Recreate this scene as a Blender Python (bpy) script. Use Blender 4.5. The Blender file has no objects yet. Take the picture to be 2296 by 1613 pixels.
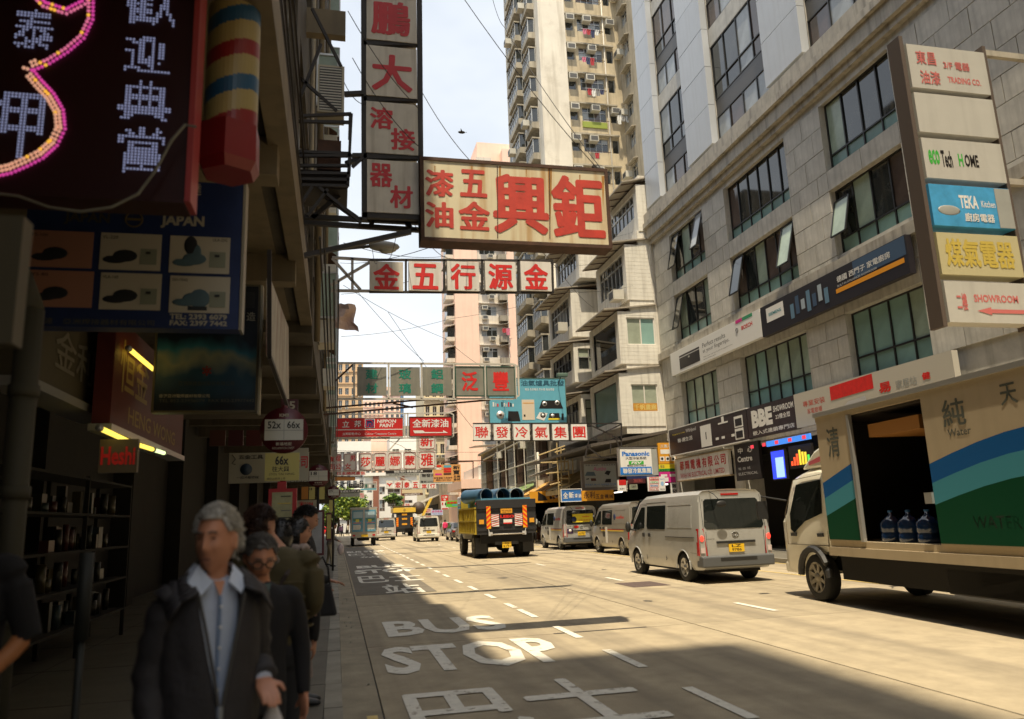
import bpy, bmesh, math, random
from mathutils import Vector, Matrix, noise
from mathutils.bvhtree import BVHTree
random.seed(7)
S = bpy.context.scene
C = S.collection
PI = math.pi

# ---------------------------------------------------------------- camera
CAMH = 1.62
YAW, PIT, ROL, FPX = .229217, .204697, -.038078, 1711.4
_w = Vector((math.sin(YAW) * math.cos(PIT), math.cos(YAW) * math.cos(PIT), math.sin(PIT)))
_r0 = Vector((math.cos(YAW), -math.sin(YAW), 0)); _u0 = _r0.cross(_w)
_r = _r0 * math.cos(ROL) + _u0 * math.sin(ROL); _u = -_r0 * math.sin(ROL) + _u0 * math.cos(ROL)
cd = bpy.data.cameras.new('camera'); cam = bpy.data.objects.new('camera', cd); C.objects.link(cam)
M = Matrix.Identity(4)
for i in range(3):
    M[i][0] = _r[i]; M[i][1] = _u[i]; M[i][2] = -_w[i]
M[2][3] = CAMH
cam.matrix_world = M
cd.sensor_width = 36; cd.lens = FPX / 2296 * 36; cd.clip_start = .05; cd.clip_end = 3000
cd.dof.use_dof = True; cd.dof.focus_distance = 22; cd.dof.aperture_fstop = 1.7
S.camera = cam
S.view_settings.view_transform = 'Standard'; S.view_settings.look = 'None'
S.view_settings.gamma = 1; S.view_settings.use_curve_mapping = False
S.view_settings.exposure = 0.42

# ---------------------------------------------------------------- sky and sun
SUN = Vector((-.10, -.32, 1)).normalized()
W = bpy.data.worlds.new('World'); S.world = W; W.use_nodes = True
nt = W.node_tree; nt.nodes.clear()
sky = nt.nodes.new('ShaderNodeTexSky'); sky.sky_type = 'NISHITA'; sky.sun_disc = False
sky.sun_elevation = math.asin(SUN.z); sky.sun_rotation = math.atan2(SUN.x, SUN.y)
sky.air_density = 1.6; sky.dust_density = 3.5; sky.ozone_density = 1.0
bg = nt.nodes.new('ShaderNodeBackground'); bg.inputs[1].default_value = .125
out = nt.nodes.new('ShaderNodeOutputWorld')
tc = nt.nodes.new('ShaderNodeTexCoord')
mp_ = nt.nodes.new('ShaderNodeMapping'); mp_.inputs['Scale'].default_value = (1.2, 1.2, 2.6)
cl = nt.nodes.new('ShaderNodeTexNoise'); cl.inputs['Scale'].default_value = 1.3; cl.inputs['Detail'].default_value = 5; cl.inputs['Roughness'].default_value = .55
cr = nt.nodes.new('ShaderNodeMapRange'); cr.inputs[1].default_value = .38; cr.inputs[2].default_value = .68; cr.inputs[3].default_value = .55; cr.inputs[4].default_value = .97
mx = nt.nodes.new('ShaderNodeMixRGB'); mx.inputs[2].default_value = (6.5, 6.75, 7.0, 1)
nt.links.new(tc.outputs['Generated'], mp_.inputs[0]); nt.links.new(mp_.outputs[0], cl.inputs[0])
nt.links.new(cl.outputs[0], cr.inputs[0]); nt.links.new(cr.outputs[0], mx.inputs[0])
nt.links.new(sky.outputs[0], mx.inputs[1]); nt.links.new(mx.outputs[0], bg.inputs[0]); nt.links.new(bg.outputs[0], out.inputs[0])
sd = bpy.data.lights.new('sun', 'SUN'); sd.energy = 5.0; sd.angle = math.radians(.6); sd.color = (1, .86, .63)
so = bpy.data.objects.new('sun', sd); C.objects.link(so)
so.rotation_euler = SUN.to_track_quat('Z', 'Y').to_euler()

# ---------------------------------------------------------------- helpers
def ray(x, y):
    return _w * FPX + _r * (x - 1148) - _u * (y - 806.5)
def at(x, y, Y):
    d = ray(x, y); return Vector((0, 0, CAMH)) + d * (Y / d.y)
def atx(x, y, X):
    d = ray(x, y); return Vector((0, 0, CAMH)) + d * (X / d.x)
def gr(x, y, z=0):
    d = ray(x, y); return Vector((0, 0, CAMH)) + d * ((z - CAMH) / d.z)
def crop(ox, oy, s):
    return lambda a, b: ((ox + a * s) * .574, (oy + b * s) * .574)

MATS = {}
def mat(name, rgb, rough=.6, metal=0, var=.0, scale=2.5, bump=0, bscale=30, emit=0, streak=0, scol=(.05, .04, .03), coat=0, spec=.5, rnd=0, sscale=1.0, wear=None, tracks=0):
    if name in MATS: return MATS[name]
    m = bpy.data.materials.new(name); m.use_nodes = True; t = m.node_tree; n = t.nodes; l = t.links
    b = n['Principled BSDF']
    b.inputs['Roughness'].default_value = rough; b.inputs['Metallic'].default_value = metal
    b.inputs['Specular IOR Level'].default_value = spec
    if coat: b.inputs['Coat Weight'].default_value = coat; b.inputs['Coat Roughness'].default_value = .08
    col = (*rgb, 1); b.inputs['Base Color'].default_value = col
    src = None
    if var or streak or bump or rnd:
        c = n.new('ShaderNodeTexCoord')
    if var or rnd:
        r = n.new('ShaderNodeHueSaturation'); r.inputs['Color'].default_value = col
        mr = n.new('ShaderNodeMapRange'); mr.inputs[1].default_value = .25; mr.inputs[2].default_value = .75
        mr.inputs[3].default_value = 1 - var; mr.inputs[4].default_value = 1 + var
        no = n.new('ShaderNodeTexNoise'); no.inputs['Scale'].default_value = scale; no.inputs['Detail'].default_value = 7; no.inputs['Roughness'].default_value = .65
        l.new(c.outputs['Object'], no.inputs[0]); l.new(no.outputs[0], mr.inputs[0])
        if rnd:
            oi = n.new('ShaderNodeObjectInfo'); m2 = n.new('ShaderNodeMapRange'); m2.inputs[3].default_value = 1 - rnd; m2.inputs[4].default_value = 1 + rnd
            l.new(oi.outputs['Random'], m2.inputs[0]); mu = n.new('ShaderNodeMath'); mu.operation = 'MULTIPLY'
            l.new(m2.outputs[0], mu.inputs[0]); l.new(mr.outputs[0], mu.inputs[1]); l.new(mu.outputs[0], r.inputs['Value'])
        else: l.new(mr.outputs[0], r.inputs['Value'])
        src = r.outputs[0]
    if streak:
        mpn = n.new('ShaderNodeMapping'); mpn.inputs['Scale'].default_value = (5 * sscale, 5 * sscale, .35 * sscale)
        l.new(c.outputs['Object'], mpn.inputs[0])
        n2 = n.new('ShaderNodeTexNoise'); n2.inputs['Scale'].default_value = 1; n2.inputs['Detail'].default_value = 5; l.new(mpn.outputs[0], n2.inputs[0])
        m3 = n.new('ShaderNodeMapRange'); m3.inputs[1].default_value = .48; m3.inputs[2].default_value = .75; m3.inputs[3].default_value = 0; m3.inputs[4].default_value = streak
        l.new(n2.outputs[0], m3.inputs[0])
        mi = n.new('ShaderNodeMixRGB'); mi.inputs[1].default_value = col; mi.inputs[2].default_value = (*scol, 1)
        if src: l.new(src, mi.inputs[1])
        l.new(m3.outputs[0], mi.inputs[0]); src = mi.outputs[0]
    if tracks:     # grime drawn out along the driving direction
        mt = n.new('ShaderNodeMapping'); mt.inputs['Scale'].default_value = (1.9, .07, 1); l.new(c.outputs['Object'], mt.inputs[0])
        ge = n.new('ShaderNodeNewGeometry'); l.new(ge.outputs['Position'], mt.inputs[0])
        n5 = n.new('ShaderNodeTexNoise'); n5.inputs['Scale'].default_value = 1; n5.inputs['Detail'].default_value = 6; l.new(mt.outputs[0], n5.inputs[0])
        m5 = n.new('ShaderNodeMapRange'); m5.inputs[1].default_value = .45; m5.inputs[2].default_value = .7; m5.inputs[3].default_value = 0; m5.inputs[4].default_value = tracks; l.new(n5.outputs[0], m5.inputs[0])
        x5 = n.new('ShaderNodeMixRGB'); x5.inputs[1].default_value = col; x5.inputs[2].default_value = (.13, .11, .085, 1)
        if src: l.new(src, x5.inputs[1])
        l.new(m5.outputs[0], x5.inputs[0]); src = x5.outputs[0]
    if wear:      # (amount, colour, scale, threshold): paint gone, stains or painted reflections with a shape of their own
        if not (var or streak or bump or rnd): c = n.new('ShaderNodeTexCoord')
        nw = n.new('ShaderNodeTexNoise'); nw.inputs['Scale'].default_value = wear[2]; nw.inputs['Detail'].default_value = 9; nw.inputs['Roughness'].default_value = .72; l.new(c.outputs['Object'], nw.inputs[0])
        m4 = n.new('ShaderNodeMapRange'); m4.inputs[1].default_value = wear[3]; m4.inputs[2].default_value = wear[3] + .05 + .1 * (wear[2] < 3); m4.inputs[3].default_value = 0; m4.inputs[4].default_value = wear[0]; l.new(nw.outputs[0], m4.inputs[0])
        mw = n.new('ShaderNodeMixRGB'); mw.inputs[1].default_value = col; mw.inputs[2].default_value = (*wear[1], 1)
        if src: l.new(src, mw.inputs[1])
        l.new(m4.outputs[0], mw.inputs[0]); src = mw.outputs[0]
    if src: l.new(src, b.inputs['Base Color'])
    if bump:
        nb = n.new('ShaderNodeTexNoise'); nb.inputs['Scale'].default_value = bscale; nb.inputs['Detail'].default_value = 4
        l.new(c.outputs['Object'], nb.inputs[0]); bu = n.new('ShaderNodeBump'); bu.inputs['Strength'].default_value = bump; bu.inputs['Distance'].default_value = .02
        l.new(nb.outputs[0], bu.inputs['Height']); l.new(bu.outputs[0], b.inputs['Normal'])
    if emit:
        b.inputs['Emission Color'].default_value = col; b.inputs['Emission Strength'].default_value = emit
    MATS[name] = m; return m

ORG = {}
def org(o):
    return ORG.get(o.name, Vector()) if o else Vector()
def tag(o, label=None, cat=None, group=None, kind=None):
    if label: o['label'] = label
    if cat: o['category'] = cat
    if group: o['group'] = group
    if kind: o['kind'] = kind
    return o
def thing(name, label, cat, loc=(0, 0, 0), group=None, kind=None):
    o = bpy.data.objects.new(name, None); o.empty_display_size = .2; C.objects.link(o)
    o.location = loc; ORG[o.name] = Vector(loc)
    return tag(o, label, cat, group, kind)
def put(name, me, parent=None, loc=None):
    o = bpy.data.objects.new(name, me); C.objects.link(o)
    if parent: o.parent = parent
    ORG[o.name] = org(parent).copy()
    if loc is not None:
        o.location = Vector(loc) - org(parent); ORG[o.name] = Vector(loc)
    return o
def kids(o): return [c for c in o.children]
def copy_tree(o, parent=None):
    c = o.copy(); C.objects.link(c); c.parent = parent
    for ch in list(o.children): copy_tree(ch, c)
    return c

class MB:
    def __init__(s): s.v = []; s.f = []; s.m = []; s.k = 0; s.sm = []
    def add(s, vs, fs, sm=False):
        o = len(s.v); s.v += [tuple(v) for v in vs]; s.f += [tuple(i + o for i in f) for f in fs]; s.m += [s.k] * len(fs); s.sm += [sm] * len(fs); return s
    def box(s, x0, y0, z0, x1, y1, z1):
        return s.hexa([(x0, y0, z0), (x1, y0, z0), (x1, y1, z0), (x0, y1, z0), (x0, y0, z1), (x1, y0, z1), (x1, y1, z1), (x0, y1, z1)])
    def hexa(s, p):
        return s.add(p, [(0, 3, 2, 1), (4, 5, 6, 7), (0, 1, 5, 4), (1, 2, 6, 5), (2, 3, 7, 6), (3, 0, 4, 7)])
    def quad(s, a, b, c, d): return s.add([a, b, c, d], [(0, 1, 2, 3)])
    def poly(s, ps): return s.add(ps, [tuple(range(len(ps)))])
    def slab(s, ps, d):          # polygon extruded by vector d
        n = len(ps); d = Vector(d); q = [Vector(p) + d for p in ps]
        return s.add(list(ps) + q, [tuple(range(n))[::-1], tuple(range(n, 2 * n))] + [(i, (i + 1) % n, n + (i + 1) % n, n + i) for i in range(n)])
    def tube(s, pts, r, n=6, caps=True, rs=None):
        pts = [Vector(p) for p in pts]; vs = []; fs = []; N = len(pts)
        for i, p in enumerate(pts):
            t = (pts[min(i + 1, N - 1)] - pts[max(i - 1, 0)])
            if t.length < 1e-9: t = Vector((0, 0, 1))
            t.normalize(); a = Vector((0, 0, 1)) if abs(t.z) < .9 else Vector((0, 1, 0))
            u = t.cross(a).normalized(); w = t.cross(u)
            rr = rs[i] if rs else r
            for k in range(n):
                an = 2 * PI * (k + .5) / n; vs.append(p + (u * math.cos(an) + w * math.sin(an)) * rr)
        for i in range(N - 1):
            for k in range(n): fs.append((i * n + k, i * n + (k + 1) % n, (i + 1) * n + (k + 1) % n, (i + 1) * n + k))
        if caps: fs.append(tuple(range(n))[::-1]); fs.append(tuple(range((N - 1) * n, N * n)))
        return s.add(vs, fs, n > 6)
    def bar(s, p, q, r): return s.tube([p, q], r * 1.3, 4)
    def cyl(s, p, q, r, n=16, r2=None): return s.tube([p, q], r, n, True, [r, r if r2 is None else r2])
    def sphere(s, c, rx, ry=None, rz=None, nu=12, nv=8):
        ry = ry or rx; rz = rz or rx; vs = []; fs = []
        for j in range(nv + 1):
            ph = PI * j / nv
            for i in range(nu):
                th = 2 * PI * i / nu; vs.append((c[0] + rx * math.sin(ph) * math.cos(th), c[1] + ry * math.sin(ph) * math.sin(th), c[2] + rz * math.cos(ph)))
        for j in range(nv):
            for i in range(nu): fs.append((j * nu + i, j * nu + (i + 1) % nu, (j + 1) * nu + (i + 1) % nu, (j + 1) * nu + i))
        return s.add(vs, fs, True)
    def mapbox(s, mp, a0, a1, b0, b1, d0, d1):
        return s.hexa([mp(a0, b0, d0), mp(a1, b0, d0), mp(a1, b0, d1), mp(a0, b0, d1), mp(a0, b1, d0), mp(a1, b1, d0), mp(a1, b1, d1), mp(a0, b1, d1)])
    def mesh(s, name, mats, off=Vector()):
        me = bpy.data.meshes.new(name); me.from_pydata([(v[0] - off.x, v[1] - off.y, v[2] - off.z) for v in s.v], [], s.f)
        for m in (mats if isinstance(mats, (list, tuple)) else [mats]): me.materials.append(m)
        me.polygons.foreach_set('material_index', s.m); me.polygons.foreach_set('use_smooth', s.sm); me.update(); return me
    def build(s, name, mats, parent=None, bevel=0, loc=None):
        off = Vector(loc) if loc is not None else org(parent)
        me = s.mesh(name, mats, off)
        o = put(name, me, parent, loc)
        if bevel:
            b = o.modifiers.new('b', 'BEVEL'); b.width = bevel; b.segments = 2; b.limit_method = 'ANGLE'; b.angle_limit = .6
        return o

_gl = {}
def glyphs(body, bold, sp=1.0):
    k = (body, bold, sp)
    if k not in _gl:
        c = bpy.data.curves.new('t', 'FONT'); c.body = body; c.resolution_u = 2; c.offset = bold; c.space_character = sp; c.space_line = .95; c.align_x = 'CENTER'
        o = bpy.data.objects.new('t', c); me = bpy.data.meshes.new_from_object(o)
        vs = [v.co.copy() for v in me.vertices]; fs = [tuple(p.vertices) for p in me.polygons]
        bpy.data.objects.remove(o); bpy.data.meshes.remove(me); bpy.data.curves.remove(c)
        x = [v.x for v in vs]; y = [v.y for v in vs]
        _gl[k] = (vs, fs, min(x), max(x), min(y), max(y))
    return _gl[k]
def lettering(body, m, parent, c, R, U, w, h, bold=.02, name='lettering', keep=False, shear=0, mb=None):
    """text centred at c, filling w x h in the plane of unit vectors R, U"""
    cjk = any(ord(ch) > 0x2e00 for ch in body); heavy = cjk and bold > .012
    vs, fs, x0, x1, y0, y1 = glyphs(body, 0 if heavy else bold)
    R = Vector(R); U = Vector(U); c = Vector(c); N = R.cross(U)
    if abs(N.z) < .5: c = c - N * .003
    sh = [(0, 0)]
    if heavy:
        k = bold * .75; sh = [(0, 0), (k, 0), (-k, 0), (0, k * .7), (0, -k * .7), (k * .7, k * .5), (-k * .7, k * .5), (k * .7, -k * .5), (-k * .7, -k * .5)]
        x0 -= k; x1 += k; y0 -= k; y1 += k
        if bold < .025: sh = sh[:5]
    sx = w / (x1 - x0); sy = h / (y1 - y0)
    if keep: sx = sy = min(sx, sy)
    b = mb or MB()
    for i, (du, dv) in enumerate(sh):
        b.add([c + N * ((.00045 * i)) + R * ((v.x + du - (x0 + x1) / 2) * sx + shear * (v.y - (y0 + y1) / 2) * sy) + U * ((v.y + dv - (y0 + y1) / 2) * sy) for v in vs], fs)
    if mb: return b
    return b.build(name, m, parent)
RX = (1, 0, 0); UZ = (0, 0, 1)

def mapY(Y):   # wall facing -Y: a = x, b = z, depth goes +Y
    return lambda a, b, d: (a, Y + d, b)
def mapX(X):   # wall on the right of the street facing -X: a = y
    return lambda a, b, d: (X + d, a, b)
def mapXL(X):  # wall on the left facing +X
    return lambda a, b, d: (X - d, a, b)
def gridwall(mb, mp, a0, a1, b0, b1, bays, rows, t, d0=0):
    xs = a0
    for (p, q) in bays + [(a1, a1)]:
        if p > xs: mb.mapbox(mp, xs, p, b0, b1, d0, d0 + t)
        xs = q
    for (p, q) in bays:
        z = b0
        for (u, v) in rows + [(b1, b1)]:
            if u > z: mb.mapbox(mp, p, q, z, u, d0, d0 + t)
            z = v
def rectY(Y, xl, xr, yt, yb):
    xm = (xl + xr) / 2; ym = (yt + yb) / 2
    return at(xl, ym, Y).x, at(xr, ym, Y).x, at(xm, yb, Y).z, at(xm, yt, Y).z
def rectX(X, xl, xr, yt, yb):
    """returns y(left edge), y(right edge), z0, z1 with yt,yb measured at the left edge"""
    return atx(xl, (yt + yb) / 2, X).y, atx(xr, (yt + yb) / 2, X).y, atx(xl, yb, X).z, atx(xl, yt, X).z
# ---------------------------------------------------------------- materials
concrete_road = mat('concrete_road', (.37, .308, .21), .85, var=.24, scale=2.2, tracks=.55, bump=.5, bscale=90, rnd=.09, wear=(.5, (.17, .14, .10), .55, .56))
asphalt = mat('asphalt_patch', (.16, .14, .11), .9, var=.22, scale=1.6, bump=.5, bscale=90, wear=(.6, (.26, .21, .15), 2.2, .58))
gutter_m = mat('gutter_concrete', (.27, .23, .16), .85, var=.4, scale=1.7, bump=.2)
joint_m = mat('joint_tar', (.05, .045, .04), .9)
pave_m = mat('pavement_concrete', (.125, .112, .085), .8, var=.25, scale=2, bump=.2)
kerb_m = mat('kerb_stone', (.24, .22, .175), .8, var=.25, scale=3, rnd=.12)
paint_w = mat('road_paint', (.70, .67, .58), .7, var=.16, scale=9, wear=(.85, (.27, .22, .15), 5, .57))
paint_y = mat('yellow_paint', (.65, .48, .16), .7, var=.2, scale=6)
granite = mat('granite', (.51, .49, .44), .5, var=.2, scale=2.2, streak=.35, scol=(.10, .085, .065), rnd=.07, bump=.05)
granite_dk = mat('granite_band', (.42, .385, .32), .55, var=.25, scale=2, streak=.6, scol=(.07, .06, .05))
cladding = mat('pale_cladding', (.50, .53, .57), .35, var=.05, scale=1.5, streak=.18, scol=(.30, .30, .28), rnd=.04)
mull = mat('black_mullion', (.018, .018, .018), .4)
glass_dk = mat('dark_glass', (.022, .027, .027), .04, spec=1.0, var=.4, scale=.6, wear=(.7, (.10, .10, .085), .9, .56))  # the paler patches paint reflections into the glass colour
glass_bz = mat('bronze_glass', (.09, .065, .055), .06, spec=.8, var=.5, scale=.5)
glass_teal = mat('teal_glass', (.22, .36, .33), .18, var=.15, scale=1, rnd=.25)
glass_curt = mat('curtained_glass', (.30, .38, .31), .2, var=.25, scale=1.2, rnd=.2)
glass_sky = mat('sky_reflection_glass', (.35, .38, .40), .08, var=.3, scale=1)  # pale tone puts the reflected sky into the pane colour
render_w = mat('white_render', (.74, .70, .61), .7, var=.12, scale=1.4, streak=.5, scol=(.26, .22, .17), bump=.08)
tile_w = mat('white_tile_wall', (.78, .75, .67), .5, var=.08, scale=3, streak=.45, scol=(.28, .25, .2))
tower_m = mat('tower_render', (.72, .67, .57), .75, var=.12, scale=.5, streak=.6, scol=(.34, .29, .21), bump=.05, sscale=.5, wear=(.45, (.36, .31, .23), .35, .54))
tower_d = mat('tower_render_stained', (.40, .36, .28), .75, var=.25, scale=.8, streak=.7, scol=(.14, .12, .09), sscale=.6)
pink_m = mat('pink_render', (.88, .62, .49), .7, var=.07, scale=.6, streak=.2, scol=(.45, .28, .22), sscale=.5)
pink_l = mat('pink_white', (.66, .6, .52), .7, var=.1, scale=.8, streak=.3, scol=(.35, .3, .24))
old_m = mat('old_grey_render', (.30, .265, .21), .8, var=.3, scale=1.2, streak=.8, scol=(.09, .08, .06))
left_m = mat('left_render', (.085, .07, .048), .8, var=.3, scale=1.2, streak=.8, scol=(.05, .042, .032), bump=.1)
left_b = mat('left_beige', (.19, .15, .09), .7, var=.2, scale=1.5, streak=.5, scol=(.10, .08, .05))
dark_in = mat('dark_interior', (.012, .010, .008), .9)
shade_dark = mat('shaded_wall', (.014, .012, .009), .85, var=.3, scale=2)  # near-black colour stands in for the shade in arcade and shops
steel_dk = mat('dark_steel', (.022, .017, .014), .6, var=.3, scale=5)
rust = mat('rusty_steel', (.07, .032, .018), .8, var=.5, scale=6)
pipe_w = mat('pale_pipe', (.55, .52, .46), .5, var=.12, scale=3)
alu = mat('aluminium', (.5, .5, .48), .35, .6)
ac_m = mat('ac_casing', (.55, .53, .46), .5, var=.12, scale=4, rnd=.12)
ac_d = mat('ac_grille', (.08, .08, .08), .6)
brickred = mat('brown_cladding', (.26, .10, .06), .6, var=.1, scale=1)
white_m = mat('white_wall', (.75, .72, .66), .6, var=.05, scale=1)
tan_m = mat('tan_render', (.55, .38, .22), .75, var=.12, scale=.6)
cream_m = mat('cream_render', (.66, .58, .40), .75, var=.14, scale=.5, streak=.3, scol=(.4, .33, .2))
green_in = mat('office_curtain', (.32, .36, .28), .8, var=.2, scale=2)

# ---------------------------------------------------------------- ground, road, pavements
b = MB(); b.quad((-400, -120, -.05), (400, -120, -.05), (400, 900, -.05), (-400, 900, -.05)); tag(b.build('ground', joint_m), kind='structure')
road = MB(); road.box(.07, -60, -.045, 13.0, 126, -.016); road = tag(road.build('road', joint_m), kind='structure')
ys = [-60, -40, -20, -5, 5.2, 10.95, 16.25, 21.6, 27.0, 32.2, 37.3, 42.6, 48, 58, 68, 80, 95, 110, 126]
cache = {}
for (x0, x1) in ((.42, 5.12), (5.14, 9.1), (9.12, 13.0)):
    for j in range(len(ys) - 1):
        L = ys[j + 1] - ys[j]; k = (round(x1 - x0, 2), round(L, 2))
        if k not in cache: cache[k] = MB().box(0, 0, -.03, x1 - x0, L - .022, 0).mesh('slab', concrete_road)
        put('road_slab', cache[k], road, (x0, ys[j], random.uniform(-.001, .001)))
MB().box(.07, -60, -.03, .405, 126, .001).build('gutter', gutter_m, road)
MB().box(.47, 18.6, .003, 2.32, 57, .006).build('asphalt_patch', asphalt, road)
MB().box(3.0, 10.9, .003, 4.4, 10.96, .005).build('sign_shadow_strip', joint_m, road)  # dark strip painting the overhead sign's cast shadow on the road
cross = tag(MB().box(-160, 126, -.045, 160, 140, .0).build('cross_street', concrete_road), kind='structure')
pl = MB().box(-14, -60, -.04, -.09, 124, .13); pl = tag(pl.build('pavement', pave_m), kind='structure')
pr = MB().box(13.17, -60, -.04, 40, 124, .13); pr = tag(pr.build('pavement', pave_m), kind='structure')
for nm, x0, root, y0, y1 in (('l', -.085, pl, -4, 76), ('r', 13.01, pr, 4, 60)):
    me = MB().box(0, 0, -.05, .15, .985, .13).mesh('kerb', kerb_m)
    y = y0
    while y < y1:
        put('kerb_stone', me, root, (x0 + random.uniform(-.004, .004), y, random.uniform(-.004, .004))); y += 1.0
for x in (-1.6, -3.2):
    b = MB().box(x, -5, .129, x + .012, 60, .1315)
    b.build('paving_joint', joint_m, pl)
b = MB()
for y in range(-4, 60, 2): b.box(-4.2, y, .129, -.09, y + .012, .1318)
b.build('paving_joint', joint_m, pl)

mk = thing('road_markings', 'painted lane dashes and bus stop lettering on the road', 'road marking', (0, 0, 0), kind='structure')
def dashes(x, lst):
    for (a, c_) in lst:
        MB().box(x - .055, a, .0065, x + .055, c_, .009).build('lane_dash', paint_w, mk)
dl = [(5.9, 7.1), (8.17, 9.35), (10.4, 11.6), (12.8, 14.0), (14.3, 15.1), (16.25, 17.17), (18.33, 19.45), (20.59, 21.8)]
y = 23.0
while y < 58: dl.append((y, y + 1.1)); y += 2.15
dashes(3.22, dl)
dashes(6.9, [(4.8, 6.1), (11.6, 12.9), (18.5, 19.7), (25.9, 27.0), (33, 34.2), (39.5, 40.8), (46, 47.3), (53, 54.3), (60, 61.3), (68, 69.3)])
dashes(10.2, [(66, 67), (74, 75)])
for x in (10.95, 12.86):
    MB().box(x, 8, .0065, x + .07, 58, .009).build('yellow_line', paint_y, mk)
for k, y in enumerate([2.6, 4.9, 6.9]):
    MB().box(.27, y, .002, .36, y + .25, .004).build('yellow_line', paint_y, mk)
def roadtext(t, x0, x1, y0, y1, bold=.03):
    lettering(t, paint_w, mk, ((x0 + x1) / 2, (y0 + y1) / 2, .0085), (1, 0, 0), (0, 1, 0), x1 - x0, y1 - y0, bold, 'road_lettering')
roadtext('BUS', .75, 2.58, 11.7, 13.5, .03); roadtext('STOP', .56, 2.75, 8.85, 10.75, .03); roadtext('巴士', .62, 2.75, 6.1, 7.95, .02)
roadtext('站', 1.15, 2.1, 18.5, 21.4, .02); roadtext('巴士', .65, 2.5, 22.3, 25.4, .02); roadtext('STOP', .62, 2.75, 26.6, 28.7, .045); roadtext('BUS', .77, 2.55, 29.7, 31.5, .045)
roadtext('站', 1.15, 2.1, 38.4, 40.3, .02); roadtext('巴士', .65, 2.6, 41.5, 44.6, .02); roadtext('BUS STOP', .62, 2.8, 46, 48.6, .045)
mh = mat('manhole_iron', (.12, .085, .075), .6, var=.2, scale=8)
stain = mat('oil_stain', (.10, .085, .065), .6, var=.3, scale=5)
for k in range(26):
    x = random.choice((1.3, 2.1, 4.3, 5.9, 8.0, 9.6)) + random.uniform(-.3, .3); y = random.uniform(7, 60); r_ = random.uniform(.04, .16)
    MB().poly([(x + r_ * random.uniform(.6, 1.2) * math.cos(a * PI / 6), y + r_ * random.uniform(1, 2.4) * math.sin(a * PI / 6), .0035) for a in range(12)]).build('oil_spot', stain, road)
for k in range(6):
    x = random.uniform(.8, 9.5); y = random.uniform(6, 40); a_ = random.uniform(0, PI); pts_ = [Vector((x, y, .002))]
    for j in range(9): a_ += random.uniform(-.6, .6); pts_.append(pts_[-1] + Vector((math.cos(a_), math.sin(a_) * 1.6, 0)) * .22)
    MB().tube(pts_, .003, 4).build('crack', joint_m, road)
b = MB()
for k in range(70):
    x = .12 + abs(random.gauss(0, .12)); y = random.uniform(5, 45); r_ = random.uniform(.008, .03); b.hexa([(x, y, .004), (x + r_, y + .01, .004), (x + r_, y + r_ * 1.5, .004), (x, y + r_, .004), (x, y, .012), (x + r_, y, .02), (x + r_, y + r_, .014), (x, y + r_, .01)])
tag(b.build('kerb_litter', mat('litter_pale', (.5, .48, .42), .8)), kind='stuff')
c = thing('manhole_cover', 'rusty rectangular manhole cover set in the road', 'manhole cover', (6.95, 17.3, 0))
b = MB().box(6.5, 16.75, .001, 7.4, 17.95, .007); b.build('plate', mh, c)
b = MB()
for i in range(9): b.box(6.55 + i * .095, 16.8, .007, 6.57 + i * .095, 17.9, .011)
b.build('tread', mh, c)

# ---------------------------------------------------------------- modern office building (right)
XF = 15.5
off = thing('office_building', 'grey granite office building with black framed windows and pale upper cladding', 'building', (XF, 10, 0))
mp = mapX(XF)
bays = [(-6.5, -3.2), (.3, 4.7), (8.0, 12.4), (16.95, 20.25), (22.35, 26.8), (28.8, 32.2)]
rows = [(5.45, 7.5), (9.43, 11.62), (12.3, 14.66)]
b = MB(); gridwall(b, mp, -12, 34.1, 4.0, 15.0, bays, rows, .45, .06)
b.box(XF + .5, 34.0, .13, XF + 14, 34.1, 40); b.box(XF + .6, -12, .13, XF + 14, -11.9, 40); b.box(XF + .5, -12, 39.5, XF + 14, 34.1, 40)
b.build('wall', granite, off)
b = MB(); b.box(XF - .02, -12, 3.95, XF + .1, 34.12, 4.05)
b.box(XF - .16, -12, 8.87, XF + .1, 34.15, 9.22); b.build('ledge', granite_dk, off)
b = MB()
for (z0, z1, p) in ((14.95, 15.2, .12), (15.2, 15.75, .28), (15.75, 16.0, .42), (16.0, 16.5, .34)):
    b.box(XF - p, -12, z0, XF + .3, 34.1 + p * .3, z1)
b.build('cornice', granite_dk, off)
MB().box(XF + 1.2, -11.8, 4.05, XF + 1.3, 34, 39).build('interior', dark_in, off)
b = MB()
for z in (5.2, 8.9, 12.0, 15.3, 18, 21.6, 25): b.box(XF + .7, -11.8, z, XF + 1.2, 34, z + .1)
b.build('floor_slab', dark_in, off)
# stone panels on the piers (proud by 6 cm with open joints)
piers = [(26.8, 28.8, 2), (20.25, 22.35, 2), (32.2, 34.1, 2), (12.4, 16.95, 4), (4.7, 8.0, 3)]
zs = [5.45, 6.15, 6.85, 7.5, 9.43, 10.15, 10.9, 11.62, 12.3, 13.1, 13.9, 14.66]
pm = {}
def panel(y0, y1, z0, z1, m, name, x=XF, p=.06):
    k = (round(y1 - y0, 2), round(z1 - z0, 2), m.name, p)
    if k not in pm: pm[k] = MB().box(0, 0, 0, p, y1 - y0 - .022, z1 - z0 - .022).mesh(name, m)
    put(name, pm[k], off, (x + random.uniform(-.004, .004), y0 + .011, z0 + .011))
n = 0
for (y0, y1, c_) in piers:
    for j in range(len(zs) - 1):
        st = (j % 2) * .5
        cuts = sorted(set([0] + [min(1, (i + st) / c_) for i in range(c_ + 1)] + [1]))
        for i in range(len(cuts) - 1):
            if cuts[i + 1] - cuts[i] > .05: panel(y0 + (y1 - y0) * cuts[i], y0 + (y1 - y0) * cuts[i + 1], zs[j], zs[j + 1], granite, 'stone_panel')
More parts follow.
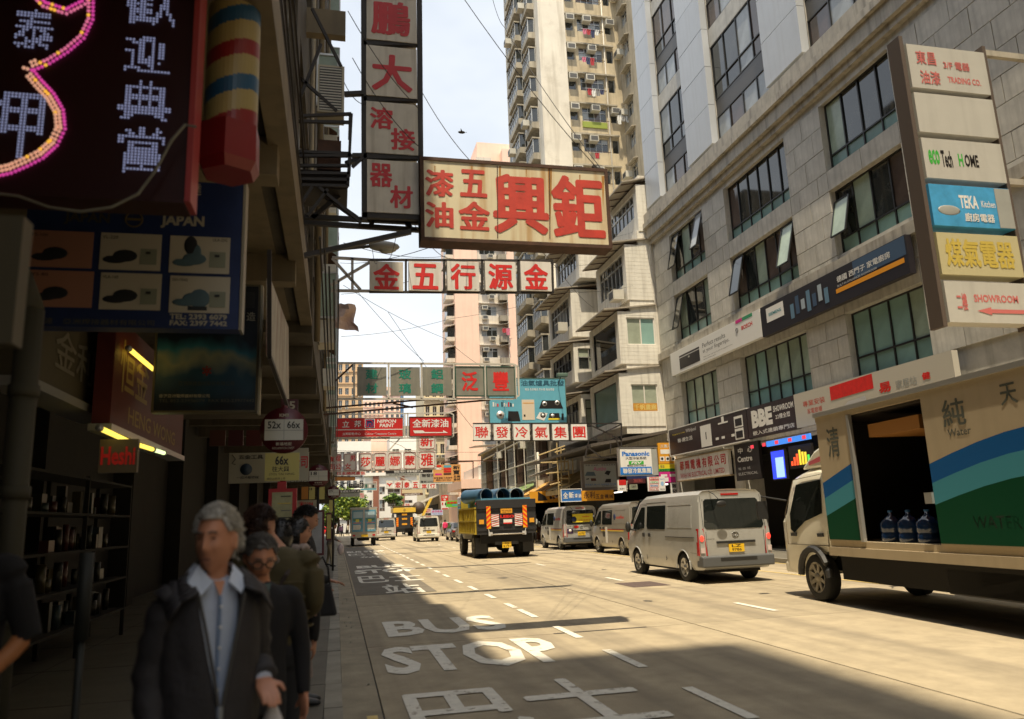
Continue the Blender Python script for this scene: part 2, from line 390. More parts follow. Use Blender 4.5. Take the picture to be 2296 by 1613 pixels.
for (y0, y1) in bays[2:]:
    for (z0, z1) in ((7.5, 8.2), (8.2, 8.87), (11.62, 12.3), (4.1, 4.75), (4.75, 5.45)):
        h = (y0 + y1) / 2
        panel(y0, h, z0, z1, granite, 'stone_panel'); panel(h, y1, z0, z1, granite, 'stone_panel')
# upper cladding columns
b = MB(); up = [(16.95, 20.4), (22.7, 26.9), (29.2, 32.3), (9.5, 14.8), (2, 7)]
uprows = [(16.7, 21.25), (22.1, 26.6), (27.4, 31.9), (32.7, 37.2)]
gridwall(b, mp, -12, 34.1, 16.5, 40, sorted(up), uprows, .4, .10)
b.build('upper_wall', granite, off)
for (y0, y1) in ((32.3, 33.95), (26.9, 29.2), (20.4, 22.7), (14.8, 16.95)):
    z = 16.75
    while z < 30:
        panel(y0, y1, z, z + 1.8, cladding, 'cladding_panel', XF - .22, .3); z += 1.8
# windows
def window(parent, mp, a0, a1, z0, z1, nx, splits, fm, panes, fw=.05, d=.22, name='window', subs=True, th=.07, rnd_open=0):
    b = MB(); b.mapbox(mp, a0, a0 + fw, z0, z1, d, d + th); b.mapbox(mp, a1 - fw, a1, z0, z1, d, d + th)
    b.mapbox(mp, a0 + fw, a1 - fw, z0, z0 + fw, d, d + th); b.mapbox(mp, a0 + fw, a1 - fw, z1 - fw, z1, d, d + th)
    zz = [z0] + splits + [z1]; aa = [a0 + (a1 - a0) * i / nx for i in range(nx + 1)]
    for a in aa[1:-1]: b.mapbox(mp, a - fw / 2, a + fw / 2, z0 + fw, z1 - fw, d - .005, d + th - .008)
    for z in splits: b.mapbox(mp, a0 + fw, a1 - fw, z - fw / 2, z + fw / 2, d - .011, d + th - .014)
    w = b.build(name, fm, parent)
    bb = {}
    for i in range(nx):
        for j in range(len(zz) - 1):
            m = panes(i, j); p = [mp(aa[i], zz[j], d + th * .6), mp(aa[i + 1], zz[j], d + th * .6), mp(aa[i + 1], zz[j + 1], d + th * .6), mp(aa[i], zz[j + 1], d + th * .6)]
            if subs:
                q = MB().quad(*p); c_ = [sum(v[k] for v in p) / 4 for k in range(3)]
                q.build('pane', m, w, loc=c_)
            else: bb.setdefault(m.name, (m, MB()))[1].quad(*p)
    if not subs:
        for m, q in bb.values(): q.build('pane', m, w)
    return w
def pick(*ms): return lambda i, j: random.choice(ms)
for bi, (y0, y1) in enumerate(bays):
    if bi < 2: 
        for (z0, z1) in rows: window(off, mp, y0, y1, z0, z1, 5, [z0 + .5], mull, pick(glass_dk), subs=False)
        continue
    nx = 4 if y1 - y0 < 3.6 else 6
    if bi == 3: nx = 4
    for ri, (z0, z1) in enumerate(rows):
        if ri == 0: f = lambda i, j: glass_teal if j == 0 else random.choice([glass_curt, glass_curt, glass_curt, glass_teal])
        else: f = lambda i, j: glass_teal if j == 0 else random.choice([glass_dk, glass_dk, glass_dk, glass_bz, glass_curt])
        window(off, mp, y0, y1, z0, z1, nx, [z0 + (.55 if ri else .62)], mull, f)
for bi, (y0, y1) in enumerate(up):
    for ri, (z0, z1) in enumerate(uprows[:3]):
        g = [glass_dk, glass_bz, glass_sky] if bi < 3 else [glass_dk]
        nx = 3 if y1 - y0 < 3.6 else 4
        zb = z0 + 1.25
        sp = [z0 + (z1 - z0) * .64] if False else []
        window(off, mp, y0, y1, z0, zb, nx, [], mull, lambda i, j: random.choice(g), subs=bi < 3 and ri < 2, d=.12)
        b = MB().mapbox(mp, y0, y1, zb, zb + .75, .14, .24); b.build('spandrel', mat('spandrel', (.07, .065, .06), .4), off)
        window(off, mp, y0, y1, zb + .75, z1, nx, [zb + .75 + .75], mull, lambda i, j: random.choice(g), subs=bi < 3 and ri < 2, d=.12)
# a few casements standing open
def casement(y0, y1, z0, z1, a, m=glass_sky):
    dy = math.sin(a); b = MB(); o = Vector((XF + .15, y0, z0)); h = z1 - z0
    e = Vector((-math.sin(a) * h * .9, 0, -0)) 
    p = [Vector((XF + .12, y0, z1)), Vector((XF + .12, y1, z1)), Vector((XF + .12, y1, z0)) + e * .35, Vector((XF + .12, y0, z0)) + e * .35]
    f = MB()
    for i in range(4): f.bar(p[i], p[(i + 1) % 4], .025)
    w = f.build('casement', mull, off); MB().quad(*p).build('pane', m, w)
casement(28.95, 29.6, 13.0, 14.6, 1.0); casement(31.5, 32.1, 9.95, 11.5, .9, glass_dk); casement(31.4, 32.1, 12.9, 14.5, .8, glass_dk); casement(22.5, 23.2, 10, 11.5, 1., glass_curt); casement(26, 26.7, 10, 11.5, .9, glass_dk)
casement(19.5, 20.2, 10.0, 11.2, .9, glass_curt)
# ground floor: shopfront columns and dark recess
for y in (33.2, 27.2, 21.2, 14.5, 7, 0): MB().box(XF - .05, y, .13, XF + .75, y + .8, 4.0).build('column', granite, off)
MB().box(XF + 2.2, -11, .13, XF + 2.3, 34, 4.0).build('shopfront', shade_dark, off)
MB().box(XF + .1, -11, 3.6, XF + 2.2, 34, 3.98).build('shop_ceiling', shade_dark, off)

# ---------------------------------------------------------------- AC units / clothes shared meshes
def ac_mesh(face='-y', w=.72, h=.5, d=.55):
    b = MB(); b.box(-w / 2, -d, 0, w / 2, 0, h); b.k = 1; b.box(-w * .4, -d - .012, h * .15, w * .4, -d - .002, h * .85); return b
_acY = ac_mesh().mesh('ac', [ac_m, ac_d]); 
_b = ac_mesh(); _b.v = [(y, -x, z) for (x, y, z) in _b.v]; _acX = _b.mesh('ac', [ac_m, ac_d])
def ac(parent, p, side='y'):
    put('air_conditioner', _acY if side == 'y' else _acX, parent, p)
CL = [mat('cloth_%s' % n_, c_, .9, var=.2, scale=8) for n_, c_ in (('red', (.35, .03, .04)), ('navy', (.03, .04, .10)), ('white', (.6, .6, .58)), ('pink', (.5, .15, .22)), ('grey', (.2, .2, .2)))]
def laundry(parent, p, n, dx, cols=None, h=.75, w=.35):
    MB().bar(Vector(p) + Vector((-.2, 0, 0)), Vector(p) + Vector((n * w + .2, 0, 0)), .015).build('drying_pole', alu, parent)
    for i in range(n):
        x = p[0] + i * w; hh = h * random.uniform(.6, 1.1)
        b = MB(); k = 5
        g = [[(x + w * .92 * u / k + random.uniform(-.01, .01), p[1] + .05 * math.sin(u * 2.1 + v) - .01 * v, p[2] - hh * v / 4) for u in range(k + 1)] for v in range(5)]
        for v in range(4):
            for u in range(k): b.add([g[v][u], g[v][u + 1], g[v + 1][u + 1], g[v + 1][u]], [(0, 1, 2, 3)], True)
        b.build('laundry', (cols or CL)[i % len(cols or CL)], parent)

# ---------------------------------------------------------------- white tiled low-rise A (next to the office building)
A = thing('tenement_building', 'white tiled tenement with stepped projecting bays beside the granite office building', 'building', (XF, 36, 0))
YA = 34.22; YB = 38.6
def tiles(mb, mp, a0, a1, b0, b1, th=.2, tw=.42, d=-.006):
    """thin raised courses"""
    z = b0 + .012
    while z < b1 - .02:
        z2 = min(z + th, b1) - .012; mb.mapbox(mp, a0 + .01, a1 - .01, z, z2, d, .0); z += th
fl = [(13.25, 5.7, 8.3, (13.84, 15.2, 6.4, 7.75)), (13.4, 8.75, 11.4, (13.83, 15.31, 9.72, 11.1)), (14.0, 12.0, 14.9, None), (14.85, 15.65, 18.2, None)]
b = MB(); b.box(XF, YA, 5.0, XF + 9, YB, 18.5); b.box(XF - .5, YA, 18.5, XF + 9, YB, 18.7); b.build('wall', render_w, A)
for q_ in ((13.7, 8.3, 8.75), (14.1, 11.4, 12), (14.75, 14.9, 15.65), (13.5, 5.36, 5.7)): MB().box(q_[0], YA + .03, q_[1], XF, YB, q_[2]).build('apron_wall', tile_w, A)
for i, (x0, z0, z1, wn) in enumerate(fl):
    b = MB()
    # side wall facing the camera with window opening
    if wn:
        gridwall(b, mapY(YA), x0, XF, z0, z1, [(wn[0], wn[1])], [(wn[2], wn[3])], .14)
        window(A, mapY(YA), wn[0], wn[1], wn[2], wn[3], 2, [], white_m, (lambda i_, j_: [green_in, glass_teal][i_]) if i == 1 else pick(green_in), .05, .04, subs=True)
        if i == 0:
            MB().box(wn[0] + .06, YA + .03, wn[2] + .05, wn[1] - .06, YA + .05, wn[2] + .42).build('notice', mat('orange_board', (.6, .28, .03), .6), A)
            lettering('千帆畫廊', mat('gold_text', (.75, .6, .2), .6), A, ((wn[0] + wn[1]) / 2, YA + .024, wn[2] + .23), RX, UZ, 1.15, .28, .02)
    else: b.box(x0, YA, z0, XF, YA + .14, z1)
    # street side
    sw = (YA + .45, YB - .5, z0 + .35 if i < 2 else z0 + .9, z1 - .35)
    gridwall(b, mapX(x0), YA + .14, YB, z0, z1, [(sw[0], sw[1])], [(sw[2], sw[3])], .14)
    b.box(x0 + .15, YA + .15, z0, XF, YB - .01, z0 + .12); b.box(x0 + .15, YA + .15, z1 - .12, XF, YB - .01, z1); b.box(x0 + .15, YB - .14, z0 + .12, XF, YB - .01, z1 - .12)
    b.build('bay', tile_w, A)
    t = MB(); 
    if wn:
        tiles(t, mapY(YA), x0, wn[0] - .08, z0, z1); tiles(t, mapY(YA), wn[1] + .08, XF, z0, z1); tiles(t, mapY(YA), wn[0] - .08, wn[1] + .08, z0, wn[2] - .1); tiles(t, mapY(YA), wn[0] - .08, wn[1] + .08, wn[3] + .1, z1)
    else: tiles(t, mapY(YA), x0, XF, z0, z1)
    t.build('tile_course', tile_w, A)
    window(A, mapX(x0), sw[0], sw[1], sw[2], sw[3], 1 if i < 2 else 6, [] if i < 2 else [sw[3] - .5], mull if i < 2 else alu, pick(glass_teal if i == 0 else glass_dk, glass_dk), .06, .05, subs=True)
    MB().box(x0 + .3, YA + .3, z0 + .2, XF - .1, YB - .3, z0 + .3).build('room', dark_in, A)
    # sloping eave over the bay
    e = MB(); e.slab([(x0 - .75, YA - .1, z1 + .02), (XF - .05, YA - .1, z1 + .34), (XF - .05, YB + .1, z1 + .34), (x0 - .75, YB + .1, z1 + .02)], (0, 0, .07))
    e.build('eave', mat('eave_slab', (.36, .32, .26), .8, var=.2, scale=3), A)
    e = MB()
    for k in range(5): e.bar((x0 - .7, YA + .2 + k, z1 + .0), (XF, YA + .2 + k, z1 + .28), .02)
    e.build('eave_rib', rust, A)
ac(A, (13.9, YA + .6, 12.1), 'x'); 
b = MB()
b.tube([(15.6, YA - .06, 18), (15.55, YA - .06, 9.0), (15.62, YA - .06, 8.2), (15.62, YA - .06, 5.0)], .05, 8)
b.tube([(15.4, YA - .05, 15.5), (15.4, YA - .05, 11.7), (14.0, YA - .05, 11.55)], .03, 6); b.tube([(15.9, YA - .05, 8), (15.9, YA - .05, .2)], .05, 8)
b.build('drain_pipe', pipe_w, A)
b = MB(); 
for k in range(7): b.bar((13.9, YA + .6 + k * .35, 16.2), (13.5, YA + .6 + k * .35, 16.9), .015)
b.bar((13.5, YA + .5, 16.9), (13.5, YA + 2.9, 16.9), .02); b.bar((13.7, YA + .5, 16.5), (13.7, YA + 2.9, 16.5), .02); b.build('rack', alu, A)
# shop canopy slab at first floor + underside beams
e = MB(); e.slab([(11.6, YA - .1, 4.75), (XF, YA - .1, 5.35), (XF, YB + 8, 5.35), (11.6, YB + 8, 4.75)], (0, 0, .14)); e.build('shop_canopy', mat('canopy_metal', (.10, .085, .07), .7, var=.3), A)
MB().box(XF + 1.0, YA + .1, .13, XF + 1.1, YB + 9, 5.0).build('shop_interior', shade_dark, A)

# ---------------------------------------------------------------- white low-rise B
Bd = thing('tenement_building', 'narrow white tenement behind the stepped one, with dark casement bays under sloping eaves', 'building', (XF, 42, 0))
YC = 51.5
MB().box(XF, YB + .02, 5.0, XF + 9, YC, 17.6).build('wall', render_w, Bd)
for i, (x0, z0, z1, y0) in enumerate([(12.9, 5.6, 8.1, 39.2), (12.7, 8.8, 11.0, 39.4), (12.9, 11.5, 14.3, 40.0), (13.3, 14.8, 17.2, 39.4)]):
    y1 = y0 + 4.6
    b = MB()
    if i in (0, 1): gridwall(b, mapY(y0), x0, XF, z0, z1, [(x0 + .25, x0 + 1.5)], [(z0 + .7, z1 - .3)], .14); window(Bd, mapY(y0), x0 + .25, x0 + 1.5, z0 + .7, z1 - .3, 2, [z1 - .8], alu if i else mull, pick(green_in, glass_dk), .05, .04)
    else: b.box(x0, y0, z0, XF, y0 + .14, z1)
    gridwall(b, mapX(x0), y0 + .14, y1, z0, z1, [(y0 + .5, y1 - .4)], [(z0 + .75, z1 - .3)], .14)
    b.box(x0 + .15, y0 + .15, z0, XF, y1, z0 + .12); b.box(x0 + .15, y0 + .15, z1 - .12, XF, y1, z1)
    b.box(x0 + .15, y1 - .1, z0 + .12, XF, y1, z1 - .12)
    b.build('bay', tile_w, Bd)
    t = MB(); 
    if i > 1: tiles(t, mapY(y0), x0, XF, z0, z1); t.build('tile_course', tile_w, Bd)
    window(Bd, mapX(x0), y0 + .5, y1 - .4, z0 + .75, z1 - .3, 6, [z1 - .8], alu if i > 1 else mull, pick(glass_dk, glass_sky, glass_dk), .05, .05)
    MB().box(x0 + .4, y0 + .4, z0 + .3, XF - .1, y1 - .3, z0 + .4).build('room', dark_in, Bd)
    e = MB(); e.slab([(x0 - .9, y0 - .1, z1 - .05), (XF - .05, y0 - .1, z1 + .4), (XF - .05, y1 + .1, z1 + .4), (x0 - .9, y1 + .1, z1 - .05)], (0, 0, .06)); e.build('eave', MATS['eave_slab'], Bd)
    e = MB()
    for k in range(6): e.bar((x0 - .85, y0 + .1 + k * .9, z1 - .07), (XF, y0 + .1 + k * .9, z1 + .36), .02)
    e.build('eave_rib', rust, Bd)
ac(Bd, (12.7, 40.6, 11.9), 'x')

# ---------------------------------------------------------------- tall tower
T = thing('residential_tower', 'tall weathered beige residential tower with bay windows, laundry and a blank white pier', 'building', (XF, 56, 0))
Y0 = 52.6; FH = 2.68; ZT = 56; ZB = 7.5
nf = int((ZT - ZB) / FH)
def zf(i): return ZB + i * FH
b = MB(); b.box(XF, Y0, ZB, 17.75, Y0 + 1.0, ZT); b.box(XF + .0, Y0 + 1.0, ZB, XF + .35, Y0 + 1.2, ZT)
b.build('blank_pier', tower_m, T)
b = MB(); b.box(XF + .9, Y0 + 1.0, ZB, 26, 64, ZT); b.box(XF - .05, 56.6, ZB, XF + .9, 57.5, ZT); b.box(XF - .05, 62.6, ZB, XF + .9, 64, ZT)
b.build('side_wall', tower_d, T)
# recessed window wall between pier and wing
b = MB(); gridwall(b, mapY(Y0 + .5), 17.75, 22.5, ZB, ZT, [(17.95, 18.6), (18.95, 21.0), (21.35, 21.9)], [(zf(i) + .95, zf(i) + 2.15) for i in range(nf)], .3)
b.build('front_wall', mat('tower_beige', (.52, .44, .30), .75, var=.2, scale=.9, streak=.6, scol=(.2, .16, .1), sscale=.6), T)
MB().box(17.8, Y0 + .95, ZB, 22.4, Y0 + .99, ZT).build('interior', dark_in, T)
for i in range(nf): MB().box(17.75, Y0 + .2, zf(i) + 2.3, 21.9, Y0 + .499, zf(i) + 2.42).build('ledge', tower_d, T)
for i in range(3, nf):
    z = zf(i)
    if z > 46: break
    f = mapY(Y0 + .5)
    window(T, f, 17.95, 18.6, z + .95, z + 2.15, 1, [z + 1.75], alu, pick(glass_dk), .04, .12, subs=False)
    window(T, f, 18.95, 21.0, z + .95, z + 2.15, 4, [z + 1.75], alu, pick(glass_dk, glass_dk, glass_sky, glass_bz), .045, .12, subs=False)
    window(T, f, 21.35, 21.9, z + .95, z + 2.15, 1, [], alu, pick(glass_dk), .04, .12, subs=False)
    ac(T, (18.25, Y0 + .62, z + 1.7)); ac(T, (20.0 + (i % 2) * .3 - .3, Y0 + .62, z + 1.7))
    if i % 3 == 0: ac(T, (21.7, Y0 + .62, z + 1.6))
    bb = MB(); bb.bar((18.95, Y0 - .1, z + .7), (20.95, Y0 - .1, z + .7), .015); bb.bar((18.95, Y0 - .1, z + .7), (18.95, Y0 + .5, z + .95), .012); bb.bar((20.95, Y0 - .1, z + .7), (20.95, Y0 + .5, z + .95), .012)
    bb.build('drying_rack', rust, T)
laundry(T, (19.0, Y0 - .1, zf(11) + .9), 3, 1, [CL[3], CL[1], CL[0]]); laundry(T, (19.3, Y0 - .1, zf(10) + .8), 4, 1, [CL[0], CL[2], CL[4], CL[1]]); laundry(T, (19.6, Y0 - .1, zf(8) + .6), 1, 1, [CL[0]], .5)
laundry(T, (19.2, Y0 - .1, zf(12) + .8), 4, 1, [CL[3], CL[0], CL[1], CL[2]])
laundry(T, (21.6, Y0 - .3, zf(9) + 1.2), 3, 1, [CL[2], CL[4], CL[2]])
MB().box(18.9, Y0 + .42, zf(9) + .35, 21.0, Y0 + .49, zf(9) + .85).build('green_panel', mat('green_film', (.28, .34, .05), .5), T)
MB().tube([(21.15, Y0 + .4, ZB), (21.15, Y0 + .4, ZT)], .06, 8).build('soil_pipe', pipe_w, T)
# right wing with side wall facing the street
b = MB(); gridwall(b, mapX(22.5), 50.2, 54, ZB, ZT, [(51.1, 52.2)], [(zf(i) + .9, zf(i) + 2.15) for i in range(nf)], .3); b.box(22.5, 50.0, ZB, 27, 50.2, ZT)
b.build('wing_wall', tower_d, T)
MB().box(22.9, 50.3, ZB, 23, 53.9, ZT).build('interior', dark_in, T)
for i in range(3, nf):
    z = zf(i)
    if z > 46: break
    window(T, mapX(22.5), 51.1, 52.2, z + .9, z + 2.15, 2, [z + 1.75], alu, pick(glass_dk, glass_sky), .05, .1, subs=False)
    MB().slab([(22.1, 50.9, z + 2.22), (22.5, 50.9, z + 2.32), (22.5, 52.4, z + 2.32), (22.1, 52.4, z + 2.22)], (0, 0, .06)).build('hood', tower_d, T)
    if i % 2: ac(T, (22.5, 52.6, z + 1.3), 'x')
# bay windows on the street side, two columns
bays_t = [(53.6, 56.4), (57.9, 61.9)]
for ci, (y0, y1) in enumerate(bays_t):
    for i in range(nf):
        b = MB(); w = MB(); g = MB(); z = zf(i); x0 = XF - .55 
        b.hexa([(x0, y0 + .3, z + .45), (XF + .9, y0, z + .2), (XF + .9, y1, z + .2), (x0, y1 - .3, z + .45), (x0, y0 + .3, z + .95), (XF + .9, y0, z + .95), (XF + .9, y1, z + .95), (x0, y1 - .3, z + .95)])
        b.box(x0 - .08, y0 + .2, z + 2.15, XF + .9, y1 - .2, z + 2.27)
        g.hexa([(x0 + .04, y0 + .34, z + .95), (XF + .88, y0 + .06, z + .95), (XF + .88, y1 - .06, z + .95), (x0 + .04, y1 - .34, z + .95), (x0 + .04, y0 + .34, z + 2.15), (XF + .88, y0 + .06, z + 2.15), (XF + .88, y1 - .06, z + 2.15), (x0 + .04, y1 - .34, z + 2.15)])
        for k in range(6):
            yy = y0 + .32 + (y1 - y0 - .64) * k / 5; w.box(x0, yy - .03, z + .95, x0 + .05, yy + .03, z + 2.15)
        for k in range(4):
            t_ = k / 3; w.box(x0 + 1.45 * t_ - .02, y0 + .28 - .28 * t_, z + .95, x0 + 1.45 * t_ + .04, y0 + .34 - .28 * t_, z + 2.15)
        w.box(x0 - .01, y0 + .3, z + 1.7, x0 + .03, y1 - .3, z + 1.75)
        if i % 4 == 1: ac(T, (x0, (y0 + y1) / 2, z + 1.0), 'x')
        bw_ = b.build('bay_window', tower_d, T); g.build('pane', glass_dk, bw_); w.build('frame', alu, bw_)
# grey podium of the tower with barred windows and verandah
P = thing('old_tenement', 'low grimy tenement with barred verandah windows at the foot of the beige tower', 'building', (14, 55, 0))
XP = 13.4
b = MB(); gridwall(b, mapX(XP), 47.5, 72, 3.4, 7.6, [(48.1 + k * 3, 50.6 + k * 3) for k in range(8)], [(4.2, 6.9)], .3); b.box(XP, 47.3, 3.4, 17, 47.5, 7.6); b.box(XP - .3, 47.2, 7.5, 17, 72, 7.7)
b.box(XP + .1, 72, .13, 20, 72.3, 7.5)
b.build('wall', old_m, P); MB().box(XP + .8, 47.6, .2, XP + .9, 71.8, 7.4).build('interior', dark_in, P)
for k in range(8):
    g = MB(); y0 = 48.1 + k * 3
    for j in range(11): g.bar((XP - .12, y0 + .05 + j * .24, 4.1), (XP - .12, y0 + .05 + j * .24, 6.9), .015)
    for z in (4.1, 4.9, 5.8, 6.9): g.bar((XP - .12, y0, z), (XP - .12, y0 + 2.5, z), .02)
    g.build('window_bars', alu if k % 2 else rust, P)
MB().tube([(XP - .2, 49, 7.2), (XP - .15, 70, 7.0)], .07, 8).build('drain_pipe', pipe_w, P)
MB().tube([(XP - .2, 50, 5.9), (XP - .2, 50, 3.2)], .09, 8).build('drain_pipe', pipe_w, P)
for k_ in range(5): ac(P, (XP - .05, 49.5 + k_ * 4.2, 3.5 + (k_ % 2) * 3.0), 'x')
for z_ in (3.3, 5.2, 7.3): MB().tube([(XP - .9, 47.3, z_), (XP - .9, 62, z_)], .04, 6).build('scaffold_pole', pipe_w, P)
for y_ in (48, 51, 54, 57, 60): MB().tube([(XP - .9, y_, 3.0), (XP - .9, y_, 8.2)], .04, 6).build('scaffold_pole', pipe_w, P)
MB().slab([(XP - 1.6, 44.5, 4.05), (XP + .4, 44.5, 4.7), (XP + .4, 47.2, 4.7), (XP - 1.6, 47.2, 4.05)], (0, 0, .12)).build('awning_slab', granite_dk, P)

# ---------------------------------------------------------------- pink tower
K = thing('residential_tower', 'pink rendered residential tower with a central column of windows, air conditioners and laundry', 'building', (18, 91, 0))
YP = 91; ZK = at(1070, 366, 91).z
def px(x): return at(x, 700, YP).x
xa, xb, xc, xd, xe = px(1010), px(1073), px(1116), px(1141), px(1168)
b = MB(); b.box(xa + .6, YP, 0, xb, YP + 12, ZK); b.box(xc + 1.2, YP - .6, 0, xe + 3, YP + 12, ZK + 2)
b.build('wall', pink_m, K)
fh = 2.7
rk = [(4.2 + fh * i + .9, 4.2 + fh * i + 2.1) for i in range(17)]
b = MB(); gridwall(b, mapY(YP + .25), xb, xc + 1.2, 0, ZK - 1.5, [(xb + .35, xc - .1)], rk, .3); b.build('front_wall', pink_l, K)
MB().box(xb, YP + .7, 0, xc + 1.2, YP + .75, ZK - 1.5).build('interior', dark_in, K)
for i, (z0, z1) in enumerate(rk):
    if z1 > ZK - 2: break
    window(K, mapY(YP + .25), xb + .35, xc - .1, z0, z1, 3, [z1 - .35], alu, pick(glass_dk, glass_dk, glass_sky), .06, .08, subs=False)
    MB().box(xb, YP - .15, z1 + .3, xc + .1, YP + .249, z1 + .42).build('ledge', pink_l, K)
    ac(K, (xb + .8 + (i % 2) * .9, YP + .2, z0 - .6)); ac(K, (xb + .8, YP + .25, z1 - .5))
    c_ = MB(); c_.box(xc + .1, YP - .8, z0 - .9, xc + 1.15, YP + .2, z0 - .2); c_.slab([(xc, YP - 1.1, z1), (xc + 1.19, YP - 1.1, z1 + .2), (xc + 1.19, YP + .2, z1 + .4), (xc, YP + .2, z1 + .2)], (0, 0, .06)); c_.build('balcony', old_m, K)
    # slot windows on the right strip
    MB().box(xd + .9, YP - .62, z0 - .2, xe - .3, YP - .59, z1 + .3).build('window', glass_dk, K)
    # bays on the left return
    s_ = MB(); s_.box(xa - .45, YP + .8, z0 - .5, xa + .6, YP + 3.2, z0); s_.slab([(xa - .6, YP + .4, z1 + .0), (xa + .6, YP + .4, z1 + .3), (xa + .6, YP + 3.4, z1 + .3), (xa - .6, YP + 3.4, z1)], (0, 0, .08)); s_.build('side_bay', pink_l, K)
    MB().box(xa - .3, YP + .9, z0, xa + .6, YP + 3.1, z1).build('bay_window', glass_dk, K)
laundry(K, (xb + .4, YP - .4, rk[10][0] + .3), 5, 1, [CL[4], CL[2], CL[2], CL[4], CL[1]]); laundry(K, (xc + .3, YP - 1.0, rk[7][0] + .8), 2, 1, [CL[0], CL[3]], .9, .5)
MB().box(xb + .6, YP + 1, ZK - 1.5, xe + 3, YP + 9, at(1110, 322, 92).z).build('roof_block', pink_m, K)
MB().tube([(xc + 1.15, YP - .7, 4), (xc + 1.15, YP - .7, ZK)], .06).build('drain_pipe', pipe_w, K)
# the podium house with balcony and pink band in front
Q = thing('corner_house', 'low house with white balcony and pink fascia in front of the pink tower', 'building', (12, 78, 0))
x0, x1, z0, z1 = rectY(78, 1034, 1152, 1074, 1092)
b = MB(); b.box(x0, 78, z0 - .1, x1 + 4, 88, z1); b.build('fascia', pink_m, Q)
xx0, xx1, zz0, zz1 = rectY(78.6, 1072, 1150, 1043, 1060)
b = MB(); b.box(xx0, 78.4, z1 + .01, xx1 + 4, 78.6, zz1 - .1); b.box(xx0, 78.6, z1 + .01, xx0 + .2, 88, zz1 - .1); b.box(xx0 - .05, 78.35, zz1 - .1, xx1 + 4, 78.65, zz1); b.build('balcony_wall', white_m, Q)
b = MB()
for k in range(26): b.bar((xx0 + k * .15, 78.5, zz1), (xx0 + k * .15, 78.5, zz1 + 1.1), .012)
b.bar((xx0, 78.5, zz1 + 1.1), (xx0 + 3.9, 78.5, zz1 + 1.1), .025); b.build('railing', rust, Q)
MB().box(x0 + .3, 79, .13, x1 + 4, 80, z0).build('shop', shade_dark, Q)
MB().slab([(xx0 - .3, 78, zz1 + 1.9), (xx1 + 3, 78, zz1 + 2.3), (xx1 + 3, 82, zz1 + 2.5), (xx0 - .3, 82, zz1 + 2.1)], (0, 0, .1)).build('roof_sheet', old_m, Q)
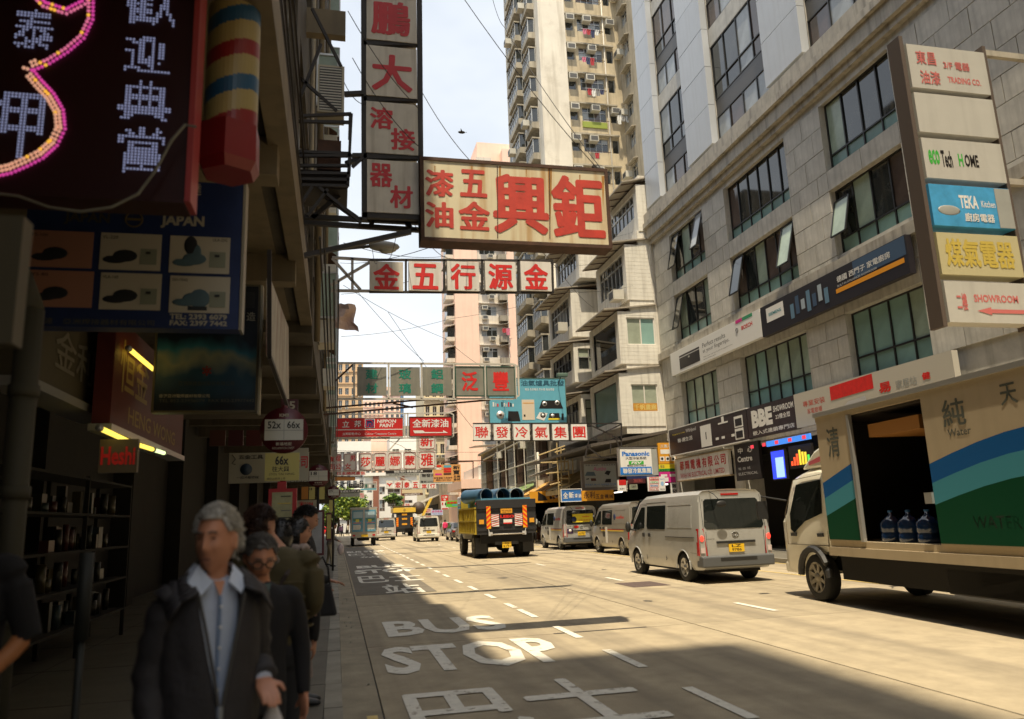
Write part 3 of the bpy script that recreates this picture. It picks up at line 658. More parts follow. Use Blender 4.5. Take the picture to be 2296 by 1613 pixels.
# ---------------------------------------------------------------- left side tenements over the pavement
def left_building(y0, y1, zt, xf, label, soff=4.9, m=left_m, near=False):
    L = thing('tenement_building', label, 'building', (-2, (y0 + y1) / 2, 0))
    b = MB(); nb = max(2, int((y1 - y0) / 3.2)); w = (y1 - y0) / nb
    bays = [(y0 + k * w + .35, y0 + (k + 1) * w - .35) for k in range(nb)]
    rows = []; z = soff + 1.3
    while z + 1.6 < zt - .5: rows.append((z, z + 1.55)); z += 3.0
    gridwall(b, mapXL(xf), y0, y1, soff, zt, bays, rows, .25)
    b.box(-9, y0, zt - .3, xf - .25, y1, zt); b.box(-9, y0 + .01, soff + .2, xf - .25, y0 + .2, zt - .3); b.box(-9, y1 - .2, soff + .2, xf - .25, y1 - .01, zt - .3)
    b.build('wall', m, L)
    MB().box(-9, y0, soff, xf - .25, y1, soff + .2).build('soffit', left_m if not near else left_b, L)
    MB().box(xf - 1.0, y0 + .2, soff + .3, xf - .9, y1 - .2, zt - .4).build('interior', dark_in, L)
    for r in rows:
        for (p, q) in bays:
            b = MB()
            for k in range(4): b.box(xf - .16, p + (q - p) * k / 3 - .03, r[0], xf - .1, p + (q - p) * k / 3 + .03, r[1])
            b.box(xf - .165, p, r[0] + .5, xf - .11, q, r[0] + .55); w_ = b.build('window', alu, L)
            MB().quad((xf - .19, p, r[0]), (xf - .19, q, r[0]), (xf - .19, q, r[1]), (xf - .19, p, r[1])).build('pane', glass_dk, w_)
    b = MB()
    for yy in ([y0 + .1] if near else [y0 + .1, (y0 + y1) / 2]): b.box(-4.6, yy, .13, -4.2, yy + .5, soff)
    b.box(-4.7, y0, .13, -4.6, y1, soff)
    b.build('shop_wall', shade_dark, L)
    for k in range(int((y1 - y0) / 3)): MB().box(-4.5, y0 + 1 + k * 3, soff - .35, xf - .02, y0 + 1.25 + k * 3, soff - .002).build('ceiling_beam', left_b if near else left_m, L)
    # open casements, air conditioners, drying racks
    for r in rows:
        for (p, q) in bays:
            if not near and random.random() < .45:
                fr = MB(); gl = MB(); yy = random.choice([p, q]); ww = .5
                x1 = xf + min(ww, -xf - .02)
                for a_, c_ in (((xf, yy, r[0]), (x1 - .02, yy, r[0])), ((xf, yy, r[0] + 1.0), (x1 - .02, yy, r[0] + 1.0)), ((x1 - .02, yy, r[0]), (x1 - .02, yy, r[0] + 1)), ((xf + .02, yy, r[0]), (xf + .02, yy, r[0] + 1))): fr.bar(a_, c_, .022)
                gl.quad((xf, yy, r[0]), (x1, yy, r[0]), (x1, yy, r[0] + 1), (xf, yy, r[0] + 1)); gl.build('pane', glass_curt, fr.build('casement', alu, L))
            if not near and random.random() < .3: put('air_conditioner', _acX, L, (xf - .2, random.uniform(p, q), r[0] - .55)).rotation_euler.z = PI
    for r in rows:
        if random.random() < .7:
            p, q = random.choice(bays); z = r[1] + .1
            MB().slab([(xf, p - .2, z + .25), (xf + .36, p - .2, z), (xf + .36, q + .2, z), (xf, q + .2, z + .25)], (0, 0, .03)).build('rain_hood', rust, L)
    b = MB(); b.tube([(xf + .07, y0 + .6, soff), (xf + .07, y0 + .6, zt)], .055, 8); b.tube([(xf + .06, y1 - .9, soff + 2), (xf + .06, y1 - .9, zt)], .04, 8); b.build('drain_pipe', pipe_w if near else left_b, L)
    b = MB()
    for k in range(6):
        zz = soff + .3 + random.random() * 2.2
        b.tube([(xf + .02, y0 + (y1 - y0) * t_ / 6, zz + .12 * math.sin(t_ * 2.3 + k) - .03 * t_) for t_ in range(7)], .015, 4)
    b.build('wall_cables', steel_dk, L)
    return L
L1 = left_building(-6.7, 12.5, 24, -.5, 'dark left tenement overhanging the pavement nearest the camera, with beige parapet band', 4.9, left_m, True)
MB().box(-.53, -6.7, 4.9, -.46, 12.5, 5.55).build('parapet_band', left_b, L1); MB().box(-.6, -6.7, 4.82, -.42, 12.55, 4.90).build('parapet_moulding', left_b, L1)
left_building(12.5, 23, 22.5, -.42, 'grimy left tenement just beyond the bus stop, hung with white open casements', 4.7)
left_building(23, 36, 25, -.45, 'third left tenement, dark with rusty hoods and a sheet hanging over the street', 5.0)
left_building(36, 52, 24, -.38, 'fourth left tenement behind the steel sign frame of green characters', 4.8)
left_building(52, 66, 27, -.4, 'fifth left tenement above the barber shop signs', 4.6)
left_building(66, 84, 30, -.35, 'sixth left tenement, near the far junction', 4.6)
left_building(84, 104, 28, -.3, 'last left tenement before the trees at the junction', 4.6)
tw = thing('tower_block', 'tall tower standing behind the photographer on the left', 'building', (-9, -30, 0))
MB().box(-18, -62, 0, -.1, -6.8, 50).build('wall', left_m, tw)
hb = thing('tower_block', 'office block behind the photographer across the street', 'building', (20, -30, 0))
MB().box(XF, -62, 0, 32, -13, 34).build('wall', granite, hb)

# ---- arcade shops on the left
sh = thing('cream_shop', 'cream fascia shopfront under the left arcade', 'shop', (-3, 5, 0))
p = [atx(70, 742, -2.2), atx(250, 742, -2.2), atx(250, 858, -2.2), atx(72, 752, -2.2)]
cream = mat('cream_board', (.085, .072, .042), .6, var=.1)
y0, y1, z0, z1 = p[0].y, p[1].y, p[2].z, 3.45
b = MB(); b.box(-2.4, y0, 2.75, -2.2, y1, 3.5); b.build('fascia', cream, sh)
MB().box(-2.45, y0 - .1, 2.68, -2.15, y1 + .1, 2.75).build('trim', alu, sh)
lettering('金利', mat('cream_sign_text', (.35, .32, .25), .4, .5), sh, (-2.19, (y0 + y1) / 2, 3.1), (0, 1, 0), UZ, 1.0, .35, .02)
pp = thing('downpipe', 'thick pale pipe column at the left edge of the arcade', 'pipe', (-2, 4.2, .13))
a0 = at(42, 1000, 4.2); MB().tube([(a0.x, 4.2, .13), (a0.x, 4.2, 2.75)], .06, 12).tube([(a0.x, 4.2, 2.75), (a0.x - .1, 4.3, 2.95), (a0.x - .5, 4.5, 3.2)], .06, 12).build('pipe', mat('cream_pipe', (.055, .05, .032), .7), pp)
for z in (.6, 1.2, 1.8, 2.3): MB().cyl((a0.x, 4.2, z), (a0.x, 4.2, z + .06), .07, 12).build('pipe_clamp', MATS['cream_pipe'], pp)
ls = thing('lit_panel', 'tall pale shop light panel at the far left edge', 'light box', (-1.6, 2.2, 1.9))
a0 = at(-40, 480, 2.6); a1 = at(26, 770, 2.6); MB().box(a0.x, 2.6, a1.z, a1.x, 2.68, a0.z).build('panel', cream, ls)
# red fascia with gold characters and yellow tubes
rs = thing('red_shop', 'dark red shop fascia with gold characters under yellow tube lamps', 'shop', (-2, 8, 0))
red_dk = mat('dark_red_board', (.09, .011, .009), .55, var=.1); gold = mat('gold_text', (.75, .6, .2), .6)
XR = -1.95
q = [atx(*crop(0, 900, .62)(*c_), XR) for c_ in ((725, 740), (970, 890), (1125, 1190), (1110, 1370), (690, 1185))]
y0 = q[0].y; y1 = q[2].y
zb_ = min(q[4].z, q[3].z); b = MB(); b.box(XR - .15, y0, 2.55, XR, y1 + .3, 3.55); b.build('fascia', red_dk, rs)
MB().box(XR - .16, y0 - .05, 2.5, XR + .03, y1 + .35, 2.56).build('trim', alu, rs)
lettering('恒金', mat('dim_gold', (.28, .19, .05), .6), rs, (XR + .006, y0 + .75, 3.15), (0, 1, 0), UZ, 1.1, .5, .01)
lettering('HENG WONG', MATS['dim_gold'], rs, (XR + .006, (y0 + y1) / 2 + .2, 2.72), (0, 1, 0), UZ, 2.2, .16, .01)
ylamp = mat('yellow_tube', (1, .72, .10), .4, emit=1.3); ylamp2 = mat('green_tube', (.8, 1, .45), .4, emit=1.2)
def tube_lamp(a, c_, Xp, m, label):
    A_ = atx(*a, Xp); B_ = atx(*c_, Xp)
    t_ = thing('tube_lamp', label, 'lamp', A_); MB().cyl(A_, B_, .022, 10).build('tube', m, t_)
    d = (B_ - A_).normalized(); MB().cyl(A_ - d * .05, A_ - d * .001, .028, 10).cyl(B_ + d * .001, B_ + d * .05, .028, 10).build('end_cap', alu, t_)
tube_lamp((290, 783), (343, 828), XR + .08, ylamp, 'yellow tube lamp above the red shop fascia')
tube_lamp((225, 961), (288, 990), XR + .06, ylamp, 'longer yellow tube lamp under the red fascia')
tube_lamp((292, 992), (342, 1008), XR + .06, ylamp, 'second yellow tube lamp under the red fascia, beside the greenish one')
tube_lamp((344, 1009), (367, 1016), XR + .06, ylamp2, 'short greenish tube lamp under the red fascia')
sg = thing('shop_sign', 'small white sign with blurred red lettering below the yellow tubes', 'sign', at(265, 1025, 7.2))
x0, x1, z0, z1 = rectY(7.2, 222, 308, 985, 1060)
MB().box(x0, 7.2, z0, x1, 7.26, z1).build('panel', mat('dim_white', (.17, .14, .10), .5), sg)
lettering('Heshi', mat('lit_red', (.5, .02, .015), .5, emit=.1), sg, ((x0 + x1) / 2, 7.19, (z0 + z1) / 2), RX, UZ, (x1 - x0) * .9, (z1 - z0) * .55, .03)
# goods and fittings glinting in the dark arcade
gm = [mat('goods_%d' % i, c_, .3, m_) for i, (c_, m_) in enumerate([((.035, .033, .026), .5), ((.02, .02, .014), 0), ((.03, .045, .05), .2), ((.05, .04, .015), 0), ((.06, .015, .01), 0)])]
rk_ = thing('goods_rack', 'dim shop rack of hardware and bottles under the left arcade', 'rack', (-3, 6, .13))
b = MB()
for z in (.5, .95, 1.4, 1.85, 2.3): b.box(-3.6, 5.3, z, -3.1, 13, z + .03)
for y in (5.3, 6.9, 8.7, 10.9, 13): b.box(-3.6, y, .13, -3.55, y + .04, 2.35); b.box(-3.15, y, .13, -3.1, y + .04, 2.35)
b.build('shelf', shade_dark, rk_)
for mi, m in enumerate(gm):
    b = MB()
    for k in range(34):
        y = random.uniform(5.4, 12.9); z = random.choice((.53, .98, 1.43, 1.88)); h = random.uniform(.1, .34); x = random.uniform(-3.5, -3.2)
        if k % 3: b.cyl((x, y, z), (x, y, z + h), random.uniform(.03, .06), 10)
        else: b.box(x - .05, y, z, x + .05, y + random.uniform(.06, .2), z + h)
    tag(b.build('goods', m, rk_), kind='stuff')
st = thing('standing_canister', 'dull grey standing cylinder deep inside the left arcade', 'canister', (-1.75, 4.6, .13))  # plain canister on a thin rod, not a lamp
x0, x1, z0, z1 = rectY(4.6, 172, 205, 1240, 1435); b = MB(); b.cyl(((x0 + x1) / 2, 4.6, z0), ((x0 + x1) / 2, 4.6, z1), (x1 - x0) / 2, 14); b.cyl(((x0 + x1) / 2, 4.6, .13), ((x0 + x1) / 2, 4.6, z0), .02, 8); b.cyl(((x0 + x1) / 2, 4.6, .13), ((x0 + x1) / 2, 4.6, .16), .14, 14); b.build('cylinder', mat('dim_grey', (.03, .032, .028), .6, .2), st)

# ---- AC rack bracket on the left (dark cage with louvred unit)
cg = thing('condenser_rack', 'black steel bracket rack holding a louvred air conditioner on the left wall', 'air conditioner', at(720, 300, 10))
Y = 10.0
x0, x1, z0, z1 = rectY(Y, 712, 772, 147, 252)
MB().box(x0, Y, z0, x1, Y + .35, z1).build('casing', mat('ac_cream', (.42, .38, .28), .5), cg)
b = MB(); nL = 16
for k in range(nL):
    z = z0 + .03 + (z1 - z0 - .06) * k / nL; b.slab([(x0 + .03, Y - .012, z), (x1 - .04, Y - .012, z), (x1 - .04, Y - .002, z + .02), (x0 + .03, Y - .002, z + .02)], (0, 0, .006))
b.build('louvres', ac_m, cg)
MB().box(x0 + .025, Y - .0015, z0 + .025, x1 - .035, Y - .0005, z1 - .03).build('grille', ac_d, cg)
b = MB()
def vb(p, q, r=.022, yy=Y): b.bar(at(*p, yy), at(*q, yy), r)
for p, q in (((635, 262), (788, 256)), ((788, 256), (780, 418)), ((650, 272), (785, 275)), ((655, 340), (785, 345)), ((660, 372), (783, 372)), ((660, 388), (783, 390)), ((660, 402), (783, 404)), ((662, 415), (781, 418)), ((655, 262), (668, 415)), ((612, 120), (755, 250)), ((720, 100), (665, 240)), ((700, 20), (765, 150)), ((672, 0), (672, 260)), ((700, 420), (660, 480)), ((715, 420), (810, 500)), ((735, 425), (690, 485)), ((640, 350), (812, 350)), ((785, 210), (815, 210)), ((790, 375), (812, 355))):
    vb(p, q)
for p in ((655, 262), (785, 258), (785, 345), (660, 410)): b.bar(at(*p, Y), at(*p, Y) + Vector((0, .7, 0)), .02)
b.box(at(655, 380, Y).x, Y + .05, at(655, 415, Y).z, at(780, 380, Y).x, Y + .7, at(655, 375, Y).z)
b.build('rack', steel_dk, cg)
b = MB(); b.box(at(712, 320, Y).x, Y + .1, at(715, 372, Y).z, at(765, 320, Y).x, Y + .4, at(715, 305, Y).z); b.build('casing', rust, cg)
x0_, x1_, z0_, z1_ = rectY(Y + .45, 665, 775, 20, 75); MB().box(x0_, Y + .45, z0_, x1_, Y + .6, z1_).build('board', left_b, cg)
# torn fabric hanging out over the street
fb = thing('hanging_cloth', 'faded pink cloth hanging torn from the left tenement against the sky', 'cloth', at(765, 700, 27))
Y = 27; g = []
for v in range(7):
    row = []
    for u in range(7):
        x = 748 + (796 - 748) * u / 6 + (3 * math.sin(v * 1.3)) + (v > 4 and u > 4) * 6; y = 682 + 62 * v / 6 + (6 - u) * (-1.5) * (v / 6) + random.uniform(-2, 2) - (12 if u == 0 and v == 0 else 0)
        row.append(at(x, y, Y + .25 * math.sin(u * 1.1 + v * .7)))
    g.append(row)
b = MB()
for v in range(6):
    for u in range(6): b.add([g[v][u], g[v][u + 1], g[v + 1][u + 1], g[v + 1][u]], [(0, 1, 2, 3)], True)
b.build('cloth', mat('faded_cloth', (.62, .45, .38), .9, var=.12, scale=5), fb)

# ---------------------------------------------------------------- far end of the street
cE = crop(1280, 1750, .248)
def rE(Y, a0, a1, b0, b1):
    p = cE(a0, b0); q = cE(a1, b1); return rectY(Y, p[0], q[0], p[1], q[1])
YE = 150
E_ = thing('school_building', 'white building with brown brick piers closing the end of the street', 'building', (10, YE, 0))
xs = {k: at(*cE(k, 800), YE).x for k in (570, 715, 805, 910, 1150, 1210, 1345, 1480)}
zt = at(*cE(900, 440), YE).z
zr = lambda y: at(*cE(900, y), YE).z
sec = [(570, 715, white_m, [(620, 700)], [(940, 820), (700, 640)]), (805, 910, white_m, [(815, 902)], [(1000, 815), (733, 610)]), (910, 1150, white_m, [(945, 1143)], [(930, 835), (735, 640)]), (1210, 1480, white_m, [(1215, 1335)], [(930, 835), (735, 640)])]
for (a0, a1, m, wx, wr) in sec:
    b = MB(); by = [(at(*cE(p_, 800), YE).x, at(*cE(q_, 800), YE).x) for p_, q_ in wx]; rw = [(zr(p_), zr(q_)) for p_, q_ in wr] 
    gridwall(b, mapY(YE), xs[a0], xs[a1], 0, zt, by, rw, .5); b.build('wall', m, E_)
    for (p_, q_) in by:
        for (u_, v_) in rw: window(E_, mapY(YE), p_, q_, u_, v_, 2, [u_ + (v_ - u_) * .3], alu, pick(glass_bz, glass_sky), .08, .2, subs=False)
b = MB(); b.box(xs[715], YE - .3, 0, xs[805], YE + .5, zt); b.box(xs[1150], YE - .3, 0, xs[1210], YE + .5, zt); b.build('brick_pier', brickred, E_)
MB().box(xs[570], YE - .5, zt, xs[1480], YE + 8, zt + .6).build('roof_edge', white_m, E_)
# trees
def tree(name, label, base, h, r, n, cz, leafs, group=None, sq=1.0, ls=.45):
    t = thing(name, label, 'tree', base, group)
    B_ = Vector(base); b = MB(); b.tube([B_, B_ + Vector((.2, 0, h * .2)), B_ + Vector((.1, 0, h * .5))], .3, 8, rs=[.32, .25, .14]);
    cs = []
    for k in range(9):
        a = random.uniform(0, 2 * PI); q = B_ + Vector((math.cos(a) * r * .6, math.sin(a) * r * .6, h * random.uniform(.28, .9)))
        b.tube([B_ + Vector((.1, 0, h * random.uniform(.3, .55))), q], .07, 6, rs=[.12, .03]); cs.append((q, r * random.uniform(.35, .55)))
    b.build('trunk', mat('bark', (.10, .075, .05), .9, var=.3), t)
    cs.append((B_ + Vector((0, 0, h * .8)), r * .6))
    l = MB()
    for k in range(n):
        c_, rr = random.choice(cs); d = Vector((random.gauss(0, 1), random.gauss(0, 1), random.gauss(0, 1))).normalized() * rr * random.random() ** .4
        p_ = c_ + Vector((d.x, d.y, d.z * sq)); a = Vector((random.gauss(0, 1), random.gauss(0, 1), random.gauss(0, .6))).normalized(); q_ = a.cross(Vector((random.gauss(0, 1), random.gauss(0, 1), 1))).normalized(); s_ = ls * random.uniform(.6, 1.3)
        l.k = random.choice((0, 0, 1, 2)); l.quad(p_ - a * s_, p_ + q_ * s_ * .5, p_ + a * s_, p_ - q_ * s_ * .5)
    l.build('crown', leafs, t); return t
lf = [mat('leaf_mid', (.15, .24, .03), .6, rnd=0, var=.2), mat('leaf_bright', (.36, .42, .06), .6, var=.2), mat('leaf_dark', (.035, .075, .015), .6, var=.2)]
for i, (x, yb, Y, h, r) in enumerate([(778, 1175, 143, 7.8, 3.6), (803, 1178, 146, 7.2, 3.2), (757, 1176, 147, 8.2, 3.4)]):
    g = gr(x, 1186) ; bx = at(x, 1180, Y).x
    tree('street_tree', ['leftmost sunlit tree at the far junction, beside the sign bracket', 'sunlit yellow green tree behind the advert covered box truck', 'tallest dark tree rising behind the left tenements'][i], (bx, Y, 0), h, r, 4200, 0, lf, 'trees at the end of the street', ls=.32)
tree('roof_shrub', 'small leafy tree in front of the brown piers above the yellow tipper', (at(*cE(1040, 1000), 138).x, 138, 0), 7.2, 1.7, 1500, 0, [lf[0], lf[2], lf[2]], None, .6, .28)
def block(label, Y, xl, xr, yt, m, wins=(4, 2.8), yb=1170, d=12, name='tower_block', wm=None):
    t = thing(name, label, 'building', at((xl + xr) / 2, yb, Y))
    x0, x1, z0, z1 = rectY(Y, xl, xr, yt, yb)
    nx, fh_ = wins; w = (x1 - x0) / nx
    rows_ = []; z = 2.0
    while z + fh_ < z1: rows_.append((z + .9, z + fh_ - .5)); z += fh_
    b = MB(); gridwall(b, mapY(Y), x0, x1, 0, z1, [(x0 + k * w + w * .22, x0 + (k + 1) * w - w * .22) for k in range(nx)], rows_, .35); b.box(x0, Y + .35, z1 - .4, x1, Y + d, z1); b.box(x0, Y + .35, 0, x0 + .3, Y + d, z1 - .4); b.box(x1 - .3, Y + .35, 0, x1, Y + d, z1 - .4)
    b.build('wall', m, t)
    for r_ in rows_:
        for k in range(nx):
            g = MB(); f = MB()
            p_, q_ = x0 + k * w + w * .22, x0 + (k + 1) * w - w * .22
            g.quad((p_, Y + .25, r_[0]), (q_, Y + .25, r_[0]), (q_, Y + .25, r_[1]), (p_, Y + .25, r_[1]))
            for s_ in (0, .5, 1): xx = p_ + (q_ - p_) * s_; f.box(xx - .05, Y + .15, r_[0], xx + .05, Y + .22, r_[1])
            g.build('pane', wm or glass_dk, f.build('window', alu, t))
            if random.random() < .5: put('air_conditioner', _acY, t, (p_ + .4, Y, r_[0] - .7))
        MB().box(x0, Y - .25, r_[0] - .3, x1, Y - .002, r_[0] - .15).build('ledge', m, t)
    return t
block('tan apartment block seen between the left tenements and the green character sign', 190, 740, 814, 812, tan_m, (5, 3.0))
block('distant pink apartment block with flat stepped roof behind the red paint sign', 300, 862, 898, 868, pink_m, (3, 3.2))
block('lower wing of the distant pink block, standing left of its taller part', 310, 815, 864, 898, pink_m, (5, 3.2))
block('slender blue glass tower behind the pink block', 340, 897, 906, 866, mat('blue_tower', (.08, .2, .4), .3), (2, 3.5))
block('cream residential block left of the pink tower', 112, 952, 1016, 857, cream_m, (4, 2.8))
block('grey roofed low block behind the red paint sign post', 200, 905, 935, 955, old_m, (2, 3))
block('white low block behind the barber shop sign row', 165, 745, 832, 990, white_m, (6, 3.0))
block('pink low block at the end of the street above the barber shop signs', 170, 832, 872, 985, pink_m, (3, 3.0))
block('pale plain block with rooftop plants behind the barber shop signs', 160, 874, 956, 978, white_m, (3, 5.0))
# right side of the street beyond the corner house
rb = thing('tenement_row', 'low grey and yellow tenement on the right near the junction', 'building', (12, 95, 0))
x0, x1, z0, z1 = rectY(100, 985, 1060, 1085, 1170)
b = MB(); b.box(x0, 100, 0, x0 + 9, 122, z1); b.build('wall', old_m, rb)
b = MB(); b.slab([(x0 - 2.2, 99, z1 - 2.4), (x0, 99, z1 - 1.4), (x0, 112, z1 - 1.4), (x0 - 2.2, 112, z1 - 2.4)], (0, 0, .1)); b.build('canopy', old_m, rb)
MB().box(x0 - .1, 101, .1, x0 - .02, 121, z1 - 2.5).build('shopfront', shade_dark, rb)
# ---------------------------------------------------------------- signs
red = mat('sign_red', (.66, .02, .015), .5, var=.2, scale=6); red2 = mat('faded_red', (.55, .045, .025), .55, var=.25, scale=5)
red3 = mat('shade_red', (.55, .02, .025), .5, var=.15)
green_t = mat('sign_green', (.01, .22, .15), .5, var=.25, scale=8)
white_s = mat('sign_white', (.74, .71, .66), .5, var=.06, scale=3, streak=.45, scol=(.4, .33, .25), wear=(.8, (.22, .20, .15), 4.5, .62))
aged = mat('aged_acrylic', (.62, .58, .50), .5, var=.15, scale=3, streak=.55, scol=(.26, .21, .15), sscale=2)
aged2 = mat('rust_streaked_acrylic', (.72, .64, .44), .5, var=.12, scale=2, streak=.85, scol=(.44, .22, .04), sscale=1.3, wear=(.6, (.22, .10, .03), 2.5, .66))
grey_s = mat('tinted_panel', (.22, .215, .18), .35, var=.18, scale=2, streak=.4, scol=(.36, .33, .24), sscale=1.5)
red_bg = mat('red_board', (.58, .015, .012), .5, var=.08)
blk = mat('black_board', (.016, .013, .013), .4); wht = mat('plain_white', (.78, .77, .74), .5); blu = mat('blue_board', (.03, .16, .50), .5, var=.1); cyan = mat('cyan_board', (.10, .38, .50), .5, var=.1)
org_b = mat('orange_sign', (.72, .33, .02), .5, var=.1); yel = mat('yellow_sign', (.78, .62, .03), .5); mag = mat('magenta_sign', (.62, .03, .25), .5); grn = mat('green_sign', (.05, .42, .05), .5)
gry = mat('grey_sign', (.34, .35, .33), .5, var=.1); brn = mat('brown_text', (.10, .035, .02), .6); sil = mat('silver_text', (.6, .6, .6), .4, .3); navy = mat('navy_board', (.012, .028, .11), .5, var=.3, scale=3)
steel_l = mat('pale_steel', (.42, .38, .33), .5, .1, var=.3, scale=4)

def tx(p, t, m, Y, xl, xr, yt, yb, bold=.03, name='lettering', shear=0):
    x0, x1, z0, z1 = rectY(Y, xl, xr, yt, yb)
    return lettering(t, m, p, ((x0 + x1) / 2, Y, (z0 + z1) / 2), RX, UZ, x1 - x0, z1 - z0, bold, name, shear=shear)
def pl_(p, m, Y, xl, xr, yt, yb, th=.02, name='panel'):
    x0, x1, z0, z1 = rectY(Y, xl, xr, yt, yb)
    return MB().box(x0, Y, z0, x1, Y + th, z1).build(name, m, p)
def frame(p, m, Y, xl, xr, yt, yb, r=.03, th=.1, name='frame'):
    x0, x1, z0, z1 = rectY(Y, xl, xr, yt, yb); b = MB()
    b.box(x0 - r, Y - .015, z0 - r, x1 + r, Y + th, z0); b.box(x0 - r, Y - .015, z1, x1 + r, Y + th, z1 + r); b.box(x0 - r, Y - .015, z0, x0, Y + th, z1); b.box(x1, Y - .015, z0, x1 + r, Y + th, z1)
    return b.build(name, m, p)
def sign(name, label, Y, xl, xr, yt, yb, m, fm=None, th=.14, fr=.03, cat='sign', group=None):
    x0, x1, z0, z1 = rectY(Y, xl, xr, yt, yb)
    s = thing(name, label, cat, ((x0 + x1) / 2, Y, z0), group)
    pl_(s, m, Y, xl, xr, yt, yb, th - .02)
    if fm: frame(s, fm, Y, xl, xr, yt, yb, fr, th)
    return s
def bars(p, m, Y, segs, r=.03, name='truss'):
    for s_ in segs:
        b = MB(); b.bar(at(s_[0], s_[1], Y), at(s_[2], s_[3], Y + (s_[4] if len(s_) > 4 else 0)), r); b.build(name, m, p)

# --- vertical lightbox column 鵬 大 溶接 器材
Y = 10.0
s = thing('vertical_sign', 'tall dark framed sign column with red characters on grey lit panels', 'sign', (at(880, 480, Y)))
for (xl, xr, yt, yb, ch) in ((822, 934, -34, 92, [('鵬', 832, 920, 2, 80)]), (821, 935, 106, 217, [('大', 833, 925, 122, 206)]), (821, 937, 231, 345, [('溶', 829, 882, 240, 290), ('接', 876, 931, 288, 338)]), (823, 939, 361, 478, [('器', 829, 880, 366, 420), ('材', 874, 926, 416, 468)])):
    pn = pl_(s, aged, Y, xl, xr, yt, yb, .3)
    for c_ in ch: tx(pn, c_[0], red3, Y - .006, *c_[1:], bold=.045)
bars(s, steel_dk, Y + .05, [(815, -40, 817, 495), (940, -40, 944, 512), (815, 99, 942, 99), (815, 224, 942, 224), (815, 352, 943, 354), (813, 484, 946, 490)], .04, 'frame_bar')
bars(s, steel_dk, Y + .3, [(655, 485, 950, 500), (655, 498, 950, 517), (815, 352, 775, 368), (772, 212, 815, 210), (790, 350, 815, 350), (715, 430, 800, 490), (760, 440, 700, 490), (840, 480, 830, 512), (900, 482, 920, 512)], .035, 'support_beam')
# --- big rusty sign 興鉅 五金漆油
s = thing('horizontal_sign', 'large rust streaked sign hung over the road with red 五金漆油興鉅 characters', 'sign', (at(1150, 545, Y - .1)))
Yb = Y - .12
pn = pl_(s, aged2, Yb, 951, 1359, 373, 541, .24)
frame(s, rust, Yb, 951, 1359, 373, 541, .05, .3)
for c_ in (('漆', 953, 1018, 380, 442), ('油', 953, 1017, 452, 512), ('五', 1031, 1092, 380, 443), ('金', 1028, 1099, 451, 517), ('興', 1105, 1230, 390, 527), ('鉅', 1237, 1355, 393, 535)): tx(pn, c_[0], red2, Yb - .006, *c_[1:], bold=.05)
rs_m = mat('rust_run', (.42, .20, .035), .6, var=.3, scale=6)
for (x_, w_, y0_, y1_) in ((1233, 5, 374, 520), (1121, 2.5, 373, 470), (1058, 2, 372, 430), (1352, 3, 395, 470), (975, 1.5, 372, 400), (1300, 1.5, 392, 425), (1180, 1.3, 380, 400)):
    MB().poly([at(x_ - w_, y0_, Yb - .0015), at(x_ + w_, y0_, Yb - .0015), at(x_ + w_ * .7, (y0_ + y1_) / 2, Yb - .0015), at(x_ + .3, y1_, Yb - .0015), at(x_ - w_ * .6, (y0_ + y1_) / 2, Yb - .0015)]).build('rust_run', rs_m, pn)
for x_ in (1115, 1232):
    b = MB(); b.bar(at(x_, 372, Yb - .003), at(x_ + 1, 535, Yb - .003), .006); b.build('panel_seam', rust, s)
bars(s, steel_dk, Yb + .1, [(663, 578, 921, 520), (950, 497, 1100, 512)], .035, 'support_beam')
bars(s, steel_dk, Yb + .1, [(1361, 398, 1340, 380), (1340, 380, 1328, 372), (1355, 402, 1368, 388), (1160, 547, 1185, 543), (1183, 548, 1188, 538)], .02, 'turnbuckle')
# --- 金五行源金
Y = 15.8
s = thing('horizontal_sign', 'row of five white panels reading 金五行源金 in red, below the big rusty sign', 'sign', at(1030, 655, Y))
for ch, xl, xr in (('金', 829, 904), ('五', 917, 990), ('行', 1003, 1074), ('源', 1088, 1157), ('金', 1168, 1236)):
    pn = pl_(s, white_s if xl > 830 else aged, Y, xl, xr, 587, 652, .16); k = (xr - xl) * .1
    tx(pn, ch, red, Y - .006, xl + k, xr - k, 591, 650, .045)
bars(s, steel_dk, Y + .08, [(828, 583, 1238, 585), (828, 655, 1240, 657), (910, 583, 910, 655), (996, 583, 996, 655), (1081, 583, 1081, 655), (1162, 583, 1162, 655), (1238, 583, 1240, 658)], .025, 'frame_bar')
bars(s, steel_l, Y + .1, [(745, 578, 828, 583), (742, 652, 828, 653), (830, 588, 742, 640), (745, 580, 808, 650), (790, 578, 790, 652)], .03, 'support_beam')
# --- 豐泛 / 鋁鋼 玻璃 建材
Y = 26.0; c5 = crop(1200, 1400, .558)
s = thing('horizontal_sign', 'pale tube frame holding three green lettered and two red lettered grey panels', 'sign', at(980, 890, Y))
for t_, xl, xr, m in ((['建', '材'], 350, 556, green_t), (['玻', '璃'], 583, 790, green_t), (['鋁', '鋼'], 810, 1012, green_t), (['泛'], 1042, 1234, red), (['豐'], 1260, 1450, red)):
    a, b_ = c5(xl, 62), c5(xr, 260); pn = pl_(s, grey_s, Y, a[0], b_[0], a[1], b_[1], .1)
    if m is red: frame(s, mat('green_frame', (.03, .09, .06), .5), Y, a[0], b_[0], a[1], b_[1], .03, .12)
    w = b_[0] - a[0]; h = b_[1] - a[1]
    if len(t_) == 2:
        for k in range(2): tx(pn, t_[k], m, Y - .006, a[0] + w * .28, a[0] + w * .7, a[1] + h * (.07 + .5 * k), a[1] + h * (.43 + .5 * k), .04)
    else: tx(pn, t_[0], m, Y - .006, a[0] + w * .2, a[0] + w * .8, a[1] + h * .15, a[1] + h * .85, .05)
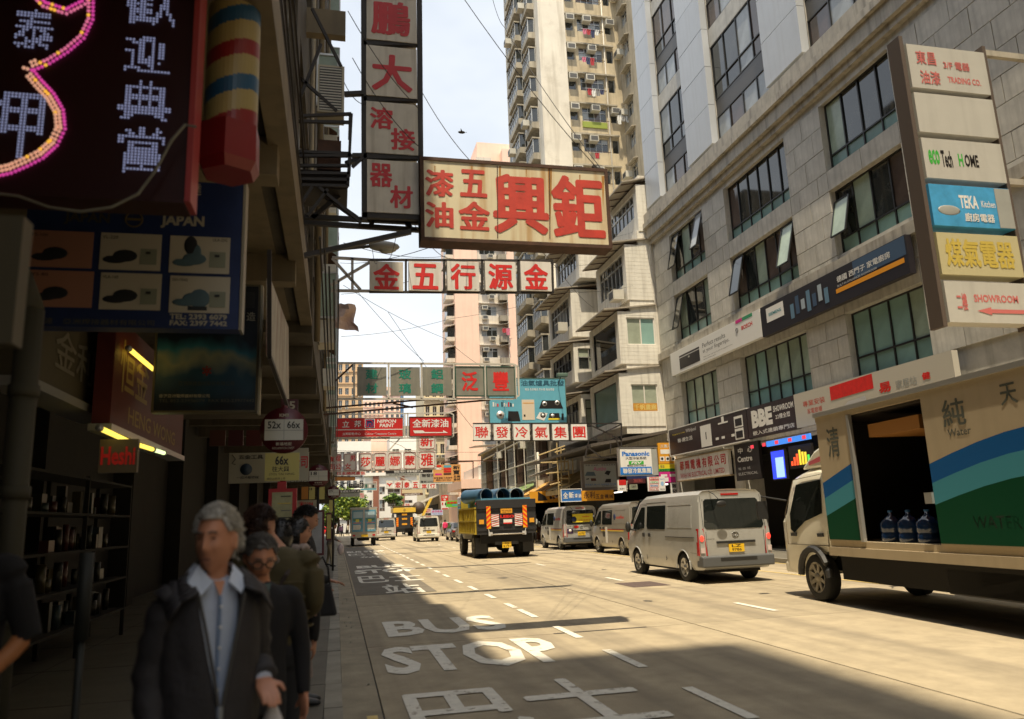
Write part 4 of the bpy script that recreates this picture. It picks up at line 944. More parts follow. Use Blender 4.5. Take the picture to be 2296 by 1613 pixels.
P5 = lambda a, b_, c_, d: (*c5(a, b_), *c5(c_, d))
bars(s, pipe_w, Y + .05, [P5(110, 33, 1440, 42), P5(110, 285, 1440, 285), P5(1440, 42, 1475, 60), P5(1475, 60, 1482, 260), P5(1482, 260, 1440, 285), P5(1455, 42, 1460, 285), P5(328, 35, 328, 285)] + [P5(x_, 35, x_, 285) for x_ in (570, 800, 1025, 1246)], .035, 'frame_tube')
bars(s, rust, Y + .2, [P5(110, 350, 820, 290), P5(110, 395, 1280, 292), P5(600, 315, 740, 345), P5(110, 240, 325, 40)], .03, 'support_beam')
# --- red paint signs
Y = 40.0; cN = crop(1300, 1400, .248)
s = thing('paint_sign', 'wide red paint sign with white lettering and square emblem, left of the arrow sign', 'sign', at(828, 980, Y))
def N_(a, b_, c_, d): p, q = cN(a, b_), cN(c_, d); return p[0], q[0], p[1], q[1]
pn = pl_(s, red_bg, Y, *N_(50, 945, 1100, 1235), .15); frame(s, steel_l, Y, *N_(50, 945, 1100, 1235), .03, .17)
for t_, q in (('立', (150, 985, 260, 1090)), ('邦', (340, 980, 445, 1085)), ('NIPPON', (700, 965, 995, 1018)), ('PAINT', (740, 1030, 965, 1085))): tx(pn, t_, wht, Y - .006, *N_(*q), bold=.03, shear=.12 if t_[0] in 'NP' else 0)
MB_ = pl_(pn, wht, Y - .008, *N_(505, 955, 660, 1098), .006, 'emblem'); pl_(MB_, mat('emblem_navy', (.03, .03, .14), .5), Y - .012, *N_(513, 962, 652, 1091), .003, 'emblem_field')
x0, x1, z0, z1 = rectY(Y, *N_(530, 980, 635, 1078)); b = MB(); b.tube([(x0, Y - .016, z0), (x0, Y - .016, z1), (x1 - .08, Y - .016, z1), (x1, Y - .016, z1 - .12), (x1, Y - .016, z0), ((x0 + x1) / 2 + .06, Y - .016, z0), ((x0 + x1) / 2 + .05, Y - .016, z1 - .16), ((x0 + x1) / 2 - .06, Y - .016, z1 - .2), ((x0 + x1) / 2 - .06, Y - .016, z0), (x0, Y - .016, z0)], .022, 4); b.build('emblem_letter', red, MB_)
pl_(pn, wht, Y - .006, *N_(50, 1118, 1100, 1130), .004, 'stripe'); tx(pn, '立邦配色中心', wht, Y - .006, *N_(150, 1170, 440, 1212), bold=.01); tx(pn, 'Colour Creations Centre', sil, Y - .006, *N_(505, 1170, 1000, 1205), bold=.01)
s = thing('paint_sign', 'smaller red sign reading 全新漆油 above a white arrow pointing right', 'sign', at(965, 978, Y))
pn = pl_(s, red_bg, Y, *N_(1215, 930, 1868, 1220), .15); frame(s, rust, Y, *N_(1215, 930, 1868, 1220), .04, .17)
tx(pn, '全新漆油', wht, Y - .006, *N_(1255, 960, 1820, 1090), bold=.03)
b = MB(); b.poly([(p.x, Y - .007, p.z) for p in (at(*cN(*q), Y) for q in ((1262, 1138), (1420, 1138), (1450, 1163), (1740, 1163), (1735, 1133), (1815, 1175), (1290, 1182)))]); b.build('arrow', wht, pn)
bars(s, pipe_w, Y + .1, [(*cN(60, 885), *cN(1850, 862)), (*cN(1850, 862), *cN(1900, 890)), (*cN(1900, 890), *cN(1900, 1225)), (*cN(1900, 1225), *cN(1850, 1250)), (*cN(1850, 1250), *cN(20, 1270)), (*cN(1135, 870), *cN(1135, 1250)), (*cN(1180, 870), *cN(1180, 1250)), (*cN(20, 1180), *cN(900, 1250)), (*cN(860, 1480), *cN(1050, 1270))], .035, 'frame_tube')
# --- barber signs 髮理公司 男女 莎麗娜蒙雅 新
Y = 48.0; cB = crop(1280, 1500, .3484)
s = thing('barber_sign', 'row of seven rounded cream panels with red characters and red borders', 'sign', at(870, 1055, Y))
bord = mat('red_border', (.30, .03, .03), .5)
def bpanel(s, xl, xr, yt, yb, chs, m=None):
    p, q = cB(xl, yt), cB(xr, yb); X0, X1, Z0, Z1 = rectY(Y, p[0], q[0], p[1], q[1]); pn = MB().box(X0, Y, Z0, X1, Y + .15, Z1).build('panel', m or white_s, s)
    r = .12; g = .05; b = MB(); ps = []
    for cx_, cz_, a0 in ((X1 - g - r, Z1 - g - r, 0), (X0 + g + r, Z1 - g - r, 90), (X0 + g + r, Z0 + g + r, 180), (X1 - g - r, Z0 + g + r, 270)):
        for k in range(4): a_ = math.radians(a0 + k * 30); ps.append((cx_ + r * math.cos(a_), Y - .006, cz_ + r * math.sin(a_)))
    ps.append(ps[0]); b.tube(ps, .016, 4, False); b.build('border', bord, pn)
    for (t_, a0, a1, b0, b1) in chs:
        w = q[0] - p[0]; h = q[1] - p[1]; tx(pn, t_, red, Y - .008, p[0] + w * a0, p[0] + w * a1, p[1] + h * b0, p[1] + h * b1, .03)
for xl, xr, yt, yb, chs in ((5, 158, 782, 985, [('髮', .1, .48, .13, .45), ('理', .54, .92, .1, .42), ('司', .1, .48, .58, .9), ('公', .54, .92, .55, .88)]), (175, 326, 778, 980, [('男', .5, .88, .12, .45), ('女', .12, .58, .55, .9)]),
    (346, 500, 772, 974, [('莎', .13, .87, .24, .78)]), (512, 662, 768, 970, [('麗', .13, .87, .24, .78)]), (676, 832, 764, 968, [('娜', .13, .87, .22, .76)]), (847, 997, 760, 960, [('蒙', .13, .87, .22, .76)]), (1015, 1208, 750, 952, [('雅', .14, .86, .14, .85)])):
    bpanel(s, xl, xr, yt, yb, chs)
bars(s, pipe_w, Y + .08, [(*cB(0, 770), *cB(1215, 745)), (*cB(0, 988), *cB(1215, 955)), (*cB(1212, 620), *cB(1215, 960)), (*cB(1005, 620), *cB(1008, 960))], .03, 'frame_tube')
s = thing('barber_sign', 'single cream panel with red 新 above the end of the barber row', 'sign', at(955, 1000, Y)); bpanel(s, 1015, 1205, 585, 735, [('新', .12, .88, .05, .78)])
# --- 聯發冷氣集團
Y = 32.5; cL = crop(1800, 1550, .392)
s = thing('horizontal_sign', 'row of six white panels reading 聯發冷氣集團, bracketed from the right', 'sign', at(1190, 985, Y))
for ch, xl, xr in (('聯', 126, 292), ('發', 330, 490), ('冷', 526, 686), ('氣', 720, 880), ('集', 913, 1070), ('團', 1102, 1258)):
    p, q = cL(xl, 275), cL(xr, 433); pn = pl_(s, wht, Y, p[0], q[0], p[1], q[1], .1); k = (q[0] - p[0]) * .1
    tx(pn, ch, red, Y - .006, p[0] + k, q[0] - k, p[1] + 5, q[1] - 5, .022)
bars(s, steel_dk, Y + .06, [(*cL(120, 268), *cL(1600, 268)), (*cL(120, 437), *cL(1300, 437)), (*cL(1260, 270), *cL(1600, 430)), (*cL(1260, 440), *cL(1600, 275)), (*cL(1300, 437), *cL(1600, 425)), (*cL(1240, 605), *cL(1600, 605)), (*cL(1275, 440), *cL(1240, 605)), (*cL(1260, 500), *cL(1400, 605)), (*cL(1600, 268), *cL(1600, 600))] + [(*cL(x_, 268), *cL(x_, 437)) for x_ in (310, 508, 703, 896, 1086)], .03, 'frame_bar')
# --- blue stove billboard
Y = 35.5
s = thing('billboard', 'blue billboard of stoves and kitchen appliances under two floodlights', 'billboard', at(1180, 948, Y))
def L_(a, b_, c_, d): p, q = cL(a, b_), cL(c_, d); return p[0], q[0], p[1], q[1]
pn = pl_(s, mat('billboard_blue', (.13, .42, .56), .5, var=.08), Y, *L_(285, -180, 1045, 260), .12); frame(s, mat('billboard_frame', (.10, .16, .12), .5), Y, *L_(285, -180, 1045, 260), .03, .14)
tx(pn, '煤氣、石油氣爐具批發', mat('teal_text', (.02, .10, .16), .5), Y - .006, *L_(300, -165, 1030, -105), bold=.03)
tx(pn, '電話 各款爐具 熱水爐 抽油煙機', wht, Y - .006, *L_(640, -85, 930, -60), bold=0)
def prod(a, b_, c_, d, m, dd=.008): return pl_(pn, m, Y - dd, *L_(a, b_, c_, d), .004, 'picture')
prod(610, 30, 735, 232, mat('heater_cream', (.7, .6, .47), .5)); prod(618, 60, 728, 68, org_b, .012); prod(628, 178, 645, 200, blk, .012)
def pic(pts, m, dd=.008): MB().poly([(p.x, Y - dd, p.z) for p in (at(*cL(*q), Y) for q in pts)]).build('picture', m, pn)
pic([(780, 118), (808, 38), (985, 38), (1020, 118)], blk); pic([(470, 245), (472, 145), (572, 147), (595, 245)], blk); pic([(750, 215), (785, 155), (865, 165), (830, 240)], wht); pic([(872, 228), (885, 165), (980, 165), (990, 230)], blk); pic([(872, 232), (872, 215), (990, 215), (990, 232)], yel, .012); pic([(1003, 235), (1003, 168), (1025, 168), (1025, 235)], blk)
def disc(cx_, cy_, r, m, dd=.012): 
    c_ = at(*cL(cx_, cy_), Y); rr = r * .392 * .574 / FPX * Y; MB().cyl((c_.x, Y - dd, c_.z), (c_.x, Y - dd + .004, c_.z), rr, 14).build('picture', m, pn)
for q in ((835, 72, 26, sil), (960, 62, 26, sil), (835, 72, 14, blk, .018), (960, 62, 14, blk, .018), (818, 185, 28, blk), (818, 185, 14, wht, .018), (915, 190, 20, sil), (395, 182, 42, sil, .008), (395, 182, 16, brn)): disc(*q)
for k in range(9): prod(318 + k * 22 + (k > 2) * 20, 55 + (k % 3) * 8, 332 + k * 22 + (k > 2) * 20, 100, [wht, sil, red, blk][k % 4])
for x_ in (430, 1010):
    f = thing('floodlight', 'floodlight on an arm above the blue billboard, %s one' % ('left' if x_ < 600 else 'right'), 'lamp', at(*cL(x_, -200), Y - .8), 'floodlights above the blue billboard')
    p = at(*cL(x_, -215), Y - .8); b = MB(); b.box(p.x - .26, p.y - .12, p.z - .09, p.x + .26, p.y + .16, p.z + .09); b.build('housing', mat('flood_green', (.10, .16, .13), .5), f, bevel=.03)
    MB().bar(p + Vector((0, .16, 0)), (p.x, Y + .05, p.z - .35), .015).build('arm', steel_dk, f)
# --- street lamp
Y = 14.0
s = thing('street_lamp', 'street lamp reaching out from the left wall over the road', 'street lamp', at(690, 580, Y))
b = MB(); p = at(861, 553, Y); 
b.sphere((p.x, Y, p.z), .30, .13, .10, 16, 8); b.build('head', mat('lamp_grey', (.30, .29, .26), .5), s); MB().sphere((p.x + .05, Y, p.z - .03), .2, .10, .11, 12, 6).build('lens', mat('lamp_lens', (.35, .35, .3), .3), s)
MB().tube([at(670, 572, Y), at(760, 559, Y), at(838, 552, Y)], .03, 8).build('arm', steel_dk, s)
# --- directory of hanging panels on the right
Y = 9.0; wred = mat('washed_red', (.58, .16, .15), .5)
s = thing('directory_sign', 'stack of six large light panels hung from the granite building, blurred at the right', 'sign', at(2150, 720, Y))
rows_d = [(100, 200), (206, 298), (306, 400), (408, 506), (516, 616), (625, 724)]
x0 = at(2068, 410, Y).x; x1 = x0 + 1.55; zc = lambda y: at(2068, y, Y).z
pg_ = mat('panel_grey_white', (.50, .49, .45), .5, var=.05, streak=.15)
ms = [pg_, pg_, pg_, mat('blue_ad', (.06, .33, .62), .5, var=.3, scale=3), mat('pale_yellow', (.50, .45, .26), .5), pg_]
for k, (a, c_) in enumerate(rows_d):
    z1, z0 = zc(a), zc(c_)
    pn = MB().box(x0 + .1, Y, z0 + .02, x1, Y + .25, z1 - .02).build('panel', ms[k], s)
    cx_ = (x0 + x1) / 2; cz = (z0 + z1) / 2; h = z1 - z0
    def T_(t, m, u0, u1, v0, v1, bold=.03): lettering(t, m, pn, (x0 + .1 + 1.4 * (u0 + u1) / 2, Y - .006, z0 + h * (v0 + v1) / 2), RX, UZ, 1.4 * (u1 - u0), h * (v1 - v0), bold)
    if k == 0: T_('東昌', wred, .1, .36, .55, .85); T_('油漆', wred, .12, .38, .12, .42); T_('3/F 電器', wred, .45, .8, .5, .68); T_('TRADING CO.', wred, .48, .92, .2, .34)
    if k == 2: T_('eco', grn, .06, .2, .35, .7); T_('Tech', blk, .22, .36, .3, .7); T_('H', grn, .44, .5, .35, .65); T_('OME', blk, .52, .7, .35, .65)
    if k == 3: T_('TEKA', wht, .36, .6, .45, .75); T_('Kitchen', wht, .64, .82, .5, .65, .01); T_('廚房電器', wht, .4, .78, .15, .35); MB().box(x1 - .28, Y - .008, z0 + .03, x1 - .003, Y - .003, z1 - .03).build('print', gry, pn); MB().sphere((x0 + .4, Y, cz - .08), .2, .006, .08).build('print', gry, pn)
    if k == 4: T_('煤氣電器', mat('ochre', (.55, .42, .08), .5), .08, .95, .2, .85, .05)
    if k == 5: T_('二樓', wred, .12, .25, .3, .7); T_('SHOWROOM', wred, .34, .9, .5, .68); b = MB(); zc_ = z0 + h * .3; b.poly([(x0 + .6, Y - .006, zc_), (x0 + .85, Y - .006, zc_ + .06), (x0 + .85, Y - .006, zc_ + .03), (x1 - .05, Y - .006, zc_ + .03), (x1 - .05, Y - .006, zc_ - .03), (x0 + .85, Y - .006, zc_ - .03), (x0 + .85, Y - .006, zc_ - .06)]); b.build('arrow', wred, pn)
zt_, zb_ = zc(85), zc(730)
b = MB(); b.box(x0, Y + .02, zb_, x0 + .07, Y + .28, zt_); b.build('post', mat('brown_steel', (.10, .075, .06), .6), s); MB().box(x1 + .01, Y + .02, zb_, x1 + .07, Y + .28, zt_).build('post', MATS['brown_steel'], s)
for z in (zt_ - .1, (zt_ + zb_) / 2, zb_ + .1): MB().box(x1 + .07, Y + .1, z, XF, Y + .18, z + .1).build('support_beam', granite_dk, s)
# --- facade signs of the office building
def fx(p, m, X, ya, yb_, z0, z1, th=.02, name='panel'): return MB().box(X, min(ya, yb_), z0, X + th, max(ya, yb_), z1).build(name, m, p)
def ftx(p, t, m, X, ya, yb_, z0, z1, bold=.02, shear=0): return lettering(t, m, p, (X, (ya + yb_) / 2, (z0 + z1) / 2), (0, -1, 0), UZ, abs(ya - yb_), z1 - z0, bold, shear=shear)
X = XF - .32
s = thing('banner_sign', 'long white appliance banner with an oven picture on the granite facade', 'sign', (X, 28.4, 7.8)); dk = mat('dark_ad', (.02, .017, .022), .4)
pn = fx(s, wht, X, 32.4, 24.52, 7.8, 8.86, .2); fx(s, alu, X - .01, 32.46, 32.41, 7.76, 8.87, .22, 'trim')
ftx(pn, 'Perfect results', mat('grey_text', (.12, .12, .12), .5), X - .006, 29.2, 27.2, 8.42, 8.62, 0); ftx(pn, 'at your fingertips.', MATS['grey_text'], X - .006, 29.2, 26.9, 8.14, 8.36, 0); ftx(pn, 'The new series built-in appliances', MATS['grey_text'], X - .006, 29.2, 26.7, 7.98, 8.04, 0); ftx(pn, 'www.bosch-home.com.hk', MATS['grey_text'], X - .006, 29.2, 28.1, 7.89, 7.94, 0)
ftx(pn, 'BOSCH', red, X - .006, 25.9, 25.1, 8.38, 8.54, .03); fx(pn, mat('green_strip', (.05, .3, .15), .5), X - .006, 25.8, 25.05, 8.72, 8.855, .004, 'print'); fx(pn, mag, X - .008, 26.3, 25.8, 8.72, 8.855, .004, 'print')
b = MB(); b.tube([(X - .008, 26.25 + .09 * math.cos(a * .5), 8.46 + .09 * math.sin(a * .5)) for a in range(13)], .01, 4); b.build('emblem', MATS['grey_text'], pn)
fx(pn, dk, X - .006, 31.5, 29.5, 7.94, 8.56, .004, 'picture'); fx(pn, sil, X - .009, 31.5, 29.5, 8.44, 8.48, .003, 'picture'); fx(pn, alu, X - .012, 30.6, 30.45, 8.3, 8.38, .003, 'picture')
s = thing('banner_sign', 'dark kitchen banner with an orange stripe, right of the white one', 'sign', (X, 20.8, 7.8)); pn = fx(s, dk, X, 24.48, 16.95, 7.75, 8.86, .2)
fx(pn, wht, X - .006, 24.1, 23.0, 8.2, 8.72, .004, 'print'); ftx(pn, 'SIEMENS', mat('petrol', (.02, .25, .3), .5), X - .012, 23.95, 23.15, 8.4, 8.52, .02)
for k in range(7): fx(pn, mat('ad_blue%d' % (k % 3), ((.12, .22, .32), (.05, .09, .16), (.35, .42, .48))[k % 3], .4), X - .006 - .001 * k, 22.6 - k * .32, 22.4 - k * .32, 7.95 + .08 * (k % 3), 8.45 + .1 * ((k * 2) % 4), .004, 'picture')
fx(pn, mat('stripe_orange', (.75, .30, .01), .5), X - .006, 20.1, 17.1, 8.1, 8.24, .004, 'stripe'); fx(pn, mat('ad_blue1', (.05, .09, .16), .4), X - .005, 19.2, 17.0, 8.3, 8.84, .003, 'picture')
ftx(pn, '德國 西門子 家電廚房', wht, X - .01, 20.0, 17.6, 8.42, 8.62, .02); ftx(pn, 'BUILT-IN APPLIANCES SHOWROOM', sil, X - .01, 20.0, 18.2, 8.28, 8.35, .01)
X = XF - .4
s = thing('banner_sign', 'black kitchen showroom sign with a white fridge and hood, above the white electrical sign', 'sign', (X, 29.5, 4.2)); pn = fx(s, mat('plum_black', (.035, .022, .026), .4, var=.3), X, 33.1, 26.05, 4.18, 5.34, .18)
for ya, yb_, z0, z1 in ((33.15, 26.02, 5.34, 5.38), (33.15, 26.02, 4.14, 4.18)): fx(s, wht, X - .01, ya, yb_, z0, z1, .2, 'trim')
fx(s, wht, X - .01, 33.15, 33.1, 4.18, 5.34, .2, 'trim')
ftx(pn, 'Whirlpool', sil, X - .006, 31.3, 30.3, 5.0, 5.2, .02); ftx(pn, '簡·選生活', wht, X - .006, 32.2, 30.7, 4.68, 4.86, .02); ftx(pn, 'Designed to enrich', yel, X - .006, 32.7, 31.4, 5.04, 5.12, 0)
fx(pn, wht, X - .006, 29.9, 28.95, 4.25, 5.15, .004, 'picture'); fx(pn, dk, X - .01, 29.45, 29.38, 4.55, 4.85, .004, 'picture'); fx(pn, wht, X - .006, 28.0, 27.8, 5.08, 5.3, .004, 'picture'); fx(pn, wht, X - .006, 28.3, 27.5, 5.02, 5.08, .004, 'picture')
for z0, z1 in ((4.72, 5.16), (4.26, 4.68)): fx(pn, wht, X - .006, 27.0, 26.35, z0, z1, .004, 'picture'); fx(pn, dk, X - .01, 26.93, 26.42, z0 + .06, z1 - .1, .004, 'picture')
for y in (28.6, 28.1, 27.3): fx(pn, wht, X - .006, y, y - .25, 4.42, 4.52, .004, 'picture')
s = thing('banner_sign', 'black showroom sign with heavy BBE letters', 'sign', (X, 24, 4.2)); pn = fx(s, MATS['plum_black'], X, 26.0, 22.9, 4.2, 5.34, .18)
ftx(pn, 'BBE', wht, X - .006, 25.7, 24.3, 4.55, 5.2, .06); ftx(pn, 'SHOWROOM', wht, X - .006, 24.2, 22.95, 4.95, 5.16, .02); ftx(pn, '22樓全層', wht, X - .006, 24.1, 23.2, 4.68, 4.86, .01); ftx(pn, '嵌入式連鎖專門店', wht, X - .006, 25.7, 23.0, 4.28, 4.44, .01)
s = thing('banner_sign', 'white showroom sign with a red triangle, running behind the box truck', 'sign', (X, 18, 4.2)); pn = fx(s, mat('dusty_white', (.50, .47, .40), .5), X, 22.88, 15.9, 4.22, 5.36, .18)
b = MB(); b.poly([(X - .006, 20.9, 5.28), (X - .006, 18.9, 5.33), (X - .006, 18.9, 4.9), (X - .006, 20.9, 4.85)]); b.build('red_shape', red, pn); b = MB(); b.poly([(X - .008, 20.8, 4.3), (X - .008, 20.1, 4.7), (X - .008, 19.3, 4.75), (X - .008, 19.2, 4.4)]); b.build('picture', sil, pn)
ftx(pn, '專業安裝', red2, X - .006, 22.4, 21.2, 4.85, 5.05, 0); ftx(pn, '家電廚櫃', red2, X - .006, 22.2, 21.4, 4.6, 4.78, 0); ftx(pn, '易', red, X - .006, 18.7, 18.2, 4.7, 5.0, .06); ftx(pn, '家居站', gry, X - .006, 18.0, 17.2, 4.72, 4.96, .02); ftx(pn, '健', red, X - .006, 17.0, 16.7, 4.78, 4.98, .06)
s = thing('shop_sign', 'white sign reading WAH FAI ELECTRICAL CO. LIMITED in red under the black kitchen sign', 'sign', (X, 30.3, 2.97)); pn = fx(s, white_s, X + .1, 32.75, 27.95, 3.0, 3.96, .15); fx(s, mat('tan_frame', (.35, .26, .14), .5), X + .08, 32.82, 27.88, 2.95, 3.0, .2, 'trim'); fx(s, MATS['tan_frame'], X + .08, 32.82, 27.88, 3.96, 4.0, .2, 'trim')
for k, ch in enumerate('華輝電機有限公司'): ftx(pn, ch, red3, X + .094, 32.4 - k * .55, 31.98 - k * .55, 3.42, 3.84, .03)
ftx(pn, 'WAH FAI ELECTRICAL CO. LIMITED', red3, X + .094, 32.4, 28.3, 3.1, 3.3, .01)
s = thing('shop_sign', 'black sign with white 中心 and Centre lettering below the BBE sign', 'sign', (X, 26, 2.8)); pn = fx(s, blk, X + .1, 27.4, 25.6, 2.7, 4.1, .12)
ftx(pn, '中', wht, X + .094, 27.1, 26.75, 3.72, 3.95, .03); ftx(pn, '心', wht, X + .094, 26.4, 26.05, 3.72, 3.95, .03); ftx(pn, 'Centre', wht, X + .094, 27.2, 26.1, 3.4, 3.62, .03); ftx(pn, '電 器 城', sil, X + .094, 27.2, 26.3, 3.1, 3.2, 0); ftx(pn, 'ELECTRICAL', sil, X + .094, 27.2, 25.8, 2.9, 3.0, 0)
s = thing('light_strip', 'blue LED strip with red spots edging a shop awning', 'light strip', (X - .5, 24, 3.8)); q0 = atx(1718, 995, X - .5); q1 = atx(1850, 974, X - .5)
b = MB(); b.slab([(X - .5, q0.y, 3.72), (X - .5, 21.5, 3.72), (X - .5, 21.5, 3.9), (X - .5, q0.y, 3.9)], (.06, 0, 0)); b.build('strip', mat('led_blue', (.05, .22, .75), .4, emit=.7), s)
for k in range(5): MB().box(X - .512, 21.7 + k * .8, 3.75, X - .502, 21.9 + k * .8, 3.87).build('spot', mat('led_red', (.8, .05, .08), .4, emit=.6), s)
s = thing('led_screen', 'blue LED screen under the lit awning', 'screen', (X, 23.9, 2.9)); fx(s, blk, X - .02, 24.65, 23.75, 2.58, 3.62, .1, 'case'); fx(s, mat('screen_blue', (.03, .06, .9), .4, emit=.9), X - .03, 24.6, 23.8, 2.62, 3.58, .008, 'screen'); fx(s, mat('screen_pale', (.35, .55, .9), .4, emit=.8), X - .036, 24.35, 23.85, 2.66, 3.35, .004, 'lit_area')
s = thing('led_display', 'red yellow green LED bar display beside the blue screen', 'screen', (X, 22.8, 3.2)); fx(s, blk, X - .02, 23.5, 22.2, 2.9, 3.66, .1, 'case')
for k in range(7):
    h = (.15, .28, .38, .5, .42, .4, .3)[k]; fx(s, mat('led_%d' % (k // 3), ((.9, .1, .03), (.8, .6, .05), (.1, .7, .1))[k // 3], .4, emit=.8), X - .03, 23.4 - k * .16, 23.29 - k * .16, 3.0, 3.0 + h, .006, 'led_bar')
s = thing('poster', 'orange poster on a column behind the silver van', 'poster', (X, 21.6, 1.3)); fx(s, mat('orange_poster', (.55, .2, .04), .6), XF - .07, 21.9, 21.3, 1.5, 2.3, .01, 'sheet'); ftx(s, '招租', blk, XF - .076, 21.8, 21.4, 1.8, 2.1, .02)
# --- signs around the white tenement
cP = crop(2100, 1750, .248)
def R_(a, b_, c_, d): p, q = cP(a, b_), cP(c_, d); return p[0], q[0], p[1], q[1]
Y = 29.5
s = thing('shop_sign', 'white Panasonic sign with blue base strip hanging over the parked vans', 'sign', at(*cP(1560, 430), Y)); pn = pl_(s, wht, Y, *R_(1305, 12, 1800, 420), .2); frame(s, alu, Y, *R_(1290, 2, 1885, 430), .02, .2); pl_(s, gry, Y + .003, *R_(1802, 12, 1884, 425), .1, 'side_panel')
tx(pn, 'Panasonic', mat('brand_blue', (.01, .17, .62), .5), Y - .006, *R_(1330, 55, 1760, 130), bold=.04); tx(pn, '大型冷氣系統', blk, Y - .006, *R_(1385, 140, 1715, 188), bold=.01); pl_(pn, grn, Y - .006, *R_(1437, 207, 1672, 262), .004, 'print'); tx(pn, 'FSV', wht, Y - .012, *R_(1480, 215, 1640, 255), bold=.04, shear=.3); tx(pn, '電話:28663863', blk, Y - .006, *R_(1410, 264, 1705, 296), bold=.01); pl_(pn, mat('strip_blue', (.02, .2, .65), .5), Y - .006, *R_(1305, 302, 1800, 420), .004, 'print'); tx(pn, '聯發冷氣集團', wht, Y - .012, *R_(1345, 318, 1785, 402), bold=.03)
bars(s, steel_dk, Y + .1, [(*cP(1290, -5), *cP(1890, -25)), (*cP(1290, -5), *cP(1230, -150)), (*cP(1150, -60), *cP(1150, 90))], .025, 'support_beam')
Y = 33.5
s = thing('shop_sign', 'orange panel with three fan units, top of the coloured strip beside the granite wall', 'sign', at(1495, 1040, Y)); pn = pl_(s, org_b, Y, 1476, 1519, 993, 1040, .1); pl_(pn, wht, Y - .006, 1481, 1508, 1008, 1018, .004, 'print'); tx(pn, '三菱冷氣', wht, Y - .006, 1480, 1514, 997, 1004, .02)
for k in range(3): pl_(pn, wht, Y - .006, 1480 + k * 12.5, 1490 + k * 12.5, 1024, 1034, .004, 'print'); tx(pn, '●', blk, Y - .012, 1482 + k * 12.5, 1487.5 + k * 12.5, 1026, 1032, .0)
s = thing('shop_sign', 'yellow and green strip panel in the middle of the coloured column', 'sign', at(1495, 1058, Y)); pn = pl_(s, yel, Y, 1478, 1519.5, 1041, 1051, .1); pl_(s, grn, Y, 1478, 1520, 1051, 1057, .1, 'base'); tx(pn, '日立', navy, Y - .006, 1481, 1490, 1043, 1049, .02); tx(s, '新型號代理專售', blk, Y - .006, 1480, 1517, 1052, 1056.5, .01)
s = thing('shop_sign', 'magenta panel with two wall air conditioners printed on it', 'sign', at(1495, 1082, Y)); pn = pl_(s, mag, Y, 1479, 1521, 1058, 1082, .1); pl_(pn, wht, Y - .006, 1482, 1496, 1064, 1069, .004, 'print'); pl_(pn, wht, Y - .006, 1502, 1519, 1063, 1069, .004, 'print'); pl_(pn, wht, Y - .006, 1490, 1499, 1071, 1080, .004, 'print')
s = thing('shop_sign', 'narrow white vertical sign with 聯發冷 beside the granite wall', 'sign', at(1512, 1110, Y)); pl_(s, wht, Y, 1505, 1521, 1083, 1122, .08)
for k, (ch, m) in enumerate((('聯', blk), ('發', blk), ('冷', red))): tx(s, ch, m, Y - .006, 1507, 1518, 1085 + k * 12, 1095 + k * 12, .03)
Y = 31
s = thing('shop_sign', 'white posters with red price boxes hung below the Panasonic sign', 'sign', at(*cP(1830, 680), Y)); pn = pl_(s, wht, Y, *R_(1735, 455, 2010, 682), .05)
for k in range(4): pl_(pn, red, Y - .006, *R_(1758, 462 + k * 55, 1912, 508 + k * 55), .004, 'print'); 
for k in range(1, 4): pl_(pn, wht, Y - .01, *R_(1764, 466 + k * 55, 1906, 503 + k * 55), .003, 'print'); tx(pn, ['', '冷氣專門店', '電話查詢', '歡迎訂購'][k], [red, grn, blu, red][k], Y - .015, *R_(1775, 472 + k * 55, 1895, 498 + k * 55), bold=.01)
tx(pn, '聯發冷氣集團', wht, Y - .015, *R_(1765, 468, 1905, 500), bold=.02); tx(pn, 'Panasonic', blu, Y - .006, *R_(1925, 480, 2000, 500), bold=0); tx(pn, '開放冷氣', blk, Y - .006, *R_(1935, 640, 2005, 665), bold=0); tx(pn, '●', mat('pale_blue_print', (.3, .5, .75), .5), Y - .006, *R_(1940, 530, 1990, 600), bold=0)
s = thing('shop_sign', 'small red and white shop sign on a bracket', 'sign', at(*cP(1330, 690), Y)); pn = pl_(s, wht, Y, *R_(1268, 505, 1392, 685), .1); pl_(pn, red_bg, Y - .006, *R_(1280, 505, 1392, 588), .004, 'print'); tx(pn, '電器行', blk, Y - .006, *R_(1290, 630, 1380, 660), bold=0); tx(pn, '立信', red3, Y - .012, *R_(1300, 530, 1370, 555), bold=0); bars(s, pipe_w, Y, [(*cP(1405, 520), *cP(1405, 690)), (*cP(1392, 530), *cP(1420, 530)), (*cP(1392, 640), *cP(1420, 640))], .015, 'bracket')
s = thing('shop_sign', 'dark slanted sign with dim red phone number under the Panasonic sign', 'sign', at(*cP(1550, 500), Y + 2)); pn = pl_(s, mat('maroon_board', (.07, .012, .015), .5), Y + 2, *R_(1420, 485, 1700, 560), .1); tx(pn, '28663863', mat('dim_red', (.45, .08, .08), .5), Y + 1.99, *R_(1510, 488, 1650, 545), bold=0); pl_(s, navy, Y + 2, *R_(1410, 430, 1860, 484), .1, 'board')
s = thing('shop_sign', 'small grey green notice hanging under the canopy', 'sign', at(*cP(1510, 650), Y)); pn = pl_(s, mat('grey_green', (.25, .27, .2), .5), Y, *R_(1450, 575, 1575, 655), .05); tx(pn, '五金行', blk, Y - .006, *R_(1480, 590, 1550, 630), bold=.01)
Y = 37
s = thing('billboard', 'framed pale Austbo stove billboard standing on a canopy above the vans', 'billboard', at(*cP(980, 640), Y)); pn = pl_(s, mat('dull_white', (.40, .42, .41), .4, var=.1), Y, *R_(735, 255, 1240, 620), .15); frame(s, mat('bb_frame', (.20, .17, .15), .6), Y, *R_(735, 255, 1240, 620), .14, .2)
